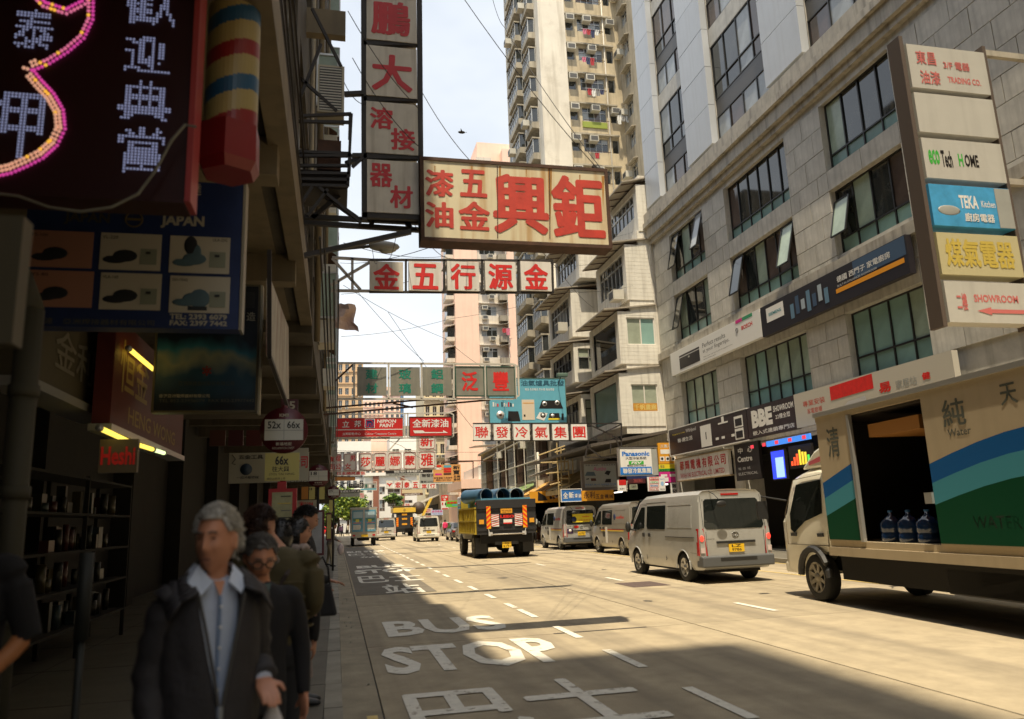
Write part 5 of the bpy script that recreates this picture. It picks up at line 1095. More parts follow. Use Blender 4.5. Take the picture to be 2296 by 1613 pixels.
tx(pn, 'Austbo', mag, Y - .006, *R_(880, 295, 1080, 360), bold=0, shear=.2)
def pq(pts, m, dd=.008): MB().poly([(p.x, Y - dd, p.z) for p in (at(*cP(*q), Y) for q in pts)]).build('picture', m, pn)
pq([(745, 442), (775, 378), (890, 378), (918, 442)], mat('slate', (.10, .15, .2), .5)); pq([(1052, 405), (1088, 358), (1152, 368), (1120, 435)], blk); pq([(835, 480), (915, 480), (925, 520), (845, 525)], brn); pq([(1055, 545), (1080, 490), (1155, 490), (1155, 545)], blk); pq([(760, 490), (805, 478), (815, 495), (770, 503)], blk)
tx(pn, '煮食爐具 嵌入式 抽油煙機 熱水爐', blu, Y - .006, *R_(750, 562, 1235, 590), bold=0); tx(pn, '總代理 澳寶電器有限公司', blk, Y - .006, *R_(1020, 590, 1200, 608), bold=0); tx(pn, '澳寶 石油氣、煤氣爐具專賣', blk, Y - .006, *R_(750, 262, 1230, 282), bold=0)
Y = 36
s = thing('shop_sign', 'blue sign reading 全新漆油 beside the orange hardware sign', 'sign', at(*cP(540, 840), Y)); pn = pl_(s, blu, Y, *R_(378, 655, 690, 840), .15); frame(s, wht, Y, *R_(378, 655, 690, 840), .03, .16)
for ch, q in (('全', (400, 700, 480, 800)), ('新', (490, 695, 570, 795)), ('漆', (582, 722, 632, 785)), ('油', (640, 722, 688, 785))): tx(pn, ch, wht, Y - .006, *R_(*q), bold=.04)
s = thing('shop_sign', 'orange sign reading 永利五金機械 in brown', 'sign', at(*cP(950, 835), Y - .1)); pn = pl_(s, org_b, Y - .1, *R_(697, 668, 1200, 830), .2)
for ch, q in (('永', (725, 690, 810, 800)), ('利', (820, 688, 905, 795)), ('五', (915, 730, 975, 800)), ('金', (985, 730, 1045, 800)), ('機', (1055, 728, 1120, 798)), ('械', (1128, 728, 1195, 798))): tx(pn, ch, brn, Y - .106, *R_(*q), bold=.03)
Y = 44
s = thing('shop_sign', 'orange and black shop banner with printed hardware behind the bamboo poles', 'sign', at(*cP(165, 860), Y)); pn = pl_(s, org_b, Y, *R_(-125, 682, 335, 862), .1)
MB().poly([(p.x, Y - .006, p.z) for p in (at(*cP(*q), Y) for q in ((5, 690), (120, 760), (160, 830), (5, 835)))]).build('print', blk, pn)
for k in range(16): p = at(*cP(190 + random.random() * 130, 700 + random.random() * 110), Y); MB().cyl((p.x, Y - .012, p.z), (p.x, Y - .007, p.z), .07, 8).build('print', [mat('pale_pink_print', (.6, .45, .42), .5), brn][k % 3 == 0], pn)
# --- far signs
def E4(a, b_, c_, d): p, q = cE(a, b_), cE(c_, d); return p[0], q[0], p[1], q[1]
Y = 58
s = thing('shop_sign', 'white banner with red characters behind the left end of the barber signs', 'sign', at(*cE(370, 430), Y)); pn = pl_(s, wht, Y, *E4(140, 372, 600, 432), .1); tx(pn, '日本燒烤廣告', red, Y - .006, *E4(150, 376, 590, 428), bold=.03)
s = thing('shop_sign', 'plain orange board below the red lettered banner', 'sign', at(*cE(270, 515), Y)); pl_(s, mat('plain_orange', (.65, .27, .06), .5), Y, *E4(112, 455, 435, 517), .1)
bars(s, steel_dk, Y, [(*cE(100, 450), *cE(580, 460)), (*cE(120, 545), *cE(300, 560)), (*cE(130, 545), *cE(290, 650)), (*cE(290, 545), *cE(130, 650))], .03, 'bracket')
s = thing('shop_sign', 'black HITACHI sign with a pale power tool panel on its right', 'sign', at(*cE(550, 665), Y)); pn = pl_(s, blk, Y, *E4(335, 563, 566, 632), .1); frame(s, wht, Y, *E4(335, 545, 770, 668), .03, .1); tx(pn, 'HITACHI', wht, Y - .006, *E4(358, 570, 542, 602), bold=.03); tx(pn, 'Inspire the Next', wht, Y - .006, *E4(380, 608, 550, 624), bold=0); p2_ = pl_(s, gry, Y, *E4(568, 560, 765, 638), .1); pl_(s, cyan, Y, *E4(520, 640, 765, 662), .1, 'base')
for k in range(3): pl_(p2_, [mat('tool_green', (.02, .12, .08), .5), wht, blk][k], Y - .006, *E4(592 + k * 55, 575 + k * 3, 622 + k * 55, 628), .004, 'print')
s = thing('shop_sign', 'black and white lettered sign above the far trees', 'sign', at(*cE(320, 712), Y - 1)); pn = pl_(s, blk, Y - 1, *E4(130, 657, 510, 714), .1); tx(pn, '作業機械永興五金', wht, Y - 1.006, *E4(150, 665, 500, 706), bold=.02); pl_(s, gry, Y - 1, *E4(135, 716, 510, 772), .1, 'base')
s = thing('shop_sign', 'small square white sign with red characters beside the far trees', 'sign', at(*cE(540, 795), Y)); pn = pl_(s, wht, Y, *E4(505, 706, 577, 793), .1); tx(pn, '恒生\n五金', red, Y - .006, *E4(512, 712, 570, 785), bold=.03)
Y = 66
s = thing('shop_sign', 'black power tool sign with white characters under the barber signs', 'sign', at(*cE(1280, 440), Y)); pn = pl_(s, blk, Y, *E4(915, 345, 1650, 400), .1); tx(pn, '牧田 牧科 專業電動工具', wht, Y - .006, *E4(1045, 353, 1500, 390), bold=.02); pn = pl_(s, gry, Y, *E4(915, 402, 1440, 442), .1, 'base'); tx(pn, '寶永工業有限公司 TRIPLE METAL & CO', blk, Y - .006, *E4(970, 410, 1435, 434), bold=0)
s = thing('shop_sign', 'row of white panels reading 宏泰五金行 with a red bird emblem', 'sign', at(*cE(1300, 640), Y + 4))
for k, (ch, xl, xr) in enumerate((('', 920, 1028), ('宏', 1050, 1165), ('泰', 1188, 1302), ('五', 1325, 1440), ('金', 1463, 1578), ('行', 1595, 1708))):
    pn = pl_(s, wht, Y + 4, *E4(xl, 527, xr, 640), .12)
    if ch: tx(pn, ch, red, Y + 3.99, *E4(xl + 15, 537, xr - 15, 630), bold=.05)
    else: MB().poly([(p.x, Y + 3.99, p.z) for p in (at(*cE(*q), Y + 4) for q in ((925, 560), (950, 555), (972, 575), (998, 555), (1022, 560), (985, 590), (975, 615), (960, 590)))]).build('emblem', red, pn)
bars(s, pipe_w, Y + 4.1, [(*cE(905, 522), *cE(1720, 520)), (*cE(905, 645), *cE(1720, 645)), (*cE(1040, 390), *cE(1110, 520)), (*cE(1100, 430), *cE(1300, 525))], .04, 'frame_tube')
s = thing('shop_sign', 'grey sign reading 聯發 with a phone number behind the orange hardware sign', 'sign', at(*cE(1700, 560), Y)); pn = pl_(s, gry, Y, *E4(1448, 400, 1955, 560), .12); frame(s, wht, Y, *E4(1448, 400, 1955, 560), .04, .13); tx(pn, '聯發冷氣', blk, Y - .006, *E4(1482, 408, 1760, 462), bold=.03); tx(pn, '電話:2302 4388', blk, Y - .006, *E4(1465, 515, 1780, 550), bold=.01)
Y = 60; 
def B4(a, b_, c_, d): p, q = cB(a, b_), cB(c_, d); return p[0], q[0], p[1], q[1]
s = thing('shop_sign', 'orange hardware sign reading 新寶 with tool brand patches on its left', 'sign', at(*cB(1340, 1100), Y)); pn = pl_(s, mat('pale_orange', (.72, .36, .12), .5), Y, *B4(1185, 905, 1492, 1098), .12)
for ch, q in (('新', (1405, 915, 1480, 960)), ('寶', (1405, 965, 1480, 1018)), ('五機', (1410, 1025, 1485, 1052)), ('金械', (1410, 1056, 1485, 1084))): tx(pn, ch, blk, Y - .006, *B4(*q), bold=.03)
tx(pn, '專營電動工具維修', brn, Y - .006, *B4(1190, 1045, 1400, 1065), bold=.02); tx(pn, '電話:2380 8866', brn, Y - .006, *B4(1215, 1068, 1385, 1088), bold=.02)
for (q, m) in (((1205, 912, 1275, 935), red), ((1300, 912, 1385, 938), cyan), ((1205, 940, 1275, 962), wht), ((1300, 942, 1385, 968), red), ((1205, 1005, 1280, 1025), mag), ((1300, 972, 1385, 995), red), ((1300, 1000, 1385, 1022), brn)): pl_(pn, m, Y - .006, *B4(*q), .004, 'print')
bars(s, rust, Y + .1, [(*cB(1235, 868), *cB(2065, 860)), (*cB(1235, 885), *cB(1630, 870)), (*cB(1630, 870), *cB(1632, 1060)), (*cB(1235, 868), *cB(1235, 905))], .04, 'frame_bar')
Y = 72
s = thing('shop_sign', 'narrow vertical red and white shop sign beside the green one', 'sign', at(*cE(1840, 970), Y)); pn = pl_(s, wht, Y, *E4(1787, 745, 1900, 970), .12); pl_(pn, red_bg, Y - .006, *E4(1787, 745, 1900, 838), .004, 'print'); tx(pn, '三寶', wht, Y - .012, *E4(1800, 758, 1885, 792), bold=.03); tx(pn, '@', wht, Y - .012, *E4(1825, 798, 1865, 830), bold=.03); pl_(pn, red3, Y - .006, *E4(1800, 862, 1820, 905), .004, 'print'); pl_(pn, blk, Y - .006, *E4(1845, 862, 1880, 905), .004, 'print'); pl_(pn, red_bg, Y - .006, *E4(1800, 950, 1895, 968), .004, 'print')
s = thing('shop_sign', 'bright green sign with red characters beside the dump truck load', 'sign', at(*cE(1950, 935), 62)); pn = pl_(s, mat('lime_sign', (.12, .55, .06), .5), 62, *E4(1865, 832, 2090, 930), .12); tx(pn, '昌盛酒樓', red, 61.99, *E4(1880, 845, 2080, 880), bold=.06); pl_(pn, cyan, 61.994, *E4(1960, 890, 2060, 912), .004, 'print')
s = thing('shop_sign', 'small white sign with maroon characters near the junction', 'sign', at(*cE(1590, 1025), 96)); pn = pl_(s, wht, 96, *E4(1535, 955, 1650, 1026), .12); tx(pn, '壽德公\n雞記公', red3, 95.99, *E4(1542, 960, 1645, 1018), bold=.02)
s = thing('shop_sign', 'pale blue sign reading 東京賓館 near the junction', 'sign', at(*cE(1720, 1060), 80)); pn = pl_(s, mat('pale_lilac', (.5, .55, .75), .5), 80, *E4(1630, 978, 1815, 1060), .12); tx(pn, '東京賓館', mag, 79.99, *E4(1642, 986, 1805, 1018), bold=.02); tx(pn, 'TOKYO HOTEL', blu, 79.99, *E4(1650, 1030, 1800, 1050), bold=0)
s = thing('shop_sign', 'white sign with red swoosh above the yellow tipper', 'sign', at(*cE(1300, 945), 105)); pn = pl_(s, wht, 105, *E4(1210, 868, 1395, 942), .12); tx(pn, '龍騰', red, 104.99, *E4(1225, 878, 1290, 920), bold=0); pl_(s, gry, 105, *E4(1397, 868, 1500, 942), .1, 'side_panel')
s = thing('shop_sign', 'beige shop board with black lower strip below the bird emblem row', 'sign', at(*cE(1340, 750), 90)); pn = pl_(s, mat('beige_board', (.62, .52, .33), .5), 90, *E4(1170, 655, 1495, 712), .12); pn = pl_(s, brn, 90, *E4(1170, 714, 1500, 750), .12, 'base'); tx(pn, '永發五金機械有限公司', wht, 89.99, *E4(1210, 720, 1450, 742), bold=.02)

# ---------------------------------------------------------------- left arcade signs
# pawnshop neon board
Y = 4.0
s = thing('neon_sign', 'dark red pawnshop board with LED dot characters and a pink lit bat outline', 'sign', at(215, 450, Y))
x1 = at(426, 230, Y).x; z0 = at(400, 446, Y).z; z1 = 4.78; x0 = x1 - 1.45
pn = MB().box(x0, Y, z0, x1, Y + .16, z1).build('board', mat('pawn_board', (.030, .003, .004), .5), s)
MB().box(x1 + .001, Y - .02, z0 - .02, x1 + .03, Y + .17, z1).build('edge', mat('red_edge', (.38, .05, .05), .4), s); MB().box(x0, Y - .02, z0 - .03, x1, Y + .17, z0 - .001).build('edge', MATS['pawn_board'], s)
ledw = mat('led_white', (.36, .40, .66), .4, emit=.36); ledp = mat('led_pink', (.8, .2, .36), .4, emit=.5); ledo = mat('led_peach', (.8, .42, .28), .4, emit=.5); ledm = mat('led_magenta', (.75, .07, .40), .4, emit=.5); ledy = mat('led_amber', (.8, .42, .05), .4, emit=.8)
def dots_text(ch, xl, xr, yt, yb, step=.0165, m=ledw):
    vs, fs, gx0, gx1, gy0, gy1 = glyphs(ch, .012); X0, X1, Z0, Z1 = rectY(Y, xl, xr, yt, yb)
    P3 = [(X0 + (v.x - gx0) / (gx1 - gx0) * (X1 - X0), Z0 + (v.y - gy0) / (gy1 - gy0) * (Z1 - Z0)) for v in vs]
    bv = BVHTree.FromPolygons([Vector((p[0], p[1], 0)) for p in P3], fs); b = MB(); nx = int((X1 - X0) / step); nz = int((Z1 - Z0) / step)
    for i in range(nx + 1):
        for j in range(nz + 1):
            x = X0 + i * step; z = Z0 + j * step
            if bv.ray_cast(Vector((x, z, 1)), Vector((0, 0, -1)))[0] is not None:
                b.add([(x + .0068 * math.cos(a * PI / 3), Y - .008, z + .0068 * math.sin(a * PI / 3)) for a in range(6)] + [(x, Y - .013, z)], [(k, (k + 1) % 6, 6) for k in range(6)])
    tag(b.build('led_character', m, pn), kind='stuff')
for ch, q in (('歡', (282, 400, -70, 62)), ('迎', (276, 386, 80, 168)), ('典', (268, 382, 180, 275)), ('當', (266, 372, 287, 388)), ('泰', (30, 124, 22, 115)), ('押', (-60, 98, 195, 352))): dots_text(ch, *q)
path = [(60, -30), (100, 12), (150, 28), (188, 8), (205, -25), (205, 0), (204, 45), (185, 85), (150, 115), (110, 140), (68, 158), (90, 185), (118, 215), (138, 250), (142, 290), (125, 325), (95, 352), (60, 370), (25, 385), (-20, 395), (-60, 398)]
pts = []
for a_, c_ in zip(path, path[1:]):
    n_ = max(1, int(math.dist(a_, c_) / 8))
    for k in range(n_): pts.append((a_[0] + (c_[0] - a_[0]) * k / n_, a_[1] + (c_[1] - a_[1]) * k / n_))
bb = {}
for i, (x_, y_) in enumerate(pts):
    for r_, off_ in enumerate((-5, 5, 14)):
        nx_ = pts[min(i + 1, len(pts) - 1)]; pv = pts[max(i - 1, 0)]; d = Vector((nx_[0] - pv[0], nx_[1] - pv[1])); d = d.normalized() if d.length else Vector((1, 0)); px_, py_ = x_ - d.y * off_, y_ + d.x * off_
        m = ledy if random.random() < .1 else ((ledm if r_ == 0 else ledp) if (y_ < 150 or r_ == 0) else ledo)
        if r_ == 2 and y_ < 150: continue
        p = at(px_, py_, Y); bb.setdefault(m.name, (m, MB()))[1].sphere((p.x, Y - .008, p.z), .0095, .008, .0095, 6, 4)
for m, b in bb.values(): tag(b.build('led_outline', m, pn), kind='stuff')
s = thing('cable', 'grey cable looping under the pawnshop board', 'cable', at(200, 470, Y - .1)); b = MB(); b.tube([at(x_, y_, Y - .15) for x_, y_ in ((-40, 430), (40, 440), (110, 465), (180, 475), (250, 465), (310, 435), (350, 380), (385, 315), (415, 280), (440, 285))], .008, 6); b.build('cable', mat('cable_grey', (.2, .19, .15), .5), s)
# barber pole
Y = 4.5
s = thing('barber_pole', 'large barber pole with red, blue and yellow bands and a red hexagonal foot', 'barber pole', at(520, 400, Y))
cx_ = at(516, 300, Y).x; zb = at(516, 395, Y).z; zt_ = 4.78; zc_ = at(516, 305, Y).z; r = .155
stripes = [mat('pole_yellow', (.36, .28, .11), .35), mat('pole_red', (.24, .02, .02), .3), MATS['pole_yellow'], mat('pole_blue', (.025, .09, .18), .3)]
b = MB(); N = 40; nz = 130
for i in range(nz):
    for k in range(N):
        a0, a1 = 2 * PI * k / N, 2 * PI * (k + 1) / N; z0_, z1_ = zc_ + (zt_ - zc_) * i / nz, zc_ + (zt_ - zc_) * (i + 1) / nz
        ph = ((z0_ - zc_) / .234 - math.cos(a0) * .28 + .1) % 2; b.k = 1 if ph < .44 else (3 if 1.0 < ph < 1.44 else 0)
        b.add([(cx_ + r * math.cos(a0), Y + r * math.sin(a0), z0_), (cx_ + r * math.cos(a1), Y + r * math.sin(a1), z0_), (cx_ + r * math.cos(a1), Y + r * math.sin(a1), z1_), (cx_ + r * math.cos(a0), Y + r * math.sin(a0), z1_)], [(0, 1, 2, 3)], True)
b.build('striped_drum', stripes, s)
b = MB(); b.tube([(cx_, Y, zc_ + .03), (cx_, Y, zb + .06), (cx_, Y, zb)], .2, 6, True, [.185, .19, .155]); b.build('foot', mat('pole_foot_red', (.22, .012, .012), .35), s); MB().cyl((cx_, Y, zt_), (cx_, Y, 4.9), .03, 8).build('hanger', steel_dk, s)
# JAPAN welding machine board
Y = 5.5
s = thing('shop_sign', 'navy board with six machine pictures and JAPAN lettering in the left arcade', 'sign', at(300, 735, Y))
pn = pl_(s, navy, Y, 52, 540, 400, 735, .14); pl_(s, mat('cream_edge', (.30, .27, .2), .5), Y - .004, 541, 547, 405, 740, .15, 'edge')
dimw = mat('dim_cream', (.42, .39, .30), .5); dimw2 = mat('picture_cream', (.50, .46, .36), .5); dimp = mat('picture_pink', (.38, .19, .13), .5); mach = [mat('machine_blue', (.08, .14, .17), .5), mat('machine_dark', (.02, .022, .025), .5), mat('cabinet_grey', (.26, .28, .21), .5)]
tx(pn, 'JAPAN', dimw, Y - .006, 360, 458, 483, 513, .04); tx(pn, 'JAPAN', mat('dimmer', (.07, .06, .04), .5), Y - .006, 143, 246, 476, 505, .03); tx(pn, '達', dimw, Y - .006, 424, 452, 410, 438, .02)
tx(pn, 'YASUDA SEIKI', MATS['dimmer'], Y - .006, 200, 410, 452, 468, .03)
c_ = at(301, 493, Y); rr = .055; b = MB(); b.tube([(c_.x + rr * math.cos(a * PI / 8), Y - .006, c_.z + rr * math.sin(a * PI / 8)) for a in range(17)], .006, 4); b.box(c_.x - rr * .8, Y - .01, c_.z - .008, c_.x + rr * .8, Y - .005, c_.z + .008); b.build('emblem', mat('emblem_gold', (.16, .12, .04), .5), pn)
for r_ in range(2):
    for k in range(3):
        xl = (64, 224, 380)[k]; xr = (208, 361, 515)[k]; yt = (518, 524, 531)[k] + r_ * 89 - (r_ * 0); yb = yt + 82
        pc = pl_(pn, dimp if k == 0 else dimw2, Y - .008, xl, xr, yt, yb, .004, 'picture'); w = xr - xl
        def B2(x0_, x1_, y0_, y1_, m, dd=.012): pl_(pc, m, Y - dd, xl + w * x0_, xl + w * x1_, yt + 82 * y0_, yt + 82 * y1_, .003, 'print')
        def el(cx2, cy2, rx_, ry_, m): 
            p = at(xl + w * cx2, yt + 82 * cy2, Y); MB().sphere((p.x, Y - .010, p.z), rx_, .003, ry_, 14, 6).build('print', m, pc)
        m1 = mach[0] if k == 2 else mach[1]
        el(.25, .72, .08, .028, m1); el(.42, .62, .08, .045, m1); B2(.1, .45, .62, .76, m1)
        if (r_, k) == (0, 2): el(.36, .25, .045, .07, mach[1]); el(.46, .45, .03, .06, m1)
        if (r_, k) == (1, 2): el(.5, .62, .07, .07, m1); B2(.3, .62, .82, .93, mach[1])
        if k: B2(.66, .93, .42, .85, mach[2], .012); B2(.75, .83, .5, .56, mach[1], .018)
        tx(pc, ['YS-100', 'YL-220', 'ULA-25G', 'YS-80', 'VLA-160', 'SGA-175AQ'][r_ * 3 + k], mach[1], Y - .012, xl + w * (.72 if k == 2 and not r_ else .04), xl + w * (.96 if k == 2 and not r_ else .3), yt + 4, yt + 11, .01)
tx(pn, 'TEL: 2393 6079', dimw, Y - .006, 380, 509, 704, 717, .04); tx(pn, 'FAX: 2397 7442', dimw, Y - .006, 380, 509, 719, 731, .04); tx(pn, '亞洲焊接器材有限公司', mat('dim2', (.10, .095, .07), .5), Y - .006, 140, 346, 716, 729, .02); tx(pn, '亞士達', MATS['dim2'], Y - .006, 62, 118, 712, 726, .02); bars(s, steel_dk, Y + .07, [(80, 400, 80, 330), (500, 400, 500, 330)], .012, 'hanger')
# ocean poster
Y = 8.2
s = thing('shop_sign', 'deep blue ocean board with a red dot emblem behind the machine board', 'sign', at(460, 925, Y))
sea = mat('ocean_print', (.02, .05, .08), .4); t = sea.node_tree; n = t.nodes; c0 = n.new('ShaderNodeTexCoord'); sp = n.new('ShaderNodeSeparateXYZ'); ra = n.new('ShaderNodeValToRGB'); nz_ = n.new('ShaderNodeTexNoise'); nz_.inputs['Scale'].default_value = 3.5; ad = n.new('ShaderNodeMath'); ad.operation = 'MULTIPLY_ADD'; ad.inputs[1].default_value = .35
t.links.new(c0.outputs['Generated'], sp.inputs[0]); t.links.new(c0.outputs['Generated'], nz_.inputs[0]); t.links.new(nz_.outputs[0], ad.inputs[0]); t.links.new(sp.outputs[2], ad.inputs[2]); t.links.new(ad.outputs[0], ra.inputs[0]); t.links.new(ra.outputs[0], n['Principled BSDF'].inputs['Base Color'])
e = ra.color_ramp.elements; e[0].position = .2; e[0].color = (.003, .006, .012, 1); e[1].position = .95; e[1].color = (.004, .006, .010, 1)
for p_, cc in ((.45, (.015, .06, .11, 1)), (.56, (.24, .26, .18, 1)), (.64, (.03, .17, .23, 1)), (.75, (.006, .015, .03, 1))): q = e.new(p_); q.color = cc
pn = pl_(s, sea, Y, 352, 576, 640, 921, .12); frame(s, mat('bronze_frame', (.10, .085, .05), .5), Y, 352, 576, 640, 921, .02, .14); pl_(s, dimw, Y - .004, 581, 586, 640, 928, .12, 'edge')
tx(pn, '造', dimw, Y - .006, 553, 573, 700, 720, .02)
for a in range(12): p = at(464 + 9 * math.cos(a * PI / 6) * (1 if a % 2 else .45), 832 + 9 * math.sin(a * PI / 6) * (1 if a % 2 else .45), Y); MB().cyl((p.x, Y - .01, p.z), (p.x, Y - .004, p.z), .011, 8).build('emblem_dot', mat('emblem_red', (.25, .02, .02), .5), pn)
tx(pn, '亞洲焊接器材股份有限公司', mat('dim3', (.05, .055, .05), .5), Y - .006, 400, 525, 855, 865, .01); tx(pn, '香港亞洲電焊器材有限公司', dimw, Y - .006, 356, 470, 884, 892, .01); tx(pn, 'TEL 852-23936079  FAX 852-23977442', MATS['dim2'], Y - .006, 356, 570, 895, 902, 0)
for k in range(3): pl_(pn, mach[1], Y - .006, 470 + k * 38, 495 + k * 38, 655, 690, .004, 'print')
# peeling board seen edge-on along the wall
s = thing('peeling_board', 'weathered white board with peeling red paint along the left wall', 'sign', (-.7, 9, 3.2))
peel = mat('peeling_paint', (.42, .40, .34), .7, var=.25, scale=5, streak=1, scol=(.20, .06, .04), sscale=1.6)
X_ = -.62; ps = [atx(*q, X_) for q in ((607, 625), (647, 735), (648, 895), (640, 895), (606, 795))]
b = MB(); b.slab(ps, (-.04, 0, 0)); b.build('board', peel, s)
b = MB(); b.bar(atx(604, 560, X_ + .02), atx(604, 800, X_ + .02), .02); b.bar(atx(604, 800, X_ + .02), atx(650, 925, X_ + .02), .02); b.build('frame_bar', steel_dk, s)
# white shop boards behind the bus stop
Y = 12
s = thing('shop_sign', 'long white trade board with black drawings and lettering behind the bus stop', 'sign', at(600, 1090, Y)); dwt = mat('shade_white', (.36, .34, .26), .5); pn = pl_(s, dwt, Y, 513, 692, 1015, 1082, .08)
tx(pn, '五金工具', blk, Y - .006, 535, 590, 1020, 1030, .02); tx(pn, '一田沖壓機械', blk, Y - .006, 530, 580, 1068, 1074, .01); tx(pn, '公司', red3, Y - .006, 655, 690, 1022, 1050, .03); tx(pn, 'PONG', blk, Y - .006, 640, 690, 1078, 1081.5, 0)
p = at(552, 1053, Y); MB().cyl((p.x, Y - .01, p.z), (p.x, Y - .004, p.z), .085, 18).build('print', mat('slate_disc', (.03, .05, .08), .5), pn)
for x_ in (520, 640): b = MB(); b.tube([at(x_, 1020, Y - .006), at(x_ + 8, 1030, Y - .006), at(x_, 1040, Y - .006), at(x_ + 8, 1042, Y - .006)], .008, 4); b.build('print', blk, pn)
s = thing('shop_sign', 'white and red board hanging between the two bus stop discs', 'sign', at(678, 1040, 15)); pn = pl_(s, dwt, 15, 655, 691, 1005, 1060, .1); tx(pn, '司', red3, 14.99, 672, 689, 1015, 1046, .04); tx(pn, 'G', red3, 14.99, 660, 672, 1050, 1060, .02)
s = thing('shop_sign', 'small sign with a telephone number 2394 beneath the yellow plates', 'sign', at(690, 1135, 22)); pn = pl_(s, dwt, 22, 662, 712, 1122, 1139, .06); tx(pn, '☎2394', red3, 21.99, 670, 702, 1125, 1137, .02); pl_(s, mat('maroon_strip', (.12, .03, .03), .5), 22, 660, 712, 1140, 1150, .06, 'base')
s = thing('shop_sign', 'dim orange and dark shop boards under the arcade behind the bus stop', 'sign', at(550, 1000, 13)); 
for k, (a, c_, m) in enumerate(((470, 505, brn), (512, 545, MATS['maroon_board']), (552, 588, MATS['dark_red_board']))): pl_(s, m, 13, a, c_, 965, 1000, .05)
s = thing('shop_sign', 'red board with figure 5 above the first bus stop disc', 'sign', at(655, 915, 11)); pn = pl_(s, MATS['maroon_board'], 11, 630, 668, 895, 925, .06); tx(pn, '5', dimw, 10.99, 648, 662, 900, 918, .03)

# ---------------------------------------------------------------- bus stops
mar = mat('maroon_enamel', (.09, .008, .015), .35); red_fr = mat('red_enamel', (.34, .012, .012), .35)
def bus_stop(Y, cx, cy, r_px, label, routes, plate=True, case=None, extra=()):
    c_ = at(cx, cy, Y); r = r_px / FPX * Y * 1.02
    s = thing('bus_stop', label, 'bus stop', (c_.x, Y, .13))
    MB().cyl((c_.x, Y + .03, .13), (c_.x, Y + .03, c_.z + r * 1.1), .035, 12).build('pole', steel_dk if Y > 12 else mat('maroon_pole', (.12, .01, .01), .4), s)
    d = MB().cyl((c_.x, Y - .02, c_.z), (c_.x, Y + .0, c_.z), r, 40).build('disc', mar, s)
    w = MB().box(c_.x - r * .8, Y - .026, c_.z - r * .42, c_.x + r * .8, Y - .021, c_.z + r * .48).build('route_panel', mat('route_white', (.55, .55, .50), .5), d)
    MB().box(c_.x - .004, Y - .029, c_.z - r * .42, c_.x + .004, Y - .0265, c_.z + r * .48).box(c_.x - r * .8, Y - .0295, c_.z - .004, c_.x - .0045, Y - .0265, c_.z + .004).box(c_.x + .0045, Y - .0295, c_.z - .004, c_.x + r * .8, Y - .0265, c_.z + .004).build('route_grid', gry, d)
    for k, t in enumerate(routes): lettering(t, blk, d, (c_.x + (-.4 + .8 * k) * r, Y - .03, c_.z + r * .24), RX, UZ, r * .55, r * .32, .02)
    lettering('KMB', dimw, d, (c_.x, Y - .024, c_.z + r * .66), RX, UZ, r * .4, r * .14, .03); lettering('新填地街', dimw, d, (c_.x, Y - .024, c_.z - r * .58), RX, UZ, r * .65, r * .15, .01); lettering('RECLAMATION STREET', dimw, d, (c_.x, Y - .024, c_.z - r * .76), RX, UZ, r * .9, r * .09, 0)
    return s, c_, r
yplate = mat('yellow_plate', (.48, .42, .13), .5)
s, c_, r = bus_stop(9.0, 637, 966, 49, 'first maroon disc bus stop with routes 52X and 66X and a yellow plate', ['52x', '66x'])
Y = 9.0
pn = pl_(s, yplate, Y - .02, 594, 671, 1016, 1078, .02, 'yellow_plate'); tx(pn, '66x', blk, Y - .026, 617, 647, 1022, 1043, .03); tx(pn, '往大興', blk, Y - .026, 610, 648, 1046, 1058, .01); tx(pn, '(TO) TAI HING', blk, Y - .026, 603, 660, 1061, 1067, .0); tx(pn, '請在此路牌上車', blk, Y - .026, 598, 640, 1071, 1076, 0)
pl_(s, red_fr, Y - .03, 600, 664, 1096, 1275, .08, 'timetable_case'); pn = pl_(s, mat('timetable', (.32, .31, .17), .5, var=.25, scale=9), Y - .035, 608, 654, 1104, 1270, .004, 'timetable')
for k in range(9): pl_(pn, [blk, yel, MATS['grey_text']][k % 3] if k % 3 != 1 else MATS['ochre'], Y - .04, 630 - (k % 2) * 8, 652, 1112 + k * 16, 1114 + k * 16, .003, 'print')
pl_(s, red_fr, Y - .03, 622, 642, 1080, 1096, .06, 'bracket')
s, c_, r = bus_stop(20.0, 714, 1068, 23.5, 'second bus stop disc showing route 18, with pale yellow plates', ['18']); Y = 20.
for (a, c2, m) in ((676, 691, mat('orange_plate', (.45, .18, .02), .5)), (693, 706, yplate), (716, 728, yplate)): pl_(s, m, Y - .02, a, c2, 1092, 1120, .02, 'yellow_plate')
tx(s, '18', blk, Y - .026, 694, 700, 1094, 1100, .02); pl_(s, mar, Y - .03, 694, 727, 1144, 1246, .06, 'timetable_case'); pl_(s, mat('timetable_blue', (.36, .38, .42), .5, var=.2, scale=7), Y - .036, 699, 722, 1149, 1241, .004, 'timetable')
s, c_, r = bus_stop(27.0, 748, 1105, 14, 'third small bus stop disc showing route 270, nearest the sign bracket', ['270']); Y = 27.
pl_(s, yplate, Y - .02, 738, 746, 1122, 1148, .02, 'yellow_plate'); pl_(s, mar, Y - .03, 731, 744, 1150, 1212, .06, 'timetable_case'); pl_(s, yplate, Y - .036, 733, 742, 1154, 1208, .004, 'timetable')

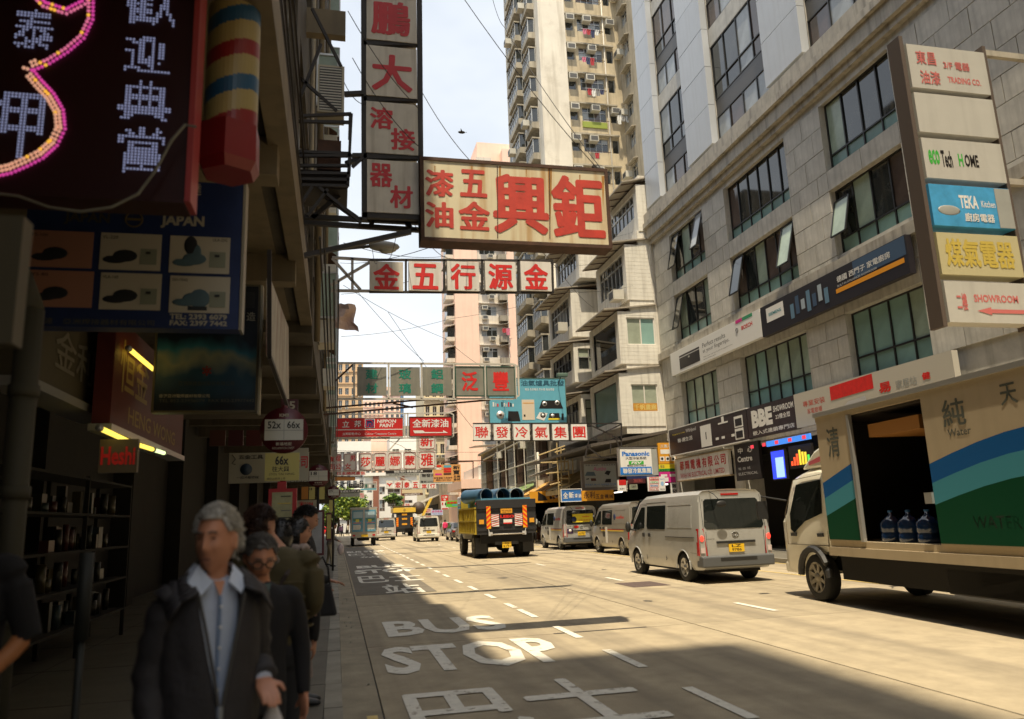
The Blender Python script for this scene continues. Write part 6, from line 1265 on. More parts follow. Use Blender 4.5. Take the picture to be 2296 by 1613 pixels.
# ---------------------------------------------------------------- overhead wires, scaffolding, awnings
def wire(label, pts, r=.008, sag=0):
    p0, p1 = pts[0], pts[-1]; w = thing('wire', label, 'wire', p0, 'thin wires and stays crossing above the street')
    q = []
    for i in range(len(pts) - 1):
        for k in range(8): t_ = k / 8; v = pts[i].lerp(pts[i + 1], t_); v.z -= sag * 4 * t_ * (1 - t_); q.append(v)
    q.append(pts[-1]); MB().tube(q, r, 4).build('strand', steel_dk, w)
W_ = [((945, 205, 9.9), (1085, 390, 9.9), (1165, 470, 9.9), (1330, 570, 20)), ((1035, -10, 9.5), (1360, 400, 9.9)), ((1105, 0, 15), (1130, 60, 16), (1360, 395, 9.9)), ((780, 25, 9.5), (945, 250, 9.9)),
      ((765, 170, 11), (820, 235, 9.9)), ((762, 590, 24), (965, 555, 14), (1300, 490, 26)), ((765, 660, 24), (1010, 600, 16), (1345, 590, 30)), ((770, 640, 24), (1000, 760, 30), (1120, 845, 26)), ((790, 640, 25), (950, 810, 26)), ((770, 545, 13), (1000, 575, 15.8)),
      ((835, 560, 14), (845, 590, 15.8)), ((890, 520, 9.9), (870, 580, 15.8)), ((930, 505, 9.9), (1010, 580, 15.8)), ((765, 755, 25), (1010, 715, 27), (1260, 660, 32)), ((1240, 655, 15.8), (1420, 640, 34)), ((1238, 588, 15.8), (1330, 690, 30)), ((790, 130, 9.5), (940, 330, 9.9)),
      ((770, 930, 34), (900, 1000, 40), (1010, 1060, 47)), ((760, 985, 38), (1000, 985, 40)), ((750, 1010, 42), (1230, 1010, 44)), ((1160, 480, 9.9), (1245, 590, 15.8)), ((1188, 543, 9.9), (1420, 520, 34)), ((870, 700, 30), (1060, 960, 33))]
WL = ['wire slanting down across the face of the rusty 興鉅 sign', 'long wire from the top of the sky to the right tip of the rusty sign', 'wire with a bend high above the rusty sign tip', 'wire crossing the lower panels of the vertical sign from upper left', 'short wire from the louvred air conditioner to the vertical sign', 'wire rising gently from the left wall above the 金五行源金 row', 'shallow wire passing just above the 金五行源金 panels to the tower', 'long wire slanting down to the 豐泛 tube frame right end', 'steeper wire slanting down to the middle of the tube frame', 'faint wire between the street lamp and the 金五行源金 row', 'short stay from the street lamp head down to the first white panel', 'short stay right of the street lamp dropping to the first panel', 'short stay ending on the turnbuckle of the 行 panel', 'wire rising from the hanging cloth toward the right buildings', 'stay from the last 金 panel to the white tenement', 'wire falling from the last 金 panel behind the tower bays', 'thin wire at the upper left beside the 鵬 panel', 'wire drooping between the red paint signs and the barber row', 'wire running behind the red paint signs', 'low wire along the top of the barber signs to the right side', 'stay from under the rusty sign to the end of the white panel row', 'wire from the rusty sign turnbuckle to the white tenement', 'wire running down to the blue stove billboard']
for i, w in enumerate(W_):
    wire(WL[i], [at(*p) for p in w], .004 + .00016 * w[0][2], .12)
wires_low = thing('wire_bundle', 'bundle of dark service cables strung along the left tenements', 'cable bundle', (-.3, 20, 4.4))
for k in range(5): MB().tube([(-.2 + .05 * k, 8 + 4 * j, 4.5 - .06 * k + .15 * math.cos(j * 2 + k)) for j in range(12)], .014, 4).build('cable', steel_dk, wires_low)
bird = thing('bird', 'small dark bird flying in the open sky', 'bird', at(1035, 297, 40)); p = at(1035, 297, 40); b = MB(); b.sphere(p, .22, .1, .08, 8, 6); b.add([p + Vector((-.05, 0, .03)), p + Vector((.08, 0, .03)), p + Vector((-.12, .3, .12))], [(0, 1, 2)]); b.add([p + Vector((-.05, 0, .03)), p + Vector((.08, 0, .03)), p + Vector((-.1, -.3, .1))], [(0, 1, 2)]); b.add([p + Vector((.18, 0, .0)), p + Vector((.3, .04, .02)), p + Vector((.3, -.04, .02))], [(0, 1, 2)]); b.build('body', steel_dk, bird)
bam = mat('bamboo', (.46, .34, .16), .6, var=.2, scale=6)
s = thing('bamboo_scaffold', 'bamboo pole scaffold lashed in front of the grimy tenement', 'scaffold', at(*cP(320, 900), 40))
for (a, c_) in (((300, -80), (345, 940)), ((365, -20), (380, 640)), ((490, 365), (505, 640)), ((50, 235), (470, 215)), ((130, 408), (495, 365)), ((190, 585), (360, 540)), ((340, 590), (640, 535)), ((270, 75), (430, 20)), ((230, 245), (330, 235)), ((425, 150), (425, 360)), ((350, 480), (530, 480)), ((480, 180), (485, 340)), ((550, 170), (560, 420)), ((15, 120), (430, -30))):
    MB().tube([at(*cP(*a), 40), at(*cP(*c_), 40)], .035, 6).build('pole', bam, s)
s = thing('white_tarpaulin', 'crumpled white sheet hung on the bamboo scaffold', 'sheet', at(*cP(450, 340), 40.2)); b = MB(); g = [[at(*cP(330 + 47 * u, 195 + 150 * v / 4 + 10 * math.sin(u * 1.7)), 40.2 + .12 * math.sin(u * 2 + v)) for u in range(7)] for v in range(5)]
for v in range(4):
    for u in range(6): b.add([g[v][u], g[v][u + 1], g[v + 1][u + 1], g[v + 1][u]], [(0, 1, 2, 3)], True)
b.build('sheet', wht, s)
def awning(label, m, x0, y0, x1, y1, z0, z1, valance=.25):
    a = thing('awning', label, 'awning', (x1, (y0 + y1) / 2, z1)); b = MB(); n_ = 6
    for k in range(n_):
        ya, yb_ = y0 + (y1 - y0) * k / n_, y0 + (y1 - y0) * (k + 1) / n_; dz = .04 * (k % 2)
        b.slab([(x0, ya, z0 - dz), (x0, yb_, z0 + dz - .04), (x1, yb_, z1), (x1, ya, z1)], (0, 0, .03))
    b.build('canvas', m, a); MB().box(x0 - .02, y0, z0 - valance - .05, x0, y1, z0 - .05).build('valance', m, a)
    for y in (y0 + .05, y1 - .05): MB().bar((x0, y, z0 - .05), (x1, y, z0 - .5), .02).build('strut', alu, a)
awning('faded green canvas awning above the parked vans', mat('canvas_green', (.20, .28, .10), .8, var=.25), 11.7, 50, 14, 55, 3.2, 4.2)
awning('orange canvas awning with drooping edge, in front of the green one', mat('canvas_orange', (.55, .30, .08), .8, var=.25), 11.9, 44.5, 14, 49.5, 3.05, 4.1)
awning('patched yellow and grey awning nearest the bamboo poles', mat('canvas_tan', (.48, .38, .2), .8, var=.4), 12.0, 39.5, 14.2, 44, 3.1, 4.25)
awning('yellow striped awning on the corner house', mat('canvas_yellow', (.65, .45, .06), .8, var=.2), 10.9, 66, 13, 74, 3.1, 3.9)
awning('dark canvas awning behind the dump truck', mat('canvas_dark', (.06, .09, .06), .8), 11.4, 57, 13.2, 64, 2.9, 3.9)
s = thing('stall_curtain', 'dark green hanging curtain beside a hardware stall', 'curtain', (12.2, 49, .2)); MB().box(12.1, 48.2, 1.9, 12.15, 50.4, 3.1).build('curtain', mat('curtain_green', (.03, .12, .07), .8), s)
s = thing('hardware_stall', 'dim stall of pipes, mops and tools behind the parked vans', 'stall', (13.6, 46, .13))
MB().box(14.2, 38.8, .13, 14.3, 62, 3.6).build('back_wall', shade_dark, s)
for mi, m in enumerate([steel_dk, gm[0], brn, gm[3], alu]):
    b = MB()
    for k in range(24):
        y = random.uniform(38, 60); x = random.uniform(13.2, 14.1); h = random.uniform(.3, 1.9)
        if k % 2: b.cyl((x, y, .13), (x + random.uniform(-.1, .1), y, .13 + h), .03, 6)
        else: b.box(x - .2, y, .13, x + .2, y + .3, .13 + h * .5)
    tag(b.build('goods', m, s), kind='stuff')
for k, (y, z) in enumerate(((40, 2.6), (36.5, 2.7), (31, 2.8))):
    t_ = thing('tube_lamp', ['furthest white tube lamp glowing behind the parked vans', 'middle white tube lamp glowing behind the parked vans', 'nearest white tube lamp, glowing under the Panasonic sign'][k], 'lamp', (14, y, z)); MB().cyl((13.9, y, z), (13.9, y + 1.1, z), .03, 8).build('tube', mat('white_tube', (1, .95, .85), .4, emit=2.2), t_)
# ---------------------------------------------------------------- vehicles
def paint(name, rgb, metal=.3, rough=.32): return mat(name, rgb, rough, metal, var=.06, scale=1.2, coat=.5)
tyre = mat('tyre', (.018, .018, .017), .85); rim_m = mat('alloy_rim', (.5, .49, .46), .3, .8); blk_p = mat('black_plastic', (.02, .02, .02), .5); car_glass = mat('car_glass', (.012, .015, .014), .03, spec=.9)
chrome = mat('chrome', (.6, .6, .6), .12, 1); tail_r = mat('tail_red', (.42, .012, .012), .2, coat=.6); tail_w = mat('tail_clear', (.6, .5, .48), .2); plate_y = mat('plate_yellow', (.80, .50, .02), .5); plate_b = mat('plate_black', (.03, .02, .01), .5)
brake = mat('brake_lit', (.9, .05, .03), .3, emit=1.2); blk_m = mat('underbody', (.010, .009, .008), .9)

def wheel(parent, x, y, r=.33, w=.22, side=-1, rim=rim_m, n=5, inner=None):
    """wheel centred at (x, y, r); side -1 faces -x"""
    o = ORG.get(parent.name, Vector()); xo = x + side * w / 2; xi = x - side * w / 2
    b = MB(); prof = [(xi, r * .62), (xi, r * .93), (xi + side * .03, r), (xo - side * .03, r), (xo, r * .93), (xo, r * .66)]
    vs = []; fs = []; N = 24
    for i in range(N):
        a = 2 * PI * i / N
        for (px_, pr) in prof: vs.append((px_, y + pr * math.cos(a), r + pr * math.sin(a)))
    for i in range(N):
        for k in range(len(prof) - 1): fs.append((i * 6 + k, i * 6 + k + 1, ((i + 1) % N) * 6 + k + 1, ((i + 1) % N) * 6 + k))
    b.add(vs, fs, True); b.cyl((xi, y, r), (xi + side * .02, y, r), r * .63, 20); b.cyl((xo - side * .12, y, r), (xo - side * .10, y, r), r * .64, 20)
    w_ = b.build('wheel', tyre, parent)
    b = MB(); 
    N = 24; vs = []; fs = []
    for i in range(N):
        a = 2 * PI * i / N
        for (px_, pr) in ((xo - side * .005, r * .67), (xo - side * .005, r * .60), (xo - side * .06, r * .56)): vs.append((px_, y + pr * math.cos(a), r + pr * math.sin(a)))
    for i in range(N):
        for k in range(2): fs.append((i * 3 + k, i * 3 + k + 1, ((i + 1) % N) * 3 + k + 1, ((i + 1) % N) * 3 + k))
    b.add(vs, fs, True)
    for i in range(n):
        a = 2 * PI * i / n + .3; c_, s_ = math.cos(a), math.sin(a); q = .11 * r / .33 * (1 if n < 7 else .55)
        p = [(xo - side * .045, y + c_ * r * .12 - s_ * q * .5, r + s_ * r * .12 + c_ * q * .5), (xo - side * .045, y + c_ * r * .12 + s_ * q * .5, r + s_ * r * .12 - c_ * q * .5), (xo - side * .02, y + c_ * r * .62 + s_ * q * .4, r + s_ * r * .62 - c_ * q * .4), (xo - side * .02, y + c_ * r * .62 - s_ * q * .4, r + s_ * r * .62 + c_ * q * .4)]
        b.slab(p, (side * .018, 0, 0))
    b.cyl((xo - side * .05, y, r), (xo - side * .01, y, r), r * .18, 12); b.build('rim', rim, w_)
    return w_

def hull(stations, ring, name, m, parent, arches=(), rear=lambda z: 0, ar=.38, hwmax=.9):
    """stations (y, top, hw, bottom); ring(hw, top, bot) -> half outline from bottom centre to roof centre"""
    rings = []
    for i, (y, top, hw, bot) in enumerate(stations):
        h = ring(hw, top, bot); full = [(-x, z) for x, z in h] + [(x, z) for x, z in h[::-1]]
        rings.append([(x, y + (rear(z) if i == 0 else 0), z) for x, z in full])
    n = len(rings[0]); vs = [p for r_ in rings for p in r_]; fs = []
    for i in range(len(rings) - 1):
        for k in range(n): fs.append((i * n + k, i * n + (k + 1) % n, (i + 1) * n + (k + 1) % n, (i + 1) * n + k))
    half = n // 2
    for base in (0, (len(rings) - 1) * n):
        for k in range(half - 1): fs.append((base + k, base + k + 1, base + n - 2 - k, base + n - 1 - k))
    bm = bmesh.new(); V = [bm.verts.new(v) for v in vs]
    for f in fs:
        try: bm.faces.new([V[i] for i in f])
        except ValueError: pass
    bmesh.ops.remove_doubles(bm, verts=bm.verts, dist=1e-4); bmesh.ops.recalc_face_normals(bm, faces=bm.faces)
    me = bpy.data.meshes.new(name); bm.to_mesh(me); bm.free(); me.materials.append(m); me.materials.append(blk_m)
    if arches:
        o = bpy.data.objects.new('t', me); C.objects.link(o); cut = []
        for y in arches:
            for s_ in (-1, 1):
                b = MB(); b.k = 1; b.cyl((s_ * (hwmax - .26), y, ar - .03), (s_ * (hwmax + .2), y, ar - .03), ar, 28); b.sm = [False] * len(b.f)
                cm = b.mesh('c', [m, blk_m]); c_ = bpy.data.objects.new('c', cm); C.objects.link(c_); cut.append(c_)
                md = o.modifiers.new('b', 'BOOLEAN'); md.operation = 'DIFFERENCE'; md.object = c_; md.solver = 'EXACT'; md.material_mode = 'INDEX'
        dg = bpy.context.evaluated_depsgraph_get(); me2 = bpy.data.meshes.new_from_object(o.evaluated_get(dg))
        bpy.data.objects.remove(o)
        for c_ in cut: bpy.data.objects.remove(c_)
        me = me2
    me.polygons.foreach_set('use_smooth', [True] * len(me.polygons)); me.set_sharp_from_angle(angle=math.radians(32))
    return put(name, me, parent)

def van(label, name='delivery_van', L=4.9, W=1.8, H=2.1, body=None, wb=(.95, 3.95), side='cargo', plate='LZ 9786', lit=False, group=None, brand=True, detail=True):
    v = thing(name, label, 'van', (0, 0, 0), group); hw = W / 2; belt = 1.14
    yr = lambda z: max(0, (z - 1.15)) * .13
    tx_ = lambda z: hw * (1 - .085 * max(0, z - belt) / (H - .28 - belt))
    ring = lambda h, t, b_: [(0, b_), (h * .9, b_), (h * .98, b_ + .12), (h, b_ + .3), (h * 1.0, min(belt, b_ + (t - b_) * .55)), (h * (.915 if t > 1.5 else .95), t - .26 if t > 1.5 else t - .12), (h * .87, t - .11 if t > 1.5 else t - .05), (h * .76, t - .03), (h * .4, t), (0, t + .008)]
    st = [(0, H - .03, hw * .97, .34), (.10, H - .005, hw, .3), (.5, H, hw, .28), (L * .5, H, hw, .28), (L - 1.45, H - .02, hw, .28), (L - 1.15, H - .10, hw * .995, .28), (L - .62, 1.62, hw * .98, .28), (L - .32, 1.22, hw * .96, .28), (L - .12, 1.04, hw * .90, .30), (L - .01, .86, hw * .80, .34)]
    hull(st, ring, 'body', body, v, wb, yr, .37, hw)
    def sp(pts, m, s_, off=.006, name='window', par=None, th=.004):
        MB().slab([(s_ * (tx_(z) + off), y, z) for y, z in pts], (s_ * th, 0, 0)).build(name, m, par or v)
    def line(pts, s_, r_=.006, m=blk_p, name='seam'):
        MB().tube([(s_ * (tx_(z) + .001), y, z) for y, z in pts], r_, 4).build(name, m, v)
    z0, z1 = 1.22, H - .33
    for s_ in (-1, 1):
        sp([(L - 1.62, z0), (L - 1.62, z1), (L - 1.38, z1), (L - .86, z0 + .1), (L - .8, z0 - .04), (L - .95, z0 - .06)], car_glass, s_)
        if detail:
            w_ = sp([(L - 3.0, z0 - .02), (L - 3.0, z1 + .02), (L - 1.78, z1 + .02), (L - 1.78, z0 + .06), (L - 1.86, z0 - .02)], car_glass, s_)
            if side == 'window': sp([(.28, z0), (.3, z1), (L - 3.1, z1), (L - 3.1, z0)], car_glass, s_)
            else:
                line([(.38, z0 + .02), (.42, z1 - .0), (L - 3.12, z1), (L - 3.12, z0 + .02), (.38, z0 + .02)], s_, .009, body, 'panel_emboss')
            line([(L - 1.7, .42), (L - 1.7, z1 + .06), (L - 1.3, z1 + .08), (L - .78, z0 + .08)], s_); line([(L - 2.98, .45), (L - 2.98, z1 + .1), (L - 1.7, z1 + .1)], s_) ; line([(.25, 1.02), (L - 3.0, 1.02)], s_, .012, blk_p, 'slide_rail')
            line([(.12, .66), (.5, .68)], s_, .004); line([(L - 3.0, .5), (L - 1.35, .5)], s_, .006, body, 'sill_line')
            for yy in (L - 1.95, L - 1.55): MB().box(*sorted((s_ * (hw + .003), s_ * (hw + .03)))[:1], yy - .09, 1.0, sorted((s_ * (hw + .003), s_ * (hw + .03)))[1], yy + .03, 1.1).build('door_handle', blk_p, v, .008)
            MB().tube([(s_ * hw * .97, L - .95, 1.16), (s_ * (hw + .12), L - .88, 1.2)], .025, 6).sphere((s_ * (hw + .17), L - .87, 1.26), .08, .07, .15, 12, 8).build('mirror', blk_p, v)
            # arch lips
            for y in wb:
                b = MB(); b.tube([(s_ * (hw - .004), y + .385 * math.cos(a * PI / 14 - .12), .34 + .385 * math.sin(a * PI / 14 - .12)) for a in range(16)], .018, 6, False); b.build('arch_lip', body, v)
        for y in wb: wheel(v, s_ * (hw - .13), y, .33, .22, s_)
    # windscreen
    MB().slab([(-hw * .86, L - 1.13, H - .13), (hw * .86, L - 1.13, H - .13), (hw * .9, L - .40, 1.33), (-hw * .9, L - .40, 1.33)], (0, .012, .012)).build('windscreen', car_glass, v)
    # rear
    if detail:
        for s_ in (-1, 1): MB().tube([(s_ * hw * .80, -.004, .6), (s_ * hw * .80, -.004, 1.15)], .005, 4).tube([(s_ * hw * .86, -.004, 1.22), (s_ * hw * .84, yr(H - .12) - .004, H - .14)], .005, 4).build('tailgate_seam', blk_p, v)
    rw = MB(); a, c_ = hw * .83, hw * .76; zz0, zz1 = 1.2, H - .22
    ps = [(-a + .06, zz0), (a - .06, zz0), (a, zz0 + .07), (c_, zz1 - .05), (c_ - .05, zz1), (-c_ + .05, zz1), (-c_, zz1 - .05), (-a, zz0 + .07)]
    g = MB().slab([(x, yr(z) - .010, z) for x, z in ps], (0, .006, 0)).build('rear_window', car_glass, v)
    if detail: MB().box(-.22, yr(H - .1) - .02, H - .14, .22, yr(H - .1) - .0, H - .10).build('brake_light', tail_r, v)
    for s_ in (-1, 1):
        tl = MB().hexa([(s_ * hw * .80, -.012, .62), (s_ * hw * 1.005, .05, .62), (s_ * hw * 1.005, .16, .62), (s_ * hw * .80, .06, .62), (s_ * hw * .86, -.002, 1.22), (s_ * hw * .995, .05, 1.22), (s_ * hw * .995, .14, 1.22), (s_ * hw * .86, .06, 1.22)]).build('tail_light', tail_r, v)
        MB().box(*[min(s_ * hw * .87, s_ * hw * .98)], -.018, .68, max(s_ * hw * .87, s_ * hw * .98), -.006, .80).build('reverse_lens', tail_w, tl)
        if lit: MB().sphere((s_ * hw * .93, -.012, 1.0), .05, .012, .07, 10, 6).build('lit_bulb', brake, tl)
    b = MB(); b.hexa([(-hw * .99, -.09, .36), (hw * .99, -.09, .36), (hw * .99, .25, .36), (-hw * .99, .25, .36), (-hw * .99, -.09, .60), (hw * .99, -.09, .60), (hw * .99, .2, .62), (-hw * .99, .2, .62)]); b.build('bumper', mat('grey_bumper', (.09, .095, .10), .5) if side == 'cargo' else body, v, .03)
    MB().box(-.45, -.096, .5, .45, -.088, .57).build('step_pad', blk_p, v)
    MB().box(-.48, -.03, .88, .48, .0, .93).build('plate_garnish', blk_p, v)
    p = MB().box(-.19, -.022, .68, .19, -.004, .86).build('number_plate', plate_y, v); t = plate.split(' ')
    for k, q in enumerate(t): lettering(q, plate_b, p, (0, -.026, (.815 - .085 * k) if len(t) > 1 else .77), RX, UZ, .24 if len(t) > 1 else .33, .062 if len(t) > 1 else .11, .02)
    if brand:
        b = MB(); b.tube([(.08 * math.cos(a * PI / 10), -.008, 1.07 + .05 * math.sin(a * PI / 10)) for a in range(21)], .008, 6, False); b.tube([(.03 * math.cos(a * PI / 8), -.008, 1.07 + .045 * math.sin(a * PI / 8)) for a in range(17)], .006, 6, False); b.build('emblem', chrome, v)
    if detail:
        MB().tube([(-hw * .55, yr(H - .1), H - .05), (-hw * .55, -.12, H - .12), (-hw * .5, -.2, H - .22)], .012, 6).sphere((-hw * .43, -.22, H - .34), .13, .03, .075, 12, 8).build('rear_mirror', blk_p, v)
        MB().box(-hw * .8, .06, zz1 - .05, -hw * .79, .07, zz1).build('wiper', blk_p, v)
    b = MB(); b.box(-hw * .8, .3, .22, hw * .8, L - .5, .4); b.build('underbody', blk_m, v)
    return v
def place(o, x, y, rz=0, z=0): o.location = (x, y, z); o.rotation_euler.z = rz; return o

silver = mat('silver_paint', (.46, .46, .44), .35, .35, var=.08, scale=1.2, coat=.5, wear=(.3, (.20, .18, .15), 1.6, .52)); champ = paint('grey_champagne', (.33, .31, .27), .35, .35); whitep = paint('white_paint', (.72, .69, .60), .0, .3)
v = van('large dusty silver van in the middle lane just left of the box truck', body=silver, plate='LZ 9786', lit=True); place(v, 8.92, 16.4, -.01)
lettering('HIACE', MATS['grey_text'], v, (-.62, -.004, .98), RX, UZ, .2, .035, .01)
stripe_r = mat('stripe_red', (.45, .03, .03), .5); stripe_y = mat('stripe_yellow', (.75, .55, .05), .5)
def livery(v, L, y0, y1):
    for s_ in (-1,):
        x = -.9 - .004
        MB().box(x - .004, y0, .98, x, y1, 1.02).build('stripe', stripe_r, v); MB().box(x - .004, y0, .93, x, y1, .975).build('stripe', stripe_y, v)
        MB().box(x - .006, L - 2.45, .45, x - .001, L - 2.2, 1.1).build('white_sticker', wht, v)
        MB().box(x - .006, L - 2.15, .70, x - .001, L - 1.85, .92).build('dark_sticker', blk, v)
        for k, t in enumerate(['austbo']): lettering(t, red, v, (-.872, (1.0), 1.48), (0, -1, .0), UZ, .85, .22, .02)
        b = MB(); b.cyl((-.866, 1.65, 1.5), (-.874, 1.65, 1.5), .13, 18); b.build('round_sticker', navy, v); 
v2 = van('grey gold company van with red and yellow stripes, its tail hidden behind the silver van', body=champ, L=4.95, side='cargo', plate='MK 2208', brand=True); livery(v2, 4.95, .6, 3.3)
place(v2, 12.05, 28.8, 0)
v3 = van('silver company van with a yellow rear window poster and AUSTBO plate', body=silver, L=4.8, side='cargo', plate='AUSTBO'); livery(v3, 4.8, .4, 2.2)
pq_ = MB().box(-.42, .02, 1.3, .62, .03, 1.7).build('poster', yel, v3); 
for ob in (pq_,): ob.data.transform(Matrix.Translation((0, -.04, 0)))
lettering('austbo', red, v3, (.25, -.024, 1.57), RX, UZ, .35, .07, .02); lettering('爐具 抽油煙機', red3, v3, (.2, -.024, 1.4), RX, UZ, .6, .06, .01); MB().cyl((-.35, -.03, 1.45), (-.35, -.022, 1.45), .13, 18).build('poster_disc', navy, v3)
MB().box(-.72, -.012, .78, -.42, -.006, 1.02).build('sticker', mat('purple_sticker', (.05, .02, .08), .5), v3); MB().cyl((-.57, -.018, .92), (-.57, -.013, .92), .07, 14).build('sticker_disc', wht, v3); MB().sphere((-.25, -.008, 1.09), .13, .006, .07).build('sticker_oval', red, v3); lettering('北安鐘', blk, v3, (-.6, -.008, 1.1), RX, UZ, .2, .05, .01)
place(v3, 11.6, 36.3, 0)
v4 = van('white van driving in the middle of the road ahead of the dump truck', body=whitep, side='window', plate='KT 3316', L=4.7, group='white vans in the far traffic'); place(v4, 7.35, 63.6)
v5 = van('off white van beside the advert covered box truck', body=paint('greyish_white', (.52, .50, .46), .1), side='window', plate='PU 641', L=4.7, group='white vans in the far traffic'); place(v5, 4.6, 74.5)

# --- dump truck
D = thing('dump_truck', 'dump truck with yellow ribbed tray, black tailgate and striped hazard boards', 'truck', (0, 0, 0))
yl = mat('truck_yellow', (.42, .31, .03), .55, var=.35, scale=3); tg = mat('tailgate_grey', (.022, .022, .025), .55, var=.2, scale=4)
W2 = 1.25
MB().box(-W2, .15, 1.0, W2, 4.6, 1.12).build('tray_floor', yl, D)
for s_ in (-1, 1):
    x0 = s_ * W2; b = MB().box(min(x0, x0 - s_ * .05), .2, 1.12, max(x0, x0 - s_ * .05), 4.6, 2.1); sd_ = b.build('tray_side', yl, D)
    for k in range(11): MB().box(min(x0, x0 + s_ * .07), .22 + k * .43, 1.0, max(x0, x0 + s_ * .07), .29 + k * .43, 2.1).build('rib', yl, sd_)
    for z in (1.0, 1.52, 2.06): MB().box(min(x0, x0 + s_ * .085), .2, z, max(x0, x0 + s_ * .085), 4.6, z + .06).build('rail', yl, sd_)
MB().box(-W2 + .05, 4.5, 1.12, W2 - .05, 4.6, 2.5).build('head_board', yl, D)
t = MB().box(-W2 - .02, 0, .98, W2 + .02, .14, 2.36).build('tailgate', tg, D, .01)
for z0, z1 in ((1.14, 1.2), (1.95, 2.02), (1.40, 1.46)): MB().box(-W2, -.03, z0, W2, -.001, z1).build('tailgate_rib', tg, t)
MB().box(-W2 - .02, -.06, 2.04, W2 + .02, -.002, 2.40).build('tailgate_lip', tg, t, .01)
hz_r = mat('hazard_red', (.75, .05, .01), .4); hz_y = mat('hazard_yellow', (.9, .42, .01), .4)
for s_ in (-1, 1):
    cx_ = s_ * .78; b = MB(); x0, x1, z0, z1 = cx_ - .09, cx_ + .09, 1.22, 2.14
    brd = MB().box(x0, -.075, z0, x1, -.062, z1).build('hazard_board', hz_y, D)
    for k in range(5):
        za = z0 + k * .2 - .02; sl = .18 * -s_ * -1
        ps = [(x0, za if s_ < 0 else za + .16), (x1, za + .16 if s_ < 0 else za), (x1, za + .27 if s_ < 0 else za + .11), (x0, za + .11 if s_ < 0 else za + .27)]
        ps = [(x, min(max(z, z0), z1)) for x, z in ps]
        MB().poly([(x, -.0765 - .0002 * k, z) for x, z in ps]).build('red_stripe', hz_r, brd)
    x0, x1 = sorted((s_ * .34, s_ * .665)); 
    wp = MB().box(x0, -.07, 1.3, x1, -.062, 1.80).build('striped_board', wht, D)
    for k in range(6): MB().poly([(x, -.0715 - .0002 * k, min(max(z, 1.3), 1.8)) for x, z in ((x0, 1.3 + k * .09 - (0 if s_ < 0 else -.08)), (x1, 1.3 + k * .09 + (.08 if s_ < 0 else 0)), (x1, 1.335 + k * .09 + (.08 if s_ < 0 else 0)), (x0, 1.335 + k * .09 - (0 if s_ < 0 else -.08)))]).build('stripe', red3, wp)
    lettering('LEEO', blk, wp, (s_ * .5, -.076, 1.52), RX, UZ, .26, .07, .02)
    MB().box(s_ * 1.08 - .1, -.05, 1.42, s_ * 1.08 + .1, -.035, 1.6).build('amber_plate', org_b, D)
    MB().box(s_ * .72 - .08, -.11, .93, s_ * .72 + .08, -.02, 1.08).build('hinge', sil, D); MB().bar((s_ * .80, -.07, 1.2), (s_ * .76, -.07, 1.05), .015).build('hinge_arm', sil, D)
MB().cyl((-.72, -.12, .98), (.72, -.12, .98), .028, 8).build('under_bar', steel_l, D)
p = MB().box(-.26, -.07, 1.83, .24, -.062, 2.02).build('amber_sign', org_b, D); lettering('電話 60848 9028', brn, p, (-.01, -.075, 1.95), RX, UZ, .4, .05, .01); lettering('2368 7071', brn, p, (-.01, -.075, 1.88), RX, UZ, .36, .05, .01)
lettering('LEEO', red, D, (.02, -.066, 1.70), RX, UZ, .6, .12, .05); MB().box(-.15, -.068, 1.4, .22, -.062, 1.58).build('notice', wht, D); MB().box(-.15, -.072, 1.4, .22, -.0685, 1.45).build('notice_band', red, D)
MB().box(-.22, -.02, .42, .16, -.0, .66).build('number_plate', plate_y, D); lettering('TD', plate_b, D, (-.03, -.026, .595), RX, UZ, .18, .08, .02); lettering('5191', plate_b, D, (-.03, -.026, .49), RX, UZ, .3, .08, .02)
b = MB(); b.box(-.5, .1, .55, .5, 6.4, .98); b.box(-1.1, .12, .62, 1.1, .3, .98); b.cyl((-.9, 1.35, .5), (.9, 1.35, .5), .09, 10); b.sphere((0, 1.35, .48), .22, .22, .22); b.build('chassis', blk_m, D)
for s_ in (-1, 1):
    MB().box(s_ * 1.02 - .24, .5, .2, s_ * 1.02 + .24, .52, .85).build('mudflap', blk_p, D)
    wheel(D, s_ * 1.08, 1.35, .50, .27, s_, mat('dusty_rim', (.14, .13, .11), .6), 8); wheel(D, s_ * .78, 1.35, .50, .27, s_, MATS['dusty_rim'], 8); wheel(D, s_ * 1.0, 5.2, .50, .27, s_, MATS['dusty_rim'], 8)
cb = MB().box(-1.1, 4.75, .7, 1.1, 6.4, 2.75).build('cab', paint('cab_white', (.6, .6, .58), 0), D, .08); MB().box(-1.12, 5.2, 1.7, -1.101, 6.1, 2.45).build('window', car_glass, cb)
place(D, 6.97, 32.0, 0)
dr = mat('drum_blue', (.07, .16, .27), .45, .3, var=.2)
for k, (x, y) in enumerate(((-.55, 1.4), (.18, 1.3), (.85, 1.6))):
    d = thing('steel_duct', ['leftmost blue metal duct pipe, tilted, on the dump truck load', 'middle blue metal duct pipe on the dump truck load', 'rightmost dark mouthed duct pipe on the dump truck load'][k], 'duct', (0, 0, 0), 'duct pipes on the dump truck')
    b = MB(); b.tube([(0, 0, 0), (0, 1.8, .12)], .31, 24, False); b.build('shell', dr, d); b = MB(); b.tube([(.31 * math.cos(a * PI / 12), -.0, .31 * math.sin(a * PI / 12)) for a in range(25)], .025, 6, False); b.build('rim', MATS['silver_paint'], d); MB().cyl((0, .9, .06), (0, .95, .06), .30, 20).build('inner_shadow', blk_m, d)
    place(d, 6.97 + x, 32 + y, [.35, .1, -.05][k], 2.62); d.rotation_euler.x = -.06
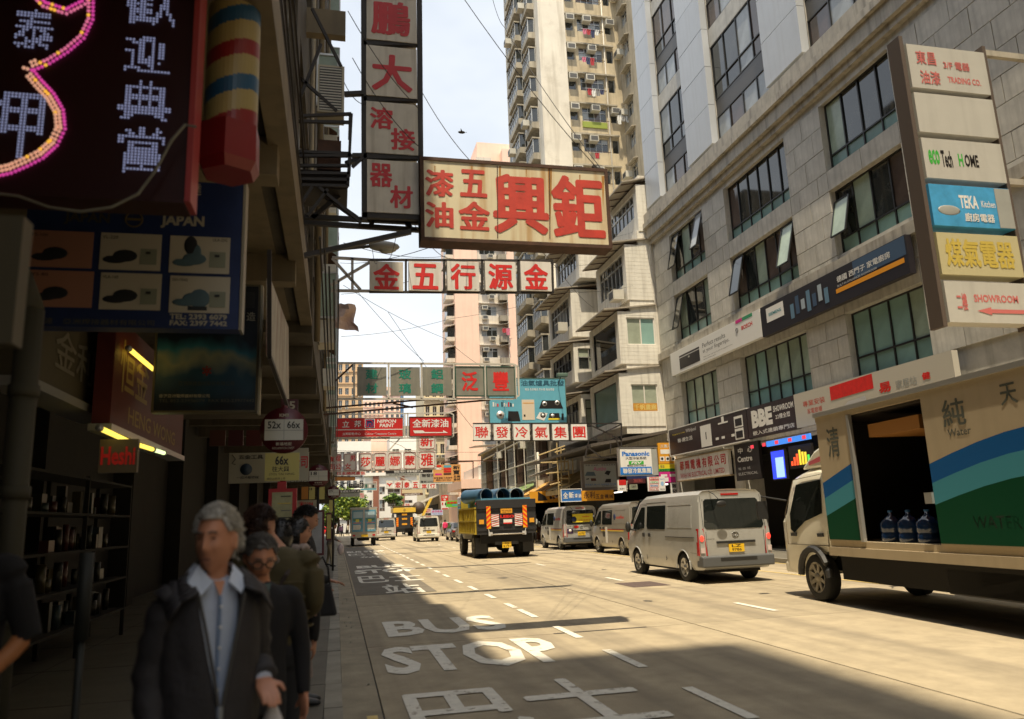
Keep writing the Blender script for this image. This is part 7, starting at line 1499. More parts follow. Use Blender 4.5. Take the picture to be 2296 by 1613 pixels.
s = thing('blue_skip', 'blue metal box carried in the dump truck tray under the ducts', 'box', (7.0, 33, 1.2)); MB().box(5.98, 32.5, 1.15, 8.15, 35.8, 2.48).build('body', mat('skip_blue', (.10, .30, .42), .5, var=.15), s)
s = thing('rag_bundle', 'red and blue rag bundle on the left edge of the dump truck tray', 'rags', (5.95, 32.4, 2.1)); b = MB()
for k in range(9): b.k = k % 3; b.sphere((5.85 + .09 * k, 32.35 + random.uniform(0, .5), 2.16 + random.uniform(0, .14)), .13, .16, .1, 8, 6)
b.build('rags', [CL[0], mat('cloth_sky', (.08, .25, .5), .9), mat('cloth_skin', (.4, .22, .18), .9)], s)

# --- near box truck
tb = mat('truck_beige', (.46, .38, .26), .6, var=.06, scale=1.5, streak=.15, scol=(.2, .16, .11), spec=.2); cabw = paint('cab_cream', (.80, .76, .62), 0, .3); dkblue = mat('band_blue', (.008, .10, .32), .6, spec=.15); ltblue = mat('band_cyan', (.06, .28, .37), .6, spec=.15); dkgreen = mat('band_green', (.003, .060, .026), .6, spec=.1)
K2 = thing('box_truck', 'cream box truck with green and blue wave livery and an open side door', 'truck', (0, 0, 0))
# local frame: left side at x=0, cab front toward +y, box rear at y=-7 ; box front at y=0
ZB0, ZB1 = .95, 3.15
b = MB(); b.box(.03, -7.5, ZB0, 2.25, 0, ZB0 + .1); b.box(0, -7.5, ZB1 - .1, 2.25, 0, ZB1); b.box(2.2, -7.5, ZB0 + .1, 2.25, 0, ZB1 - .1); b.box(0.03, -.06, ZB0 + .1, 2.2, 0, ZB1 - .1); b.box(.03, -7.5, ZB0 + .1, 2.2, -7.45, ZB1 - .1); bx = b.build('box_body', tb, K2)
def side_panel(y0, y1, name, phase):
    pnl = MB().box(0, y0, ZB0 + .1, .03, y1, ZB1 - .1).build(name, tb, K2)
    n_ = 10; f = phase
    def strip(lo, hi, m, dx):
        b = MB()
        for k in range(n_):
            ya, yb_ = y0 + (y1 - y0) * k / n_ + .0, y0 + (y1 - y0) * (k + 1) / n_
            b.quad((dx, ya, lo(ya)), (dx, yb_, lo(yb_)), (dx, yb_, hi(yb_)), (dx, ya, hi(ya)))
        b.build('livery_band', m, pnl)
    base = lambda y: ZB0 + .12
    strip(base, lambda y: f(y) - .55, dkgreen, -.003); strip(lambda y: f(y) - .55, lambda y: f(y) - .26, ltblue, -.003); strip(lambda y: f(y) - .26, f, dkblue, -.003)
    return pnl
w1 = lambda y: 2.0 + (-y) * .42 - .05 * y * y
p1_ = side_panel(-.95, -.02, 'side_panel', lambda y: 2.0 - y * .30); lettering('清', mat('dk_text', (.09, .10, .08), .6), p1_, (-.006, -.48, 2.66), (0, -1, 0), UZ, .36, .5, .02)
p2_ = side_panel(-7.4, -2.75, 'sliding_door', lambda y: 2.12 + .34 * math.sin(min(1, max(0, (-y - 2.7) / 2.2)) * PI / 2)); lettering('純', MATS['dk_text'], p2_, (-.006, -3.35, 2.76), (0, -1, 0), UZ, .42, .36, .02); lettering('Water', MATS['dk_text'], p2_, (-.006, -3.4, 2.5), (0, -1, 0), UZ, .42, .1, .01); lettering('天', MATS['dk_text'], p2_, (-.006, -4.3, 2.85), (0, -1, 0), UZ, .26, .26, .02); lettering('WATER 2610 8800', mat('dgt', (.01, .02, .015), .5), p2_, (-.006, -4.3, 1.35), (0, -1, 0), UZ, 1.8, .16, .01)
MB().box(-.02, -1.02, ZB0 + .1, .04, -.951, ZB1 - .1).build('door_post', alu, K2); MB().box(-.04, -2.75, 1.6, -.005, -2.6, 1.75).build('door_handle', alu, K2)
MB().box(-.03, -7.5, ZB1 - .02, .02, .02, ZB1 + .05).build('roof_rail', alu, K2); MB().box(-.02, -7.5, ZB0 - .14, .1, .0, ZB0 - .002).build('side_rail', tb, K2)
MB().box(.06, -7.4, ZB0 + .11, .09, -2.9, ZB1 - .12).build('shade_sheet', blk_m, K2)  # black sheet added behind the door for the shade inside the box
MB().box(.08, -7.3, ZB1 - .13, 2.19, -.07, ZB1 - .101).box(2.15, -7.3, ZB0 + .11, 2.19, -.07, ZB1 - .14).box(.08, -.09, ZB0 + .11, 2.14, -.065, ZB1 - .14).build('inner_shade', mat('box_shade_dark', (.03, .022, .015), .8), K2)  # near-black sheets added to put shade into the open box
MB().box(.12, -2.5, ZB1 - .5, 1.5, -1.3, ZB1 - .3).build('inner_canvas', mat('inner_orange', (.4, .18, .04), .7), K2)
# chassis and wheels
b = MB(); b.box(.5, -7.3, .5, 1.8, 1.2, .8); b.box(.12, -7.3, .42, 2.1, -.1, .80); b.build('chassis', blk_m, K2)
b = MB(); b.box(.12, -4.2, .4, .5, -2.6, .75); b.build('tool_box', mat('dk_box', (.014, .013, .012), .6), K2, .02)
for s_, x in ((-1, .2), (1, 2.02)): wheel(K2, x, .68, .40, .24, s_, mat('truck_rim', (.28, .25, .19), .5), 8); wheel(K2, x + (-.02 if s_ < 0 else .02), -5.6, .40, .24, s_, MATS['truck_rim'], 8)
b = MB(); b.tube([(.06, .68 + .47 * math.cos(a * PI / 12), .42 + .47 * math.sin(a * PI / 12)) for a in range(13)], .06, 6, False); b.build('wheel_arch', blk_p, K2)
# cab: lofted hull
ringc = lambda h, t, b_: [(0, b_), (h * .96, b_), (h, b_ + .1), (h, b_ + .5), (h, 1.35), (h * .95, t - .22), (h * .90, t - .08), (h * .78, t), (0, t + .02)]
cst = [(.04, 2.28, 1.0, .85), (.5, 2.30, 1.0, .85), (.95, 2.28, 1.0, .5), (1.40, 2.18, .99, .45), (1.66, 1.75, .97, .45), (1.82, 1.45, .94, .45), (1.88, .7, .9, .5)]
cst = [(y, t_, h_, b_) for y, t_, h_, b_ in cst]
cab_ = hull([(y, max(t_, 1.5), h_, b_) for y, t_, h_, b_ in cst], ringc, 'cab', cabw, K2); cab_.data.transform(Matrix.Translation((1.1, 0, 0)))
def cx(z): return 1.1 - (1.0 * (1 - .05 * max(0, z - 1.35) / .73)) - .008
MB().slab([(cx(z), y, z) for y, z in ((.30, 1.50), (.30, 2.08), (1.15, 2.03), (1.42, 1.5), (1.42, 1.22), (1.30, 1.16), (.9, 1.36))], (-.004, 0, 0)).build('door_window', car_glass, cab_)
MB().tube([(cx(z) - .002, y, z) for y, z in ((.18, .9), (.18, 2.18), (1.25, 2.12), (1.60, 1.5), (1.58, .95), (.18, .95))], .008, 4).build('door_seam', mat('seam_brown', (.15, .12, .08), .6), cab_)
for y in (.38, 1.3): MB().box(cx(1.2) - .03, y - .06, 1.1, cx(1.2) + .01, y + .1, 1.16).build('door_handle', blk_p, cab_)
b = MB(); b.box(.15, .9, .42, 2.05, 1.9, .62); b.build('bumper', cabw, K2, .04)
for x in (.02, 2.2):
    b = MB(); sg_ = -1 if x < 1 else 1; b.tube([(x, 1.35, 1.75), (x + sg_ * .3, 1.75, 1.85), (x + sg_ * .3, 1.75, 1.65)], .015, 6); b.box(x + sg_ * .3 - .1, 1.73, 1.42, x + sg_ * .3 + .1, 1.79, 1.76); b.build('mirror', blk_p, K2, .02)
b = MB(); b.slab([(.25, .1, 2.3), (.25, .1, 2.75), (.25, .6, 2.6), (.25, 1.1, 2.3)], (1.7, 0, 0)); df = b.build('wind_deflector', cabw, K2, .04); MB().slab([(.245, .25, 2.42), (.245, .25, 2.52), (.245, .8, 2.42), (.245, .8, 2.36)], (-.004, 0, 0)).build('deflector_mark', mat('pink_print', (.6, .12, .15), .5), df)
place(K2, 8.12, 11.75, -.075)
# water bottles in the open door
bw = mat('bottle_blue', (.01, .03, .09), .1, spec=.9); R3 = Matrix.Rotation(-.075, 4, 'Z')
bm_ = None
for j in range(2):
    for k in range(3):
        b = MB(); b.tube([(0, 0, 0), (0, 0, .03), (0, 0, .12), (0, 0, .14), (0, 0, .16), (0, 0, .28), (0, 0, .35), (0, 0, .40), (0, 0, .44)], .1, 16, True, [.15, .165, .165, .15, .165, .165, .115, .036, .036])
        p = R3 @ Vector((.28 + j * .3, -1.33 - k * .42, ZB0 + .1)) + Vector((8.12, 11.75, 0))
        if p.y and j == 0: lab = ['large blue water bottle, first from the truck cab in the open doorway', 'second blue water bottle from the cab in the front row', 'front row blue water bottle beside the sliding door', 'front row water bottle beside the sliding door edge'][k]
        else: lab = ['blue water bottle of the rear row, nearest the cab', 'second blue bottle of the rear row from the cab', 'rear row blue bottle nearest the sliding door'][k]
        w_ = thing('water_bottle', lab, 'bottle', p, 'water bottles standing inside the box truck'); b.v = [(x + p.x, y + p.y, z + p.z) for x, y, z in b.v]; b.build('bottle', bw, w_); MB().cyl(p + Vector((0, 0, .441)), p + Vector((0, 0, .47)), .036, 12).build('cap', mat('cap_blue', (.03, .15, .35), .4), w_)

# --- advert box truck (left far)
A2 = thing('box_truck', 'small box truck whose rear doors are covered with blue food adverts', 'truck', (0, 0, 0))
b = MB(); b.box(-.95, 0, .95, .95, 3.6, 2.75); b.build('box_body', mat('box_grey', (.40, .37, .30), .5, var=.1), A2)
adb = mat('advert_blue', (.10, .28, .40), .4, var=.3, scale=2)
for s_ in (-1, 1):
    d = MB().box(min(s_ * .04, s_ * .86), -.03, 1.05, max(s_ * .04, s_ * .86), -.001, 2.62).build('rear_door', adb, A2)
    for k, (z0, z1, m) in enumerate(((2.05, 2.5, mat('ad_pale', (.35, .48, .55), .5)), (1.85, 2.0, mat('ad_green', (.08, .2, .12), .5)), (1.65, 1.72, mat('ad_pink', (.5, .2, .25), .5)), (1.2, 1.55, mat('ad_white', (.55, .55, .5), .5)))):
        x0, x1 = sorted((s_ * (.1 + .05 * k), s_ * .78)); MB().box(x0, -.036, z0, x1, -.031, z1).build('print', m, d)
    MB().sphere((s_ * .42, -.036, 1.38), .2, .006, .16).build('print', MATS['ad_white'], d); MB().box(s_ * .45 - .15, -.044, 1.75, s_ * .45 + .1, -.04, 1.95).build('print', mat('ad_yellow', (.6, .55, .1), .5), d)
    MB().box(min(s_ * .03, s_ * .07), -.05, .95, max(s_ * .03, s_ * .07), -.035, 2.7).build('lock_bar', alu, A2)
    MB().box(s_ * .72 - .1, -.02, .72, s_ * .72 + .1, -.001, .86).build('tail_light', tail_r, A2)
    for yy in (.8, 3.9): wheel(A2, s_ * .78, yy, .36, .2, s_)
    for z in (1.2, 2.4): MB().box(s_ * .93 - .04, -.03, z, s_ * .93 + .05, .02, z + .06).build('hinge', alu, A2)
b = MB(); b.box(-.93, -.0, .62, .93, .1, .95); b.build('rear_beam', MATS['box_grey'], A2); MB().box(-.2, -.03, .68, .3, -.001, .84).build('number_plate', plate_y, A2); MB().box(-.98, .0, 2.75, .98, 3.6, 2.82).build('roof_edge', alu, A2)
MB().box(-.8, 3.7, .5, .8, 5.2, 2.1).build('cab', whitep, A2, .08); MB().box(-.4, .1, .4, .4, 4.8, .6).build('chassis', blk_m, A2)
place(A2, 2.0, 58.9)
# --- far yellow tipper with crane
Y2 = thing('tipper_truck', 'yellow tipper truck with hazard boards far ahead, beside a crane arm', 'truck', (0, 0, 0))
b = MB(); b.box(-1.15, 0, .9, 1.15, 4.2, 2.9); b.build('tray', tg, Y2); MB().box(-1.3, -.1, 2.75, 1.3, 4.3, 3.3).build('top_rim', mat('tipper_yellow', (.72, .48, .06), .5), Y2); MB().box(-1.25, -.12, 3.4, 1.2, 4.2, 3.5).build('cover', mat('cover_dark', (.12, .09, .04), .7), Y2)
MB().bar((-1.25, -.1, 3.3), (-1.25, -.1, 3.4), .04).bar((1.2, -.1, 3.3), (1.2, -.1, 3.4), .04).build('cover_post', tg, Y2)
MB().sphere((0, -.11, 3.02), .15, .01, .15).build('emblem', mat('gold_emblem', (.4, .25, .05), .5), Y2)
for s_ in (-1, 1):
    hb_ = MB().box(s_ * .82 - .12, -.03, 1.15, s_ * .82 + .12, -.001, 2.15).build('hazard_board', hz_y, Y2)
    for k in range(4): MB().poly([(s_ * .82 - .12, -.034, 1.15 + k * .25), (s_ * .82 + .12, -.034, 1.25 + k * .25), (s_ * .82 + .12, -.034, 1.37 + k * .25), (s_ * .82 - .12, -.034, 1.27 + k * .25)]).build('red_stripe', hz_r, hb_)
    wheel(Y2, s_ * .95, 1.1, .5, .3, s_); wheel(Y2, s_ * .95, 4.6, .5, .3, s_); MB().box(s_ * 1.08 - .1, -.03, 2.2, s_ * 1.08 + .12, -.001, 2.6).build('lamp_box', wht, Y2)
for z in (1.3, 1.9, 2.4): MB().box(-.3, -.03, z, .3, -.001, z + .2).build('amber_sign', org_b, Y2)
MB().box(-.9, .0, .5, .9, 4.5, .9).build('chassis', blk_m, Y2); MB().box(-1.1, 4.4, .6, 1.1, 6, 2.6).build('cab', paint('tipper_cab', (.5, .35, .05), 0), Y2, .08)
b = MB(); b.hexa([(1.7, .5, 1.6), (2.0, .5, 1.6), (2.0, .9, 1.6), (1.7, .9, 1.6), (3.1, .6, 4.3), (3.4, .6, 4.3), (3.4, .9, 4.3), (3.1, .9, 4.3)]); b.build('crane_arm', MATS['tipper_yellow'], Y2); MB().cyl((1.75, .7, 3.2), (1.75, .9, 3.2), .75, 16).build('crane_drum', mat('drum_brown', (.07, .05, .04), .6), Y2)
place(Y2, 7.75, 91.5)
# --- cars
def car(label, body, x, y, rz=0, name='parked_car', L=4.4, H=1.45, cat='car', group=None):
    v = thing(name, label, cat, (0, 0, 0), group); hw = .86
    ring = lambda h, t, b_: [(0, b_), (h * .9, b_), (h, b_ + .2), (h * .99, min(.85, t - .06)), (h * (.80 if t > 1.0 else .95), t - .05), (h * .6, t), (0, t + .01)]
    st = [(0, .85, hw * .85, .3), (.12, .95, hw * .97, .25), (.55, 1.0, hw, .22), (1.1, H - .08, hw, .22), (1.5, H, hw, .22), (2.5, H - .02, hw, .22), (3.25, 1.0, hw, .22), (4.0, .88, hw * .97, .22), (L - .08, .78, hw * .88, .26), (L, .6, hw * .75, .3)]
    hull(st, ring, 'body', body, v, (.85, 3.45), lambda z: 0, .34, hw)
    for s_ in (-1, 1):
        for yy in (.85, 3.45): wheel(v, s_ * (hw - .12), yy, .31, .2, s_)
        MB().slab([(s_ * hw * 1.0 - s_ * .17 * ((z - .9) / .5), y_, z) for y_, z in ((.95, .95), (1.2, 1.33), (2.4, 1.34), (2.95, .97))], (s_ * .02, 0, 0)).build('window', car_glass, v)
        MB().box(s_ * .68 - .12, -.01, .68, s_ * .68 + .1, .05, .82).build('tail_light', tail_r, v)
    MB().slab([(-.62, .60, 1.03), (.62, .60, 1.03), (.52, 1.04, 1.36), (-.52, 1.04, 1.36)], (0, -.02, .03)).build('rear_window', car_glass, v); MB().slab([(-.64, 3.2, 1.04), (.64, 3.2, 1.04), (.55, 2.58, 1.40), (-.55, 2.58, 1.40)], (0, .02, .03)).build('windscreen', car_glass, v)
    MB().box(-.2, -.02, .6, .2, .0, .72).build('number_plate', plate_y, v)
    return place(v, x, y, rz)
dcar = paint('dark_car', (.05, .05, .055), .4, .25)
car('dark grey car standing half hidden left of the dump truck', dcar, 9.7, 56, -.02, 'car')
car('dark car ahead of the grey one beyond the dump truck', paint('dark_car2', (.09, .08, .07), .4, .25), 10.0, 63, 0, 'car')
car('pale silver car parked behind the person in pink', silver, 11.9, 83, 0)
car('red taxi crossing at the far left end of the street', paint('taxi_red', (.5, .02, .015), 0, .3), -.6, 131, PI / 2, 'taxi', cat='taxi')
car('dark car far at the junction behind the right hand white van', dcar, 9.6, 104, 0, 'car')
# --- parked bicycles behind the silver company van
def bike(label, x, y, rz, frame_m):
    t_ = thing('bicycle', label, 'bicycle', (0, 0, 0), 'bicycles leaning at the right kerb')
    for yy in (0, 1.02):
        b = MB(); b.tube([(0, yy + .32 * math.cos(a * PI / 12), .34 + .32 * math.sin(a * PI / 12)) for a in range(25)], .018, 6, False); w_ = b.build('wheel', tyre, t_)
        b = MB()
        for k in range(8): b.bar((0, yy, .34), (0, yy + .31 * math.cos(k * PI / 4), .34 + .31 * math.sin(k * PI / 4)), .003)
        b.build('spokes', chrome, w_)
    b = MB(); P = [(0, 0, .34), (0, .42, .32), (0, .30, .82), (0, .85, .80), (0, 1.02, .34)]
    for a, c_ in ((0, 1), (1, 2), (2, 0), (1, 3), (2, 3), (3, 4)): b.bar(P[a], P[c_], .014)
    b.bar((0, .85, .8), (0, .83, 1.0), .012); b.bar((-.26, .80, 1.02), (.26, .80, 1.02), .012); b.bar((0, .3, .82), (0, .28, .92), .012); b.build('frame', frame_m, t_)
    MB().sphere((0, .27, .94), .07, .13, .04).build('saddle', blk_p, t_); b = MB(); b.box(-.15, .95, .72, .15, 1.25, .95); b.build('basket', alu, t_)
    return place(t_, x, y, rz, .13)
bike('bicycle leaning at the kerb behind the silver company van', 12.6, 43.5, .5, mat('bike_red', (.4, .03, .03), .4)); bike('second bicycle with its wheel turned out at the kerb', 12.9, 45.2, -.9, steel_dk); bike('bicycle furthest from the camera in the kerb cluster', 13.1, 46.6, .2, mat('bike_blue', (.03, .1, .3), .4))
s = thing('traffic_cone', 'orange cone lying on its side beside the bicycles', 'cone', (12.4, 42.3, .1)); b = MB(); b.tube([(12.1, 42.2, .16), (12.75, 42.3, .13)], .1, 12, True, [.15, .04]); b.build('cone', hz_r, s); MB().box(12.04, 42.02, .01, 12.09, 42.4, .34).build('base', blk_p, s)
# ---------------------------------------------------------------- people
def skin(n_, c_): return mat('skin_' + n_, c_, .5, var=.06, scale=12)
sk1 = skin('ruddy', (.52, .23, .13)); sk2 = skin('tan', (.42, .20, .12))
def ringpts(c, R, F, rx, ry, n=20, k=2.0):
    return [c + R * (rx * math.copysign(abs(math.cos(a)) ** (2 / k), math.cos(a))) + F * (ry * math.copysign(abs(math.sin(a)) ** (2 / k), math.sin(a))) for a in (2 * PI * i / n for i in range(n))]
def loft(b, rings, caps=True):
    n = len(rings[0]); vs = [p for r_ in rings for p in r_]; fs = []
    for i in range(len(rings) - 1):
        for k in range(n): fs.append((i * n + k, i * n + (k + 1) % n, (i + 1) * n + (k + 1) % n, (i + 1) * n + k))
    if caps: fs.append(tuple(range(n))[::-1]); fs.append(tuple(range((len(rings) - 1) * n, len(rings) * n)))
    b.add(vs, fs, True)
def limb(b, pts, rs, n=12, flat=1.0):
    pts = [Vector(p) for p in pts]; q = []; r2 = []
    for i in range(len(pts) - 1):
        for k in range(4): t_ = k / 4; q.append(pts[i].lerp(pts[i + 1], t_)); r2.append(rs[i] + (rs[i + 1] - rs[i]) * t_)
    q.append(pts[-1]); r2.append(rs[-1])
    for _ in range(2):
        q = [q[0]] + [(q[i - 1] + q[i] * 2 + q[i + 1]) / 4 for i in range(1, len(q) - 1)] + [q[-1]]
    b.tube(q, 1, n, True, r2)
def hand(b, w, d, palm_n, s=1.0, curl=.6, mirror=1):
    """w wrist, d direction of the fingers, palm_n palm normal"""
    d = d.normalized(); n_ = palm_n.normalized(); a = d.cross(n_).normalized() * mirror
    loft(b, [ringpts(w + d * t_ * s, a, n_, wx * s, .013 * s * k, 12, 2.6) for t_, wx, k in ((-.02, .026, 1.4), (.0, .03, 1.3), (.04, .041, 1.15), (.085, .042, .95), (.095, .036, .7))])
    for i, (off, ln) in enumerate(((-.03, .065), (-.0105, .078), (.0105, .072), (.029, .056))):
        p = w + d * .085 * s + a * off * s; seg = ln * s / 3; pts = [p - d * .02 * s]; dd = d.copy()
        for k in range(3):
            p = p + dd * seg; pts.append(p.copy()); dd = (dd * math.cos(curl) + n_ * math.sin(curl)).normalized()
        b.tube(pts, 1, 8, True, [.0105 * s, .0098 * s, .009 * s, .0075 * s])
    p = w + d * .02 * s - a * .03 * s; t1 = p + (d * .6 - a * .8).normalized() * .035 * s; t2 = t1 + (d * .9 - a * .25 + n_ * .35).normalized() * .035 * s
    b.tube([w + d * .012 * s - a * .008 * s, p, t1, t2], 1, 8, True, [.014 * s, .0135 * s, .0115 * s, .009 * s])
def headmesh(b, c, R, F, U, s=1.0, face=True, old=False, k0=0, klip=None, keye=None):
    """c = centre of head; height .24*s ; F faces forward. Material slots: k0 skin"""
    NU, NV = (56, 44) if face else (28, 20)
    def rad(u, v):  # u azimuth (0 = front), v polar from top
        x = math.sin(v) * math.sin(u); y = math.sin(v) * math.cos(u); z = math.cos(v)
        P = Vector((x * .076, y * .093 - (.006 if y < 0 else 0), z * .118))
        if z < -.1:   # jaw: narrower and forward
            t_ = min(1, (-z - .1) / .9); P.x *= 1 - .30 * t_ ** 1.3; P.y = P.y * (1 - .16 * t_) + .012 * t_
            if y < 0: P.y *= 1 - .35 * t_
        if z > .2: P.x *= 1 + .03 * z
        def g(px, pz, sx, sz): return math.exp(-((P.x - px) / sx) ** 2 - ((P.z - pz) / sz) ** 2)
        if y > 0 and face:
            o = 0
            o += .007 * g(0, .034, .045, .010)                        # brow
            for q in (-.031, .031):
                o -= .012 * g(q, .012, .016, .012); o += .0055 * g(q, .010, .012, .007)   # socket + lid
                o += .007 * g(q * 1.35, -.022, .018, .016); 
                if old: o += .003 * g(q, -.006, .012, .004); o -= .0035 * g(q * .95, -.038, .006, .016)
            o += .010 * g(0, .012, .009, .016) + .018 * g(0, -.012, .010, .018) + .016 * g(0, -.026, .013, .010)
            for q in (-.014, .014): o += .008 * g(q, -.030, .007, .006)
            o += .005 * g(0, -.052, .022, .006) + .006 * g(0, -.064, .018, .006) - .006 * g(0, -.058, .022, .0022) - .004 * g(0, -.074, .016, .006) + .008 * g(0, -.096, .018, .014)
            P.y += o * (1 if y > .2 else y / .2)
        return P
    vs = []; fs = []
    for j in range(NV + 1):
        for i in range(NU): 
            p = rad(2 * PI * i / NU, PI * (.001 + .998 * j / NV)) * s; vs.append(c + R * p.x + F * p.y + U * p.z)
    for j in range(NV):
        for i in range(NU): fs.append((j * NU + i, j * NU + (i + 1) % NU, (j + 1) * NU + (i + 1) % NU, (j + 1) * NU + i))
    b.add(vs, fs, True)
    for q in (-1, 1):   # ears
        e = c + R * (q * .077 * s) - F * .008 * s - U * .004 * s
        loft(b, [ringpts(e + R * (q * t_ * s), F, U, a_ * s, b_ * s, 12) for t_, a_, b_ in ((-.01, .012, .022), (.002, .016, .030), (.010, .018, .033), (.013, .015, .028))])
def finish(b, mats, parent, name, vox=.009, smooth=6):
    me = b.mesh(name, mats); src = [(tuple(p.vertices), p.material_index) for p in me.polygons]; bv = BVHTree.FromPolygons([v.co.copy() for v in me.vertices], [s_[0] for s_ in src])
    o = bpy.data.objects.new('t', me); C.objects.link(o); md = o.modifiers.new('r', 'REMESH'); md.mode = 'VOXEL'; md.voxel_size = vox; md.use_smooth_shade = True
    sm = o.modifiers.new('s', 'SMOOTH'); sm.iterations = smooth; sm.factor = .4
    me2 = bpy.data.meshes.new_from_object(o.evaluated_get(bpy.context.evaluated_depsgraph_get())); bpy.data.objects.remove(o)
    me2.materials.clear()
    for m in mats: me2.materials.append(m)
    idx = []
    for p in me2.polygons:
        r_ = bv.find_nearest(p.center); idx.append(src[r_[2]][1] if r_[2] is not None else 0)
    me2.polygons.foreach_set('material_index', idx); me2.polygons.foreach_set('use_smooth', [True] * len(me2.polygons)); me2.update()
    of = org(parent); me2.transform(Matrix.Translation(-of))
    return put(name, me2, parent)
def hair_cap(c, R, F, U, s, m, parent, style='short', seed=1, grow=.009):
    """shell over the skull; style short/long/bob/balding"""
    random.seed(seed); NU, NV = 60, 36; vs = []; fs = []; keep = {}
    for j in range(NV + 1):
        v = PI * (.001 + .75 * j / NV) if style != 'bob' else PI * (.001 + .86 * j / NV)
        for i in range(NU):
            u = 2 * PI * i / NU; x = math.sin(v) * math.sin(u); y = math.sin(v) * math.cos(u); z = math.cos(v)
            lim = {'short': .60, 'bob': .40, 'long': .42, 'balding': .50}[style]
            front = y > .15
            ok = not (front and z < lim + (.12 * (1 - abs(x)) if style == 'balding' else 0) - .55 * max(0, abs(x) - .62) * 2.4) and z > (-.28 if style == 'short' or style == 'balding' else -.75)
            if abs(x) > .78 and abs(y) < .42 and z < .22 and style in ('short', 'balding'): ok = z > -.05 and y > -.2 and False or (y < -.25)
            k = noise.noise(Vector((x * 4, y * 4, z * 4 + seed))) * .2 + noise.noise(Vector((u * 5, z * 2, seed))) * .18
            g = grow * (1 + k) * (1.15 if z > .2 else .9)
            if style == 'bob' and z < .1: g *= 1.5
            P = Vector((x * (.078 + g), y * (.094 + g) - (.006 if y < 0 else 0), z * (.118 + g)))
            if z < -.1: t_ = (-z - .1) / .9; P.x *= 1 - .15 * t_; P.y *= 1 - (.15 if style != 'bob' else 0) * t_
            vs.append(c + (R * P.x + F * P.y + U * P.z) * s); keep[j * NU + i] = ok
    for j in range(NV):
        for i in range(NU):
            f = (j * NU + i, j * NU + (i + 1) % NU, (j + 1) * NU + (i + 1) % NU, (j + 1) * NU + i)
            if all(keep[q] for q in f): fs.append(f)
    b = MB(); b.add(vs, fs, True)
    # loose strands
    for _ in range(1400 if style != 'bob' else 260):
        f = random.choice(fs); p = Vector(vs[f[0]]); n_ = (p - c).normalized(); t_ = (R * random.uniform(-.6, .9) - U * .35 - F * .7).normalized(); l_ = random.uniform(.015, .035) * s; w_ = n_.cross(t_) * .0012 * s
        b.add([p - w_ + n_ * .001, p + w_ + n_ * .001, p + t_ * l_ + n_ * .003 * s], [(0, 1, 2)])
    o = b.build('hair', m, parent); so_ = o.modifiers.new('s', 'SOLIDIFY'); so_.thickness = .01 * s; so_.offset = -1
    random.seed(seed + 99)
    return o

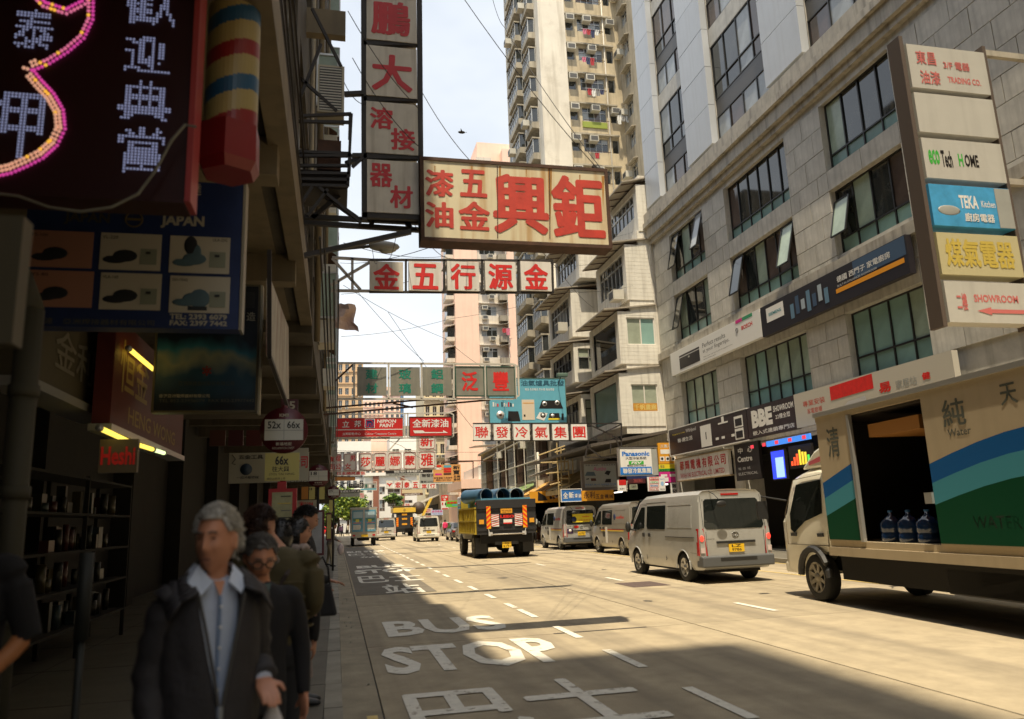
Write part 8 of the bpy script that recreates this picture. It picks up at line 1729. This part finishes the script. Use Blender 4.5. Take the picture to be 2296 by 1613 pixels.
def person(label, base, heading, height, top, legs, sk, hair_m, hair='short', arms=None, head_yaw=0, head_pitch=0, lean=0, shoe=blk_p, vox=.012, face=True, long_sleeve=True, hair_seed=1, old=False, fat=1.0, hs=(1, 1), hoff=0, stride=0, skirt=False, group=None, cat='person', leg_n=True):
    """local frame: R right of the person, F forward; heading = angle of F about z from -Y (towards the camera)"""
    s = height / 1.70; B_ = Vector(base); P = thing('person', label, cat, base, group)
    F = Vector((math.sin(heading), -math.cos(heading), 0)); R = Vector((-F.y, F.x, 0)) * -1 ; U = Vector((0, 0, 1))
    R = F.cross(U)
    def W_(r_, f_, u_): 
        # lean forward above the hips
        if u_ > .9: f_ = f_ + (u_ - .9) * math.sin(lean) ; u_ = .9 + (u_ - .9) * math.cos(lean)
        return B_ + (R * r_ + F * f_ + U * u_) * s
    b = MB(); mats = [sk, top, legs, shoe]
    b.k = 1; tr = [(.86, .165, .115), (.95, .165, .12), (1.05, .155, .115), (1.15, .165, .118), (1.25, .18, .12), (1.33, .185, .112), (1.39, .165, .095), (1.43, .11, .08), (1.455, .065, .06)]
    loft(b, [ringpts(W_(0, 0, u_), R, F, rx * s * fat, ry * s * fat, 24, 2.4) for u_, rx, ry in tr])
    b.k = 2
    if skirt: loft(b, [ringpts(W_(0, 0, u_), R, F, rx * s, ry * s, 20) for u_, rx, ry in ((.48, .2, .16), (.7, .18, .14), (.92, .165, .12))])
    else: loft(b, [ringpts(W_(0, 0, u_), R, F, rx * s * fat, ry * s * fat, 20, 2.3) for u_, rx, ry in ((.78, .15, .11), (.86, .17, .122), (.93, .163, .12))])
    for q in (-1, 1):
        st_ = stride * q; hip = W_(q * .085, 0, .84); kn = W_(q * .095, st_ * .5 + .02, .46); an = W_(q * .09, st_, .085 + (0 if st_ >= 0 else .05))
        b.k = 2 if leg_n else 0; limb(b, [hip, kn, an], [.088 * s * fat, .058 * s, .045 * s]); b.k = 3
        loft(b, [ringpts(an + F * t_ * s + U * (-.045 + h_) * s, R, U, rx * s, rz_ * s, 12, 2.4) for t_, h_, rx, rz_ in ((-.075, 0, .025, .025), (-.05, .01, .034, .04), (0, .015, .037, .048), (.07, 0, .042, .035), (.14, -.01, .038, .025), (.17, -.015, .02, .014))])
    arms = arms or {}
    for q in (-1, 1):
        sh = W_(q * .185 * fat, 0, 1.375); el, wr = arms.get(q, ((q * .25, -.02, 1.10), (q * .25, .06, .86)))
        el = W_(*el); wr = W_(*wr); b.k = 1; 
        limb(b, [W_(q * .12, 0, 1.37), sh, el] + ([wr] if long_sleeve else []), [.06 * s, .062 * s * fat, .05 * s] + ([.036 * s] if long_sleeve else []))
        b.k = 0
        if not long_sleeve: limb(b, [sh.lerp(el, .5), el, wr], [.042 * s, .038 * s, .028 * s])
        d = (wr - el).normalized(); hand(b, wr, d, (-R * q * .8 + F * .3) if abs(d.z) > .6 else -U, s, .35, q)
    b.k = 0; nk = W_(0, .0, 1.43); hc = W_(0, .025, 1.585) + Vector((hoff, 0, 0)); limb(b, [nk, W_(0, .012, 1.50) + Vector((hoff * .5, 0, 0)), hc], [.062 * s, .052 * s, .05 * s], 14)
    hy = heading + head_yaw; HF = Vector((math.sin(hy), -math.cos(hy), 0)); HR = HF.cross(U); HF2 = (HF * math.cos(head_pitch) + U * math.sin(head_pitch)).normalized(); HU = HR.cross(HF2); HR = HR * hs[0]; HU = HU * hs[1]
    headmesh(b, hc, HR, HF2, HU, s, face, old)
    body = finish(b, mats, P, 'body', vox)
    hair_cap(hc, HR, HF2, HU, s, hair_m, P, hair, hair_seed)
    if face:
        for q in (-1, 1):
            e = hc + (HR * q * .031 + HF2 * .0845 + HU * .012) * s; loft_ = MB(); loft_.sphere(e, .0085 * s, .008 * s, .003 * s, 10, 8); loft_.build('eye', mat('eye_dark', (.02, .015, .012), .2), P)
            br = MB(); br.tube([hc + (HR * q * x_ + HF2 * y_ + HU * z_) * s for x_, y_, z_ in ((.014, .0985, .029), (.03, .0965, .034), (.046, .085, .030))], .0035 * s, 6); br.build('eyebrow', hair_m if not old else mat('brow_grey', (.10, .08, .07), .8), P)
        MB().tube([hc + (HR * x_ + HF2 * y_ + HU * z_) * s for x_, y_, z_ in ((-.022, .088, -.0585), (-.01, .0955, -.0575), (0, .0975, -.058), (.01, .0955, -.0575), (.022, .088, -.0585))], .0028 * s, 6).build('lips', mat('lip_line', (.11, .03, .025), .6), P)
    return P, dict(hc=hc, R=R, F=F, U=U, W=W_, HR=HR, HF=HF2, HU=HU, s=s)
h_grey = mat('hair_grey', (.42, .40, .36), .7, var=.55, scale=45); h_dark = mat('hair_black', (.012, .010, .009), .45); h_brown = mat('hair_brown', (.05, .022, .012), .5); h_salt = mat('hair_salt', (.12, .11, .10), .6, var=.4, scale=50)
c_shirt = mat('shirt_pale_blue', (.50, .56, .68), .8, var=.05, scale=6, bump=.2, bscale=14); c_jack = mat('jacket_charcoal', (.026, .023, .025), .7, var=.3, scale=5, bump=.9, bscale=7)
c_blackc = mat('black_clothes', (.012, .011, .012), .9); c_olive = mat('olive_jacket', (.075, .058, .022), .85, var=.15, scale=6, bump=.4, bscale=10); c_trou = mat('dark_trousers', (.018, .018, .02), .85); c_khaki = mat('khaki', (.35, .30, .2), .85); c_pink = mat('hot_pink', (.75, .04, .15), .7)

# 1. old man in front
YM = 3.05; hp = at(484, 1208, YM)
hgt = 1.55; sM = hgt / 1.70; base = Vector((hp.x - .005, YM, .13)); base.z = hp.z - 1.585 * sM
base.z = .13; sM = (hp.z - .13 - .008) / 1.585; hgt = sM * 1.70
OM, q = person('elderly grey haired man in an open charcoal jacket over a pale blue shirt', base, .42, hgt, c_shirt, c_trou, sk1, h_grey, 'short', {-1: ((-.20, -.07, 1.10), (-.19, .07, 1.04)), 1: ((.205, -.04, 1.10), (.20, .06, .84))}, head_yaw=-.72, hs=(.92, 1.14), head_pitch=-.02, vox=.0055, old=True, hair_seed=4, fat=.82)
W_ = q['W']; R_, F_, U_, s_ = q['R'], q['F'], q['U'], q['s']
# jacket: open shell round the torso
def jacket(P, q, m, gap0, gap1, fat=1.06, zlo=.80, name='jacket', col=True, arms=None, th=.018):
    W_, R_, F_, U_, s_ = q['W'], q['R'], q['F'], q['U'], q['s']; rings = []; N = 44
    prof = [(zlo, .205, .165), (zlo + .03, .20, .16), (.90, .215, .172), (1.0, .213, .168), (1.1, .210, .160), (1.2, .213, .156), (1.3, .213, .146), (1.36, .198, .128), (1.41, .158, .106), (1.445, .10, .092), (1.475, .082, .088)]
    for i, (u_, rx, ry) in enumerate(prof):
        t_ = max(0, min(1, (u_ - .98) / (1.42 - .98))); g = gap0 + (gap1 - gap0) * t_ ** .9; r_ = []
        for k in range(N + 1):
            a = PI / 2 + g + (2 * PI - 2 * g) * k / N; fo = 1 + .06 * noise.noise(Vector((a * 2.2, u_ * 6, 3))) + .022 * math.sin(a * 9 + u_ * 14 + 3 * noise.noise(Vector((a, u_ * 3, 0)))) * (1 - t_ * .3)
            r_.append(W_(0, 0, u_) + R_ * (rx * fo * fat * s_ * math.cos(a)) + F_ * (ry * fo * fat * s_ * math.sin(a)))
        rings.append(r_)
    b = MB(); n = N + 1; vs = [p for r_ in rings for p in r_]; fs = []
    for i in range(len(rings) - 1):
        for k in range(N): fs.append((i * n + k, i * n + k + 1, (i + 1) * n + k + 1, (i + 1) * n + k))
    b.add(vs, fs, True); o = b.build(name, m, P); sd_ = o.modifiers.new('s', 'SOLIDIFY'); sd_.thickness = th; sd_.offset = 1
    ss = o.modifiers.new('ss', 'SUBSURF'); ss.levels = 1; ss.render_levels = 1
    ar = MB()
    for sg_, (el, wr) in arms.items():
        pts = [W_(sg_ * .13, 0, 1.37), W_(sg_ * .195 * fat, 0, 1.365), W_(*el), Vector(W_(*wr)) - (Vector(W_(*wr)) - Vector(W_(*el))) * .04]
        Q = []; 
        for i in range(3):
            for k in range(7): Q.append(pts[i].lerp(pts[i + 1], k / 7))
        Q.append(pts[-1]); rr = []
        for i in range(len(Q)):
            t_ = i / (len(Q) - 1); rr.append(s_ * ((.070 if t_ < .4 else .070 - (t_ - .4) * .022) + .006 * math.sin(i * 2.3 + sg_)))
        for _ in range(2): Q = [Q[0]] + [(Q[i - 1] + Q[i] * 2 + Q[i + 1]) / 4 for i in range(1, len(Q) - 1)] + [Q[-1]]
        sl = MB(); sl.tube(Q, 1, 18, True, rr); so2 = sl.build('sleeve', m, o)
    return o
armsM = {-1: ((-.20, -.07, 1.10), (-.19, .07, 1.04)), 1: ((.205, -.04, 1.10), (.20, .06, .84))}
jk = jacket(OM, q, c_jack, .012, .55, arms=armsM, fat=.80)
# jacket collar flaps, shirt collar, placket, zip
hc = q['hc']
for sg_ in (-1, 1):
    b = MB(); g = []
    for i in range(6):
        t_ = i / 5; base_ = W_(sg_ * (.095 + .005 * t_ - .015 * t_ * t_), .02 + .115 * t_, 1.475 - .075 * t_)
        g.append([base_, base_ + R_ * sg_ * .045 * s_ * (1 + .5 * t_) + F_ * .004 - U_ * .03 * s_, base_ + R_ * sg_ * (.09 + .03 * t_) * s_ * (1 - .1 * t_) + F_ * .0 - U_ * (.075 + .02 * t_) * s_])
    for i in range(5):
        for k in range(2): b.add([g[i][k], g[i][k + 1], g[i + 1][k + 1], g[i + 1][k]], [(0, 1, 2, 3)], True)
    o = b.build('collar', c_jack, jk); sd_ = o.modifiers.new('s', 'SOLIDIFY'); sd_.thickness = .008
    b = MB(); b.add([W_(sg_ * .062, -.02, 1.50), W_(sg_ * .066, .045, 1.492), W_(sg_ * .030, .112, 1.430), W_(sg_ * .075, .125, 1.385), W_(sg_ * .112, .08, 1.43), W_(sg_ * .10, -.0, 1.46)], [(0, 1, 5), (1, 4, 5), (1, 2, 3, 4)]); o = b.build('shirt_collar', mat('collar_pale', (.55, .61, .72), .8), OM); sd_ = o.modifiers.new('s', 'SOLIDIFY'); sd_.thickness = .006
    b = MB(); b.tube([W_(sg_ * (.008 + .085 * t_ ** 1.1), .158 - .030 * t_ ** 2, .99 + .43 * t_) for t_ in (k / 12 for k in range(12))], .006, 6); b.build('zip_edge', mat('zip_grey', (.08, .08, .08), .4, .4), jk)
MB().tube([W_(0, .106 + .004 * math.sin(k * .9), 1.38 - k * .045) for k in range(10)], .007, 6).build('shirt_placket', mat('placket_blue', (.22, .30, .46), .8), OM)
for k in range(5): MB().cyl(W_(.0, .118, 1.34 - k * .075), W_(0, .124, 1.34 - k * .075), .005, 10).build('shirt_button', wht, OM)
MB().bar(W_(.0, .170, .99), W_(.0, .172, .94), .006).build('zip_pull', alu, jk)
# v of bare neck
MB().slab([W_(-.022, .085, 1.435), W_(.022, .085, 1.435), W_(0, .108, 1.375)], F_ * .004).build('open_neck', sk1, OM)
# white bag on his left wrist
wr = W_(-.215, .10, .98); bag = thing('plastic_bag', 'white plastic bag hanging from the hand of the grey haired man', 'bag', wr + Vector((0, 0, -.26)))
b = MB(); rg = []
for i, (dz, rx, ry) in enumerate(((.0, .010, .010), (-.03, .016, .013), (-.07, .03, .02), (-.12, .048, .03), (-.17, .055, .036), (-.21, .048, .032), (-.225, .025, .018))):
    rg.append([wr + Vector((rx * math.cos(a) * (1 + .15 * math.sin(a * 5 + i)) + .03 * -dz, ry * math.sin(a) * (1 + .15 * math.cos(a * 4 + i)), dz)) for a in (2 * PI * k / 22 for k in range(22))])
loft(b, rg); b.build('bag', mat('bag_white', (.58, .55, .54), .35), bag)

# 2. man with glasses
p = at(578, 1262, 3.9); s2 = (p.z - .13) / (1.585 - .03); 
GM, q = person('balding man with dark framed glasses looking down, in black clothes', (p.x, 3.9, .13), .25, s2 * 1.70, c_blackc, c_trou, sk1, h_salt, 'balding', head_yaw=.05, head_pitch=-.35, lean=.08, vox=.0085, hair_seed=8, old=True)
hc, HR, HF, HU, s_ = q['hc'], q['HR'], q['HF'], q['HU'], q['s']
gl = MB()
for sg_ in (-1, 1):
    c0 = hc + (HR * sg_ * .034 + HF * .108 + HU * .004) * s_; gl.tube([c0 + (HR * .026 * math.cos(a * PI / 8) + HU * .021 * math.sin(a * PI / 8)) * s_ for a in range(17)], .0032, 6, False); gl.tube([c0 + HR * sg_ * .026 * s_, hc + (HR * sg_ * .080 + HF * .085 + HU * .012) * s_, hc + (HR * sg_ * .082 + HU * .01) * s_], .0028, 6)
gl.tube([hc + (HR * x_ + HF * .112 + HU * .008) * s_ for x_ in (-.009, 0, .009)], .003, 6); gl.build('glasses', mat('glasses_frame', (.02, .015, .012), .2), GM)
W_ = q['W']; b = MB(); b.add([W_(-.05, .09, 1.45), W_(.05, .09, 1.45), W_(.02, .135, 1.33), W_(-.02, .135, 1.33)], [(0, 1, 2, 3)]); b.build('shirt_front', mat('grey_green_shirt', (.10, .14, .13), .8), GM)
# 3. brown haired person in olive jacket, seen from behind
p = at(577, 1190, 4.7); s3 = (p.z - .13) / 1.56
OP, q = person('person with brown hair seen from behind in an olive padded jacket and dark trousers', (p.x + .11, 4.7, .13), PI - .35, s3 * 1.70, c_olive, c_trou, sk2, h_brown, 'short', {1: ((.27, -.04, 1.12), (.14, .16, 1.05)), -1: ((-.27, -.04, 1.12), (-.14, .16, 1.05))}, hoff=-.10, head_yaw=-.25, vox=.011, hair_seed=3, fat=1.2, face=False)
MB().tube([q['W'](.17, .0, 1.42), q['W'](.12, -.135, 1.30), q['W'](.0, -.15, 1.1), q['W'](-.14, -.15, .92)], .012, 6).build('bag_strap', mat('strap_brown', (.05, .035, .03), .7), OP)
for k in range(4):
    MB().tube([q['W'](.225 * math.cos(a * PI / 10) , .155 * math.sin(a * PI / 10) - .0, 1.0 + .085 * k) for a in range(21)], .008, 5, False).build('quilt_seam', c_olive, OP)
# 4. woman with scarf
p = at(661, 1196, 6.0); s4 = (p.z - .13) / 1.585
WP, q = person('woman with black hair and pale scarf in a black jacket, handbag on her arm', (p.x, 6.0, .13), 1.9, s4 * 1.70, c_blackc, mat('patterned_skirt', (.22, .18, .17), .85, var=.4, scale=30), sk2, h_dark, 'bob', {1: ((.22, .02, 1.1), (.14, .16, 1.12)), -1: ((-.22, .0, 1.1), (-.12, .16, 1.06))}, head_yaw=-.2, vox=.009, hair_seed=5, skirt=True, leg_n=False)
W_ = q['W']; b = MB(); sc = mat('scarf', (.30, .24, .21), .9, var=.5, scale=35)
b.tube([W_(.075 * math.cos(a * PI / 8), .07 * math.sin(a * PI / 8) + .02, 1.46 + .012 * math.sin(a)) for a in range(17)], .032, 8, False); b.tube([W_(.02, .10, 1.44), W_(.03, .15, 1.3), W_(.03, .16, 1.12), W_(.02, .15, .98)], 1, 8, True, [.04, .045, .04, .035]); b.build('scarf', sc, WP)
MB().tube([W_(-.16, 0, 1.42), W_(-.17, -.07, 1.3), W_(-.18, -.05, 1.15)], .012, 6).build('red_strap', mat('strap_red', (.3, .03, .02), .6), WP)
hb_ = thing('handbag', 'black leather handbag hanging from the arm of the woman with the scarf', 'bag', at(724, 1370, 5.9)); c0 = at(725, 1345, 5.9); b = MB(); b.hexa([c0 + Vector((-.09, -.06, -.11)), c0 + Vector((.10, -.06, -.11)), c0 + Vector((.10, .07, -.11)), c0 + Vector((-.09, .07, -.11)), c0 + Vector((-.05, -.02, .11)), c0 + Vector((.05, -.02, .11)), c0 + Vector((.05, .03, .11)), c0 + Vector((-.05, .03, .11))]); b.build('bag_body', c_blackc, hb_, .02); MB().tube([c0 + Vector((-.045, 0, .1)), c0 + Vector((-.06, 0, .24)), c0 + Vector((-.01, 0, .30)), c0 + Vector((.03, 0, .22)), c0 + Vector((.045, 0, .1))], .008, 6).build('handle', c_blackc, hb_)
# 5. person further along with hand out
p = at(682, 1166, 7.2); s5 = (p.z - .13) / 1.585
q5 = person('dark haired person in a black coat reaching a hand toward the kerb', (p.x, 7.2, .13), 1.6, s5 * 1.70, c_blackc, c_trou, sk2, h_dark, 'short', {1: ((.20, .04, 1.10), (.16, .22, 1.05)), -1: ((-.22, 0, 1.1), (-.2, .1, .9))}, head_pitch=-.3, vox=.009, hair_seed=6, face=True)
# 6. black haired person behind
p = at(630, 1205, 5.4); s6 = (p.z - .13) / 1.585
person('black haired person in dark clothes half hidden behind the olive jacket', (p.x, 5.3, .13), PI, s6 * 1.70, c_blackc, c_trou, sk2, h_dark, 'bob', vox=.014, hair_seed=7, face=False)
# 7. bare arm at the left edge
p = at(20, 1330, 3.5)
AP, q = person('person in a black T-shirt at the left edge with one bare arm in view', (p.x - .17, 3.5, .13), -.15, 1.70, c_blackc, mat('grey_shorts', (.06, .058, .04), .8), mat('skin_warm', (.48, .19, .07), .5), h_dark, 'short', {-1: ((-.255, -.03, 1.10), (-.12, .14, .93)), 1: ((.25, 0, 1.1), (.2, .1, .9))}, vox=.009, long_sleeve=False, hair_seed=9)
# 8. far pavement figures
p = at(745, 1225, 29.5); h8 = (at(745, 1172, 29.5).z - .13)
FM, q = person('man in light trousers leaning forward at the kerb with a white bag', (p.x - .1, 29.5, .13), 1.5, h8, mat('shirt_brownish', (.12, .10, .09), .9), c_khaki, sk2, h_dark, 'short', {1: ((.2, .1, 1.1), (.2, .34, .98)), -1: ((-.2, .1, 1.1), (-.15, .3, 1.0))}, lean=.25, vox=.02, face=False, hair_seed=2, stride=.1)
s = thing('plastic_bag', 'white bag carried by the man in light trousers', 'bag', at(765, 1235, 29)); c0 = at(764, 1232, 29.2); b = MB(); b.sphere(c0, .12, .08, .2, 10, 8); b.build('bag', mat('bag_pinkwhite', (.6, .5, .5), .5), s)
for (x, y, Y, top_, leg_, h_, lab, hd) in ((998, 1190, 82, c_pink, c_trou, 1.7, 'person in a hot pink jacket beside the far silver car', PI), (780, 1187, 118, mat('cream_top', (.55, .5, .4), .8), c_trou, 1.65, 'tiny figure in cream walking at the far left junction', 1.4), (768, 1188, 112, CL[1], c_trou, 1.7, 'tiny dark figure waiting at the far left junction', 1.4), (764, 1190, 104, mat('lilac_top', (.35, .2, .3), .8), c_trou, 1.6, 'tiny figure in lilac at the far end of the left pavement', 0)):
    g = gr(x, y + 8, 0.0) if False else at(x, 1180, Y); person(lab, (g.x, Y, 0), hd, h_, top_, leg_, sk2, h_dark, 'short', vox=.035, face=False, stride=.15)
p = at(1198, 1195, 45); person('person in a pale grey shirt and white cap standing by the kerbside bicycles', (p.x, 45, .13), -.6, 1.68, mat('grey_shirt', (.33, .33, .30), .8), c_trou, sk2, mat('cap_white', (.6, .6, .58), .6), 'short', {1: ((.22, .08, 1.1), (.08, .28, 1.15)), -1: ((-.22, .05, 1.1), (-.08, .25, 1.1))}, vox=.022, face=False)
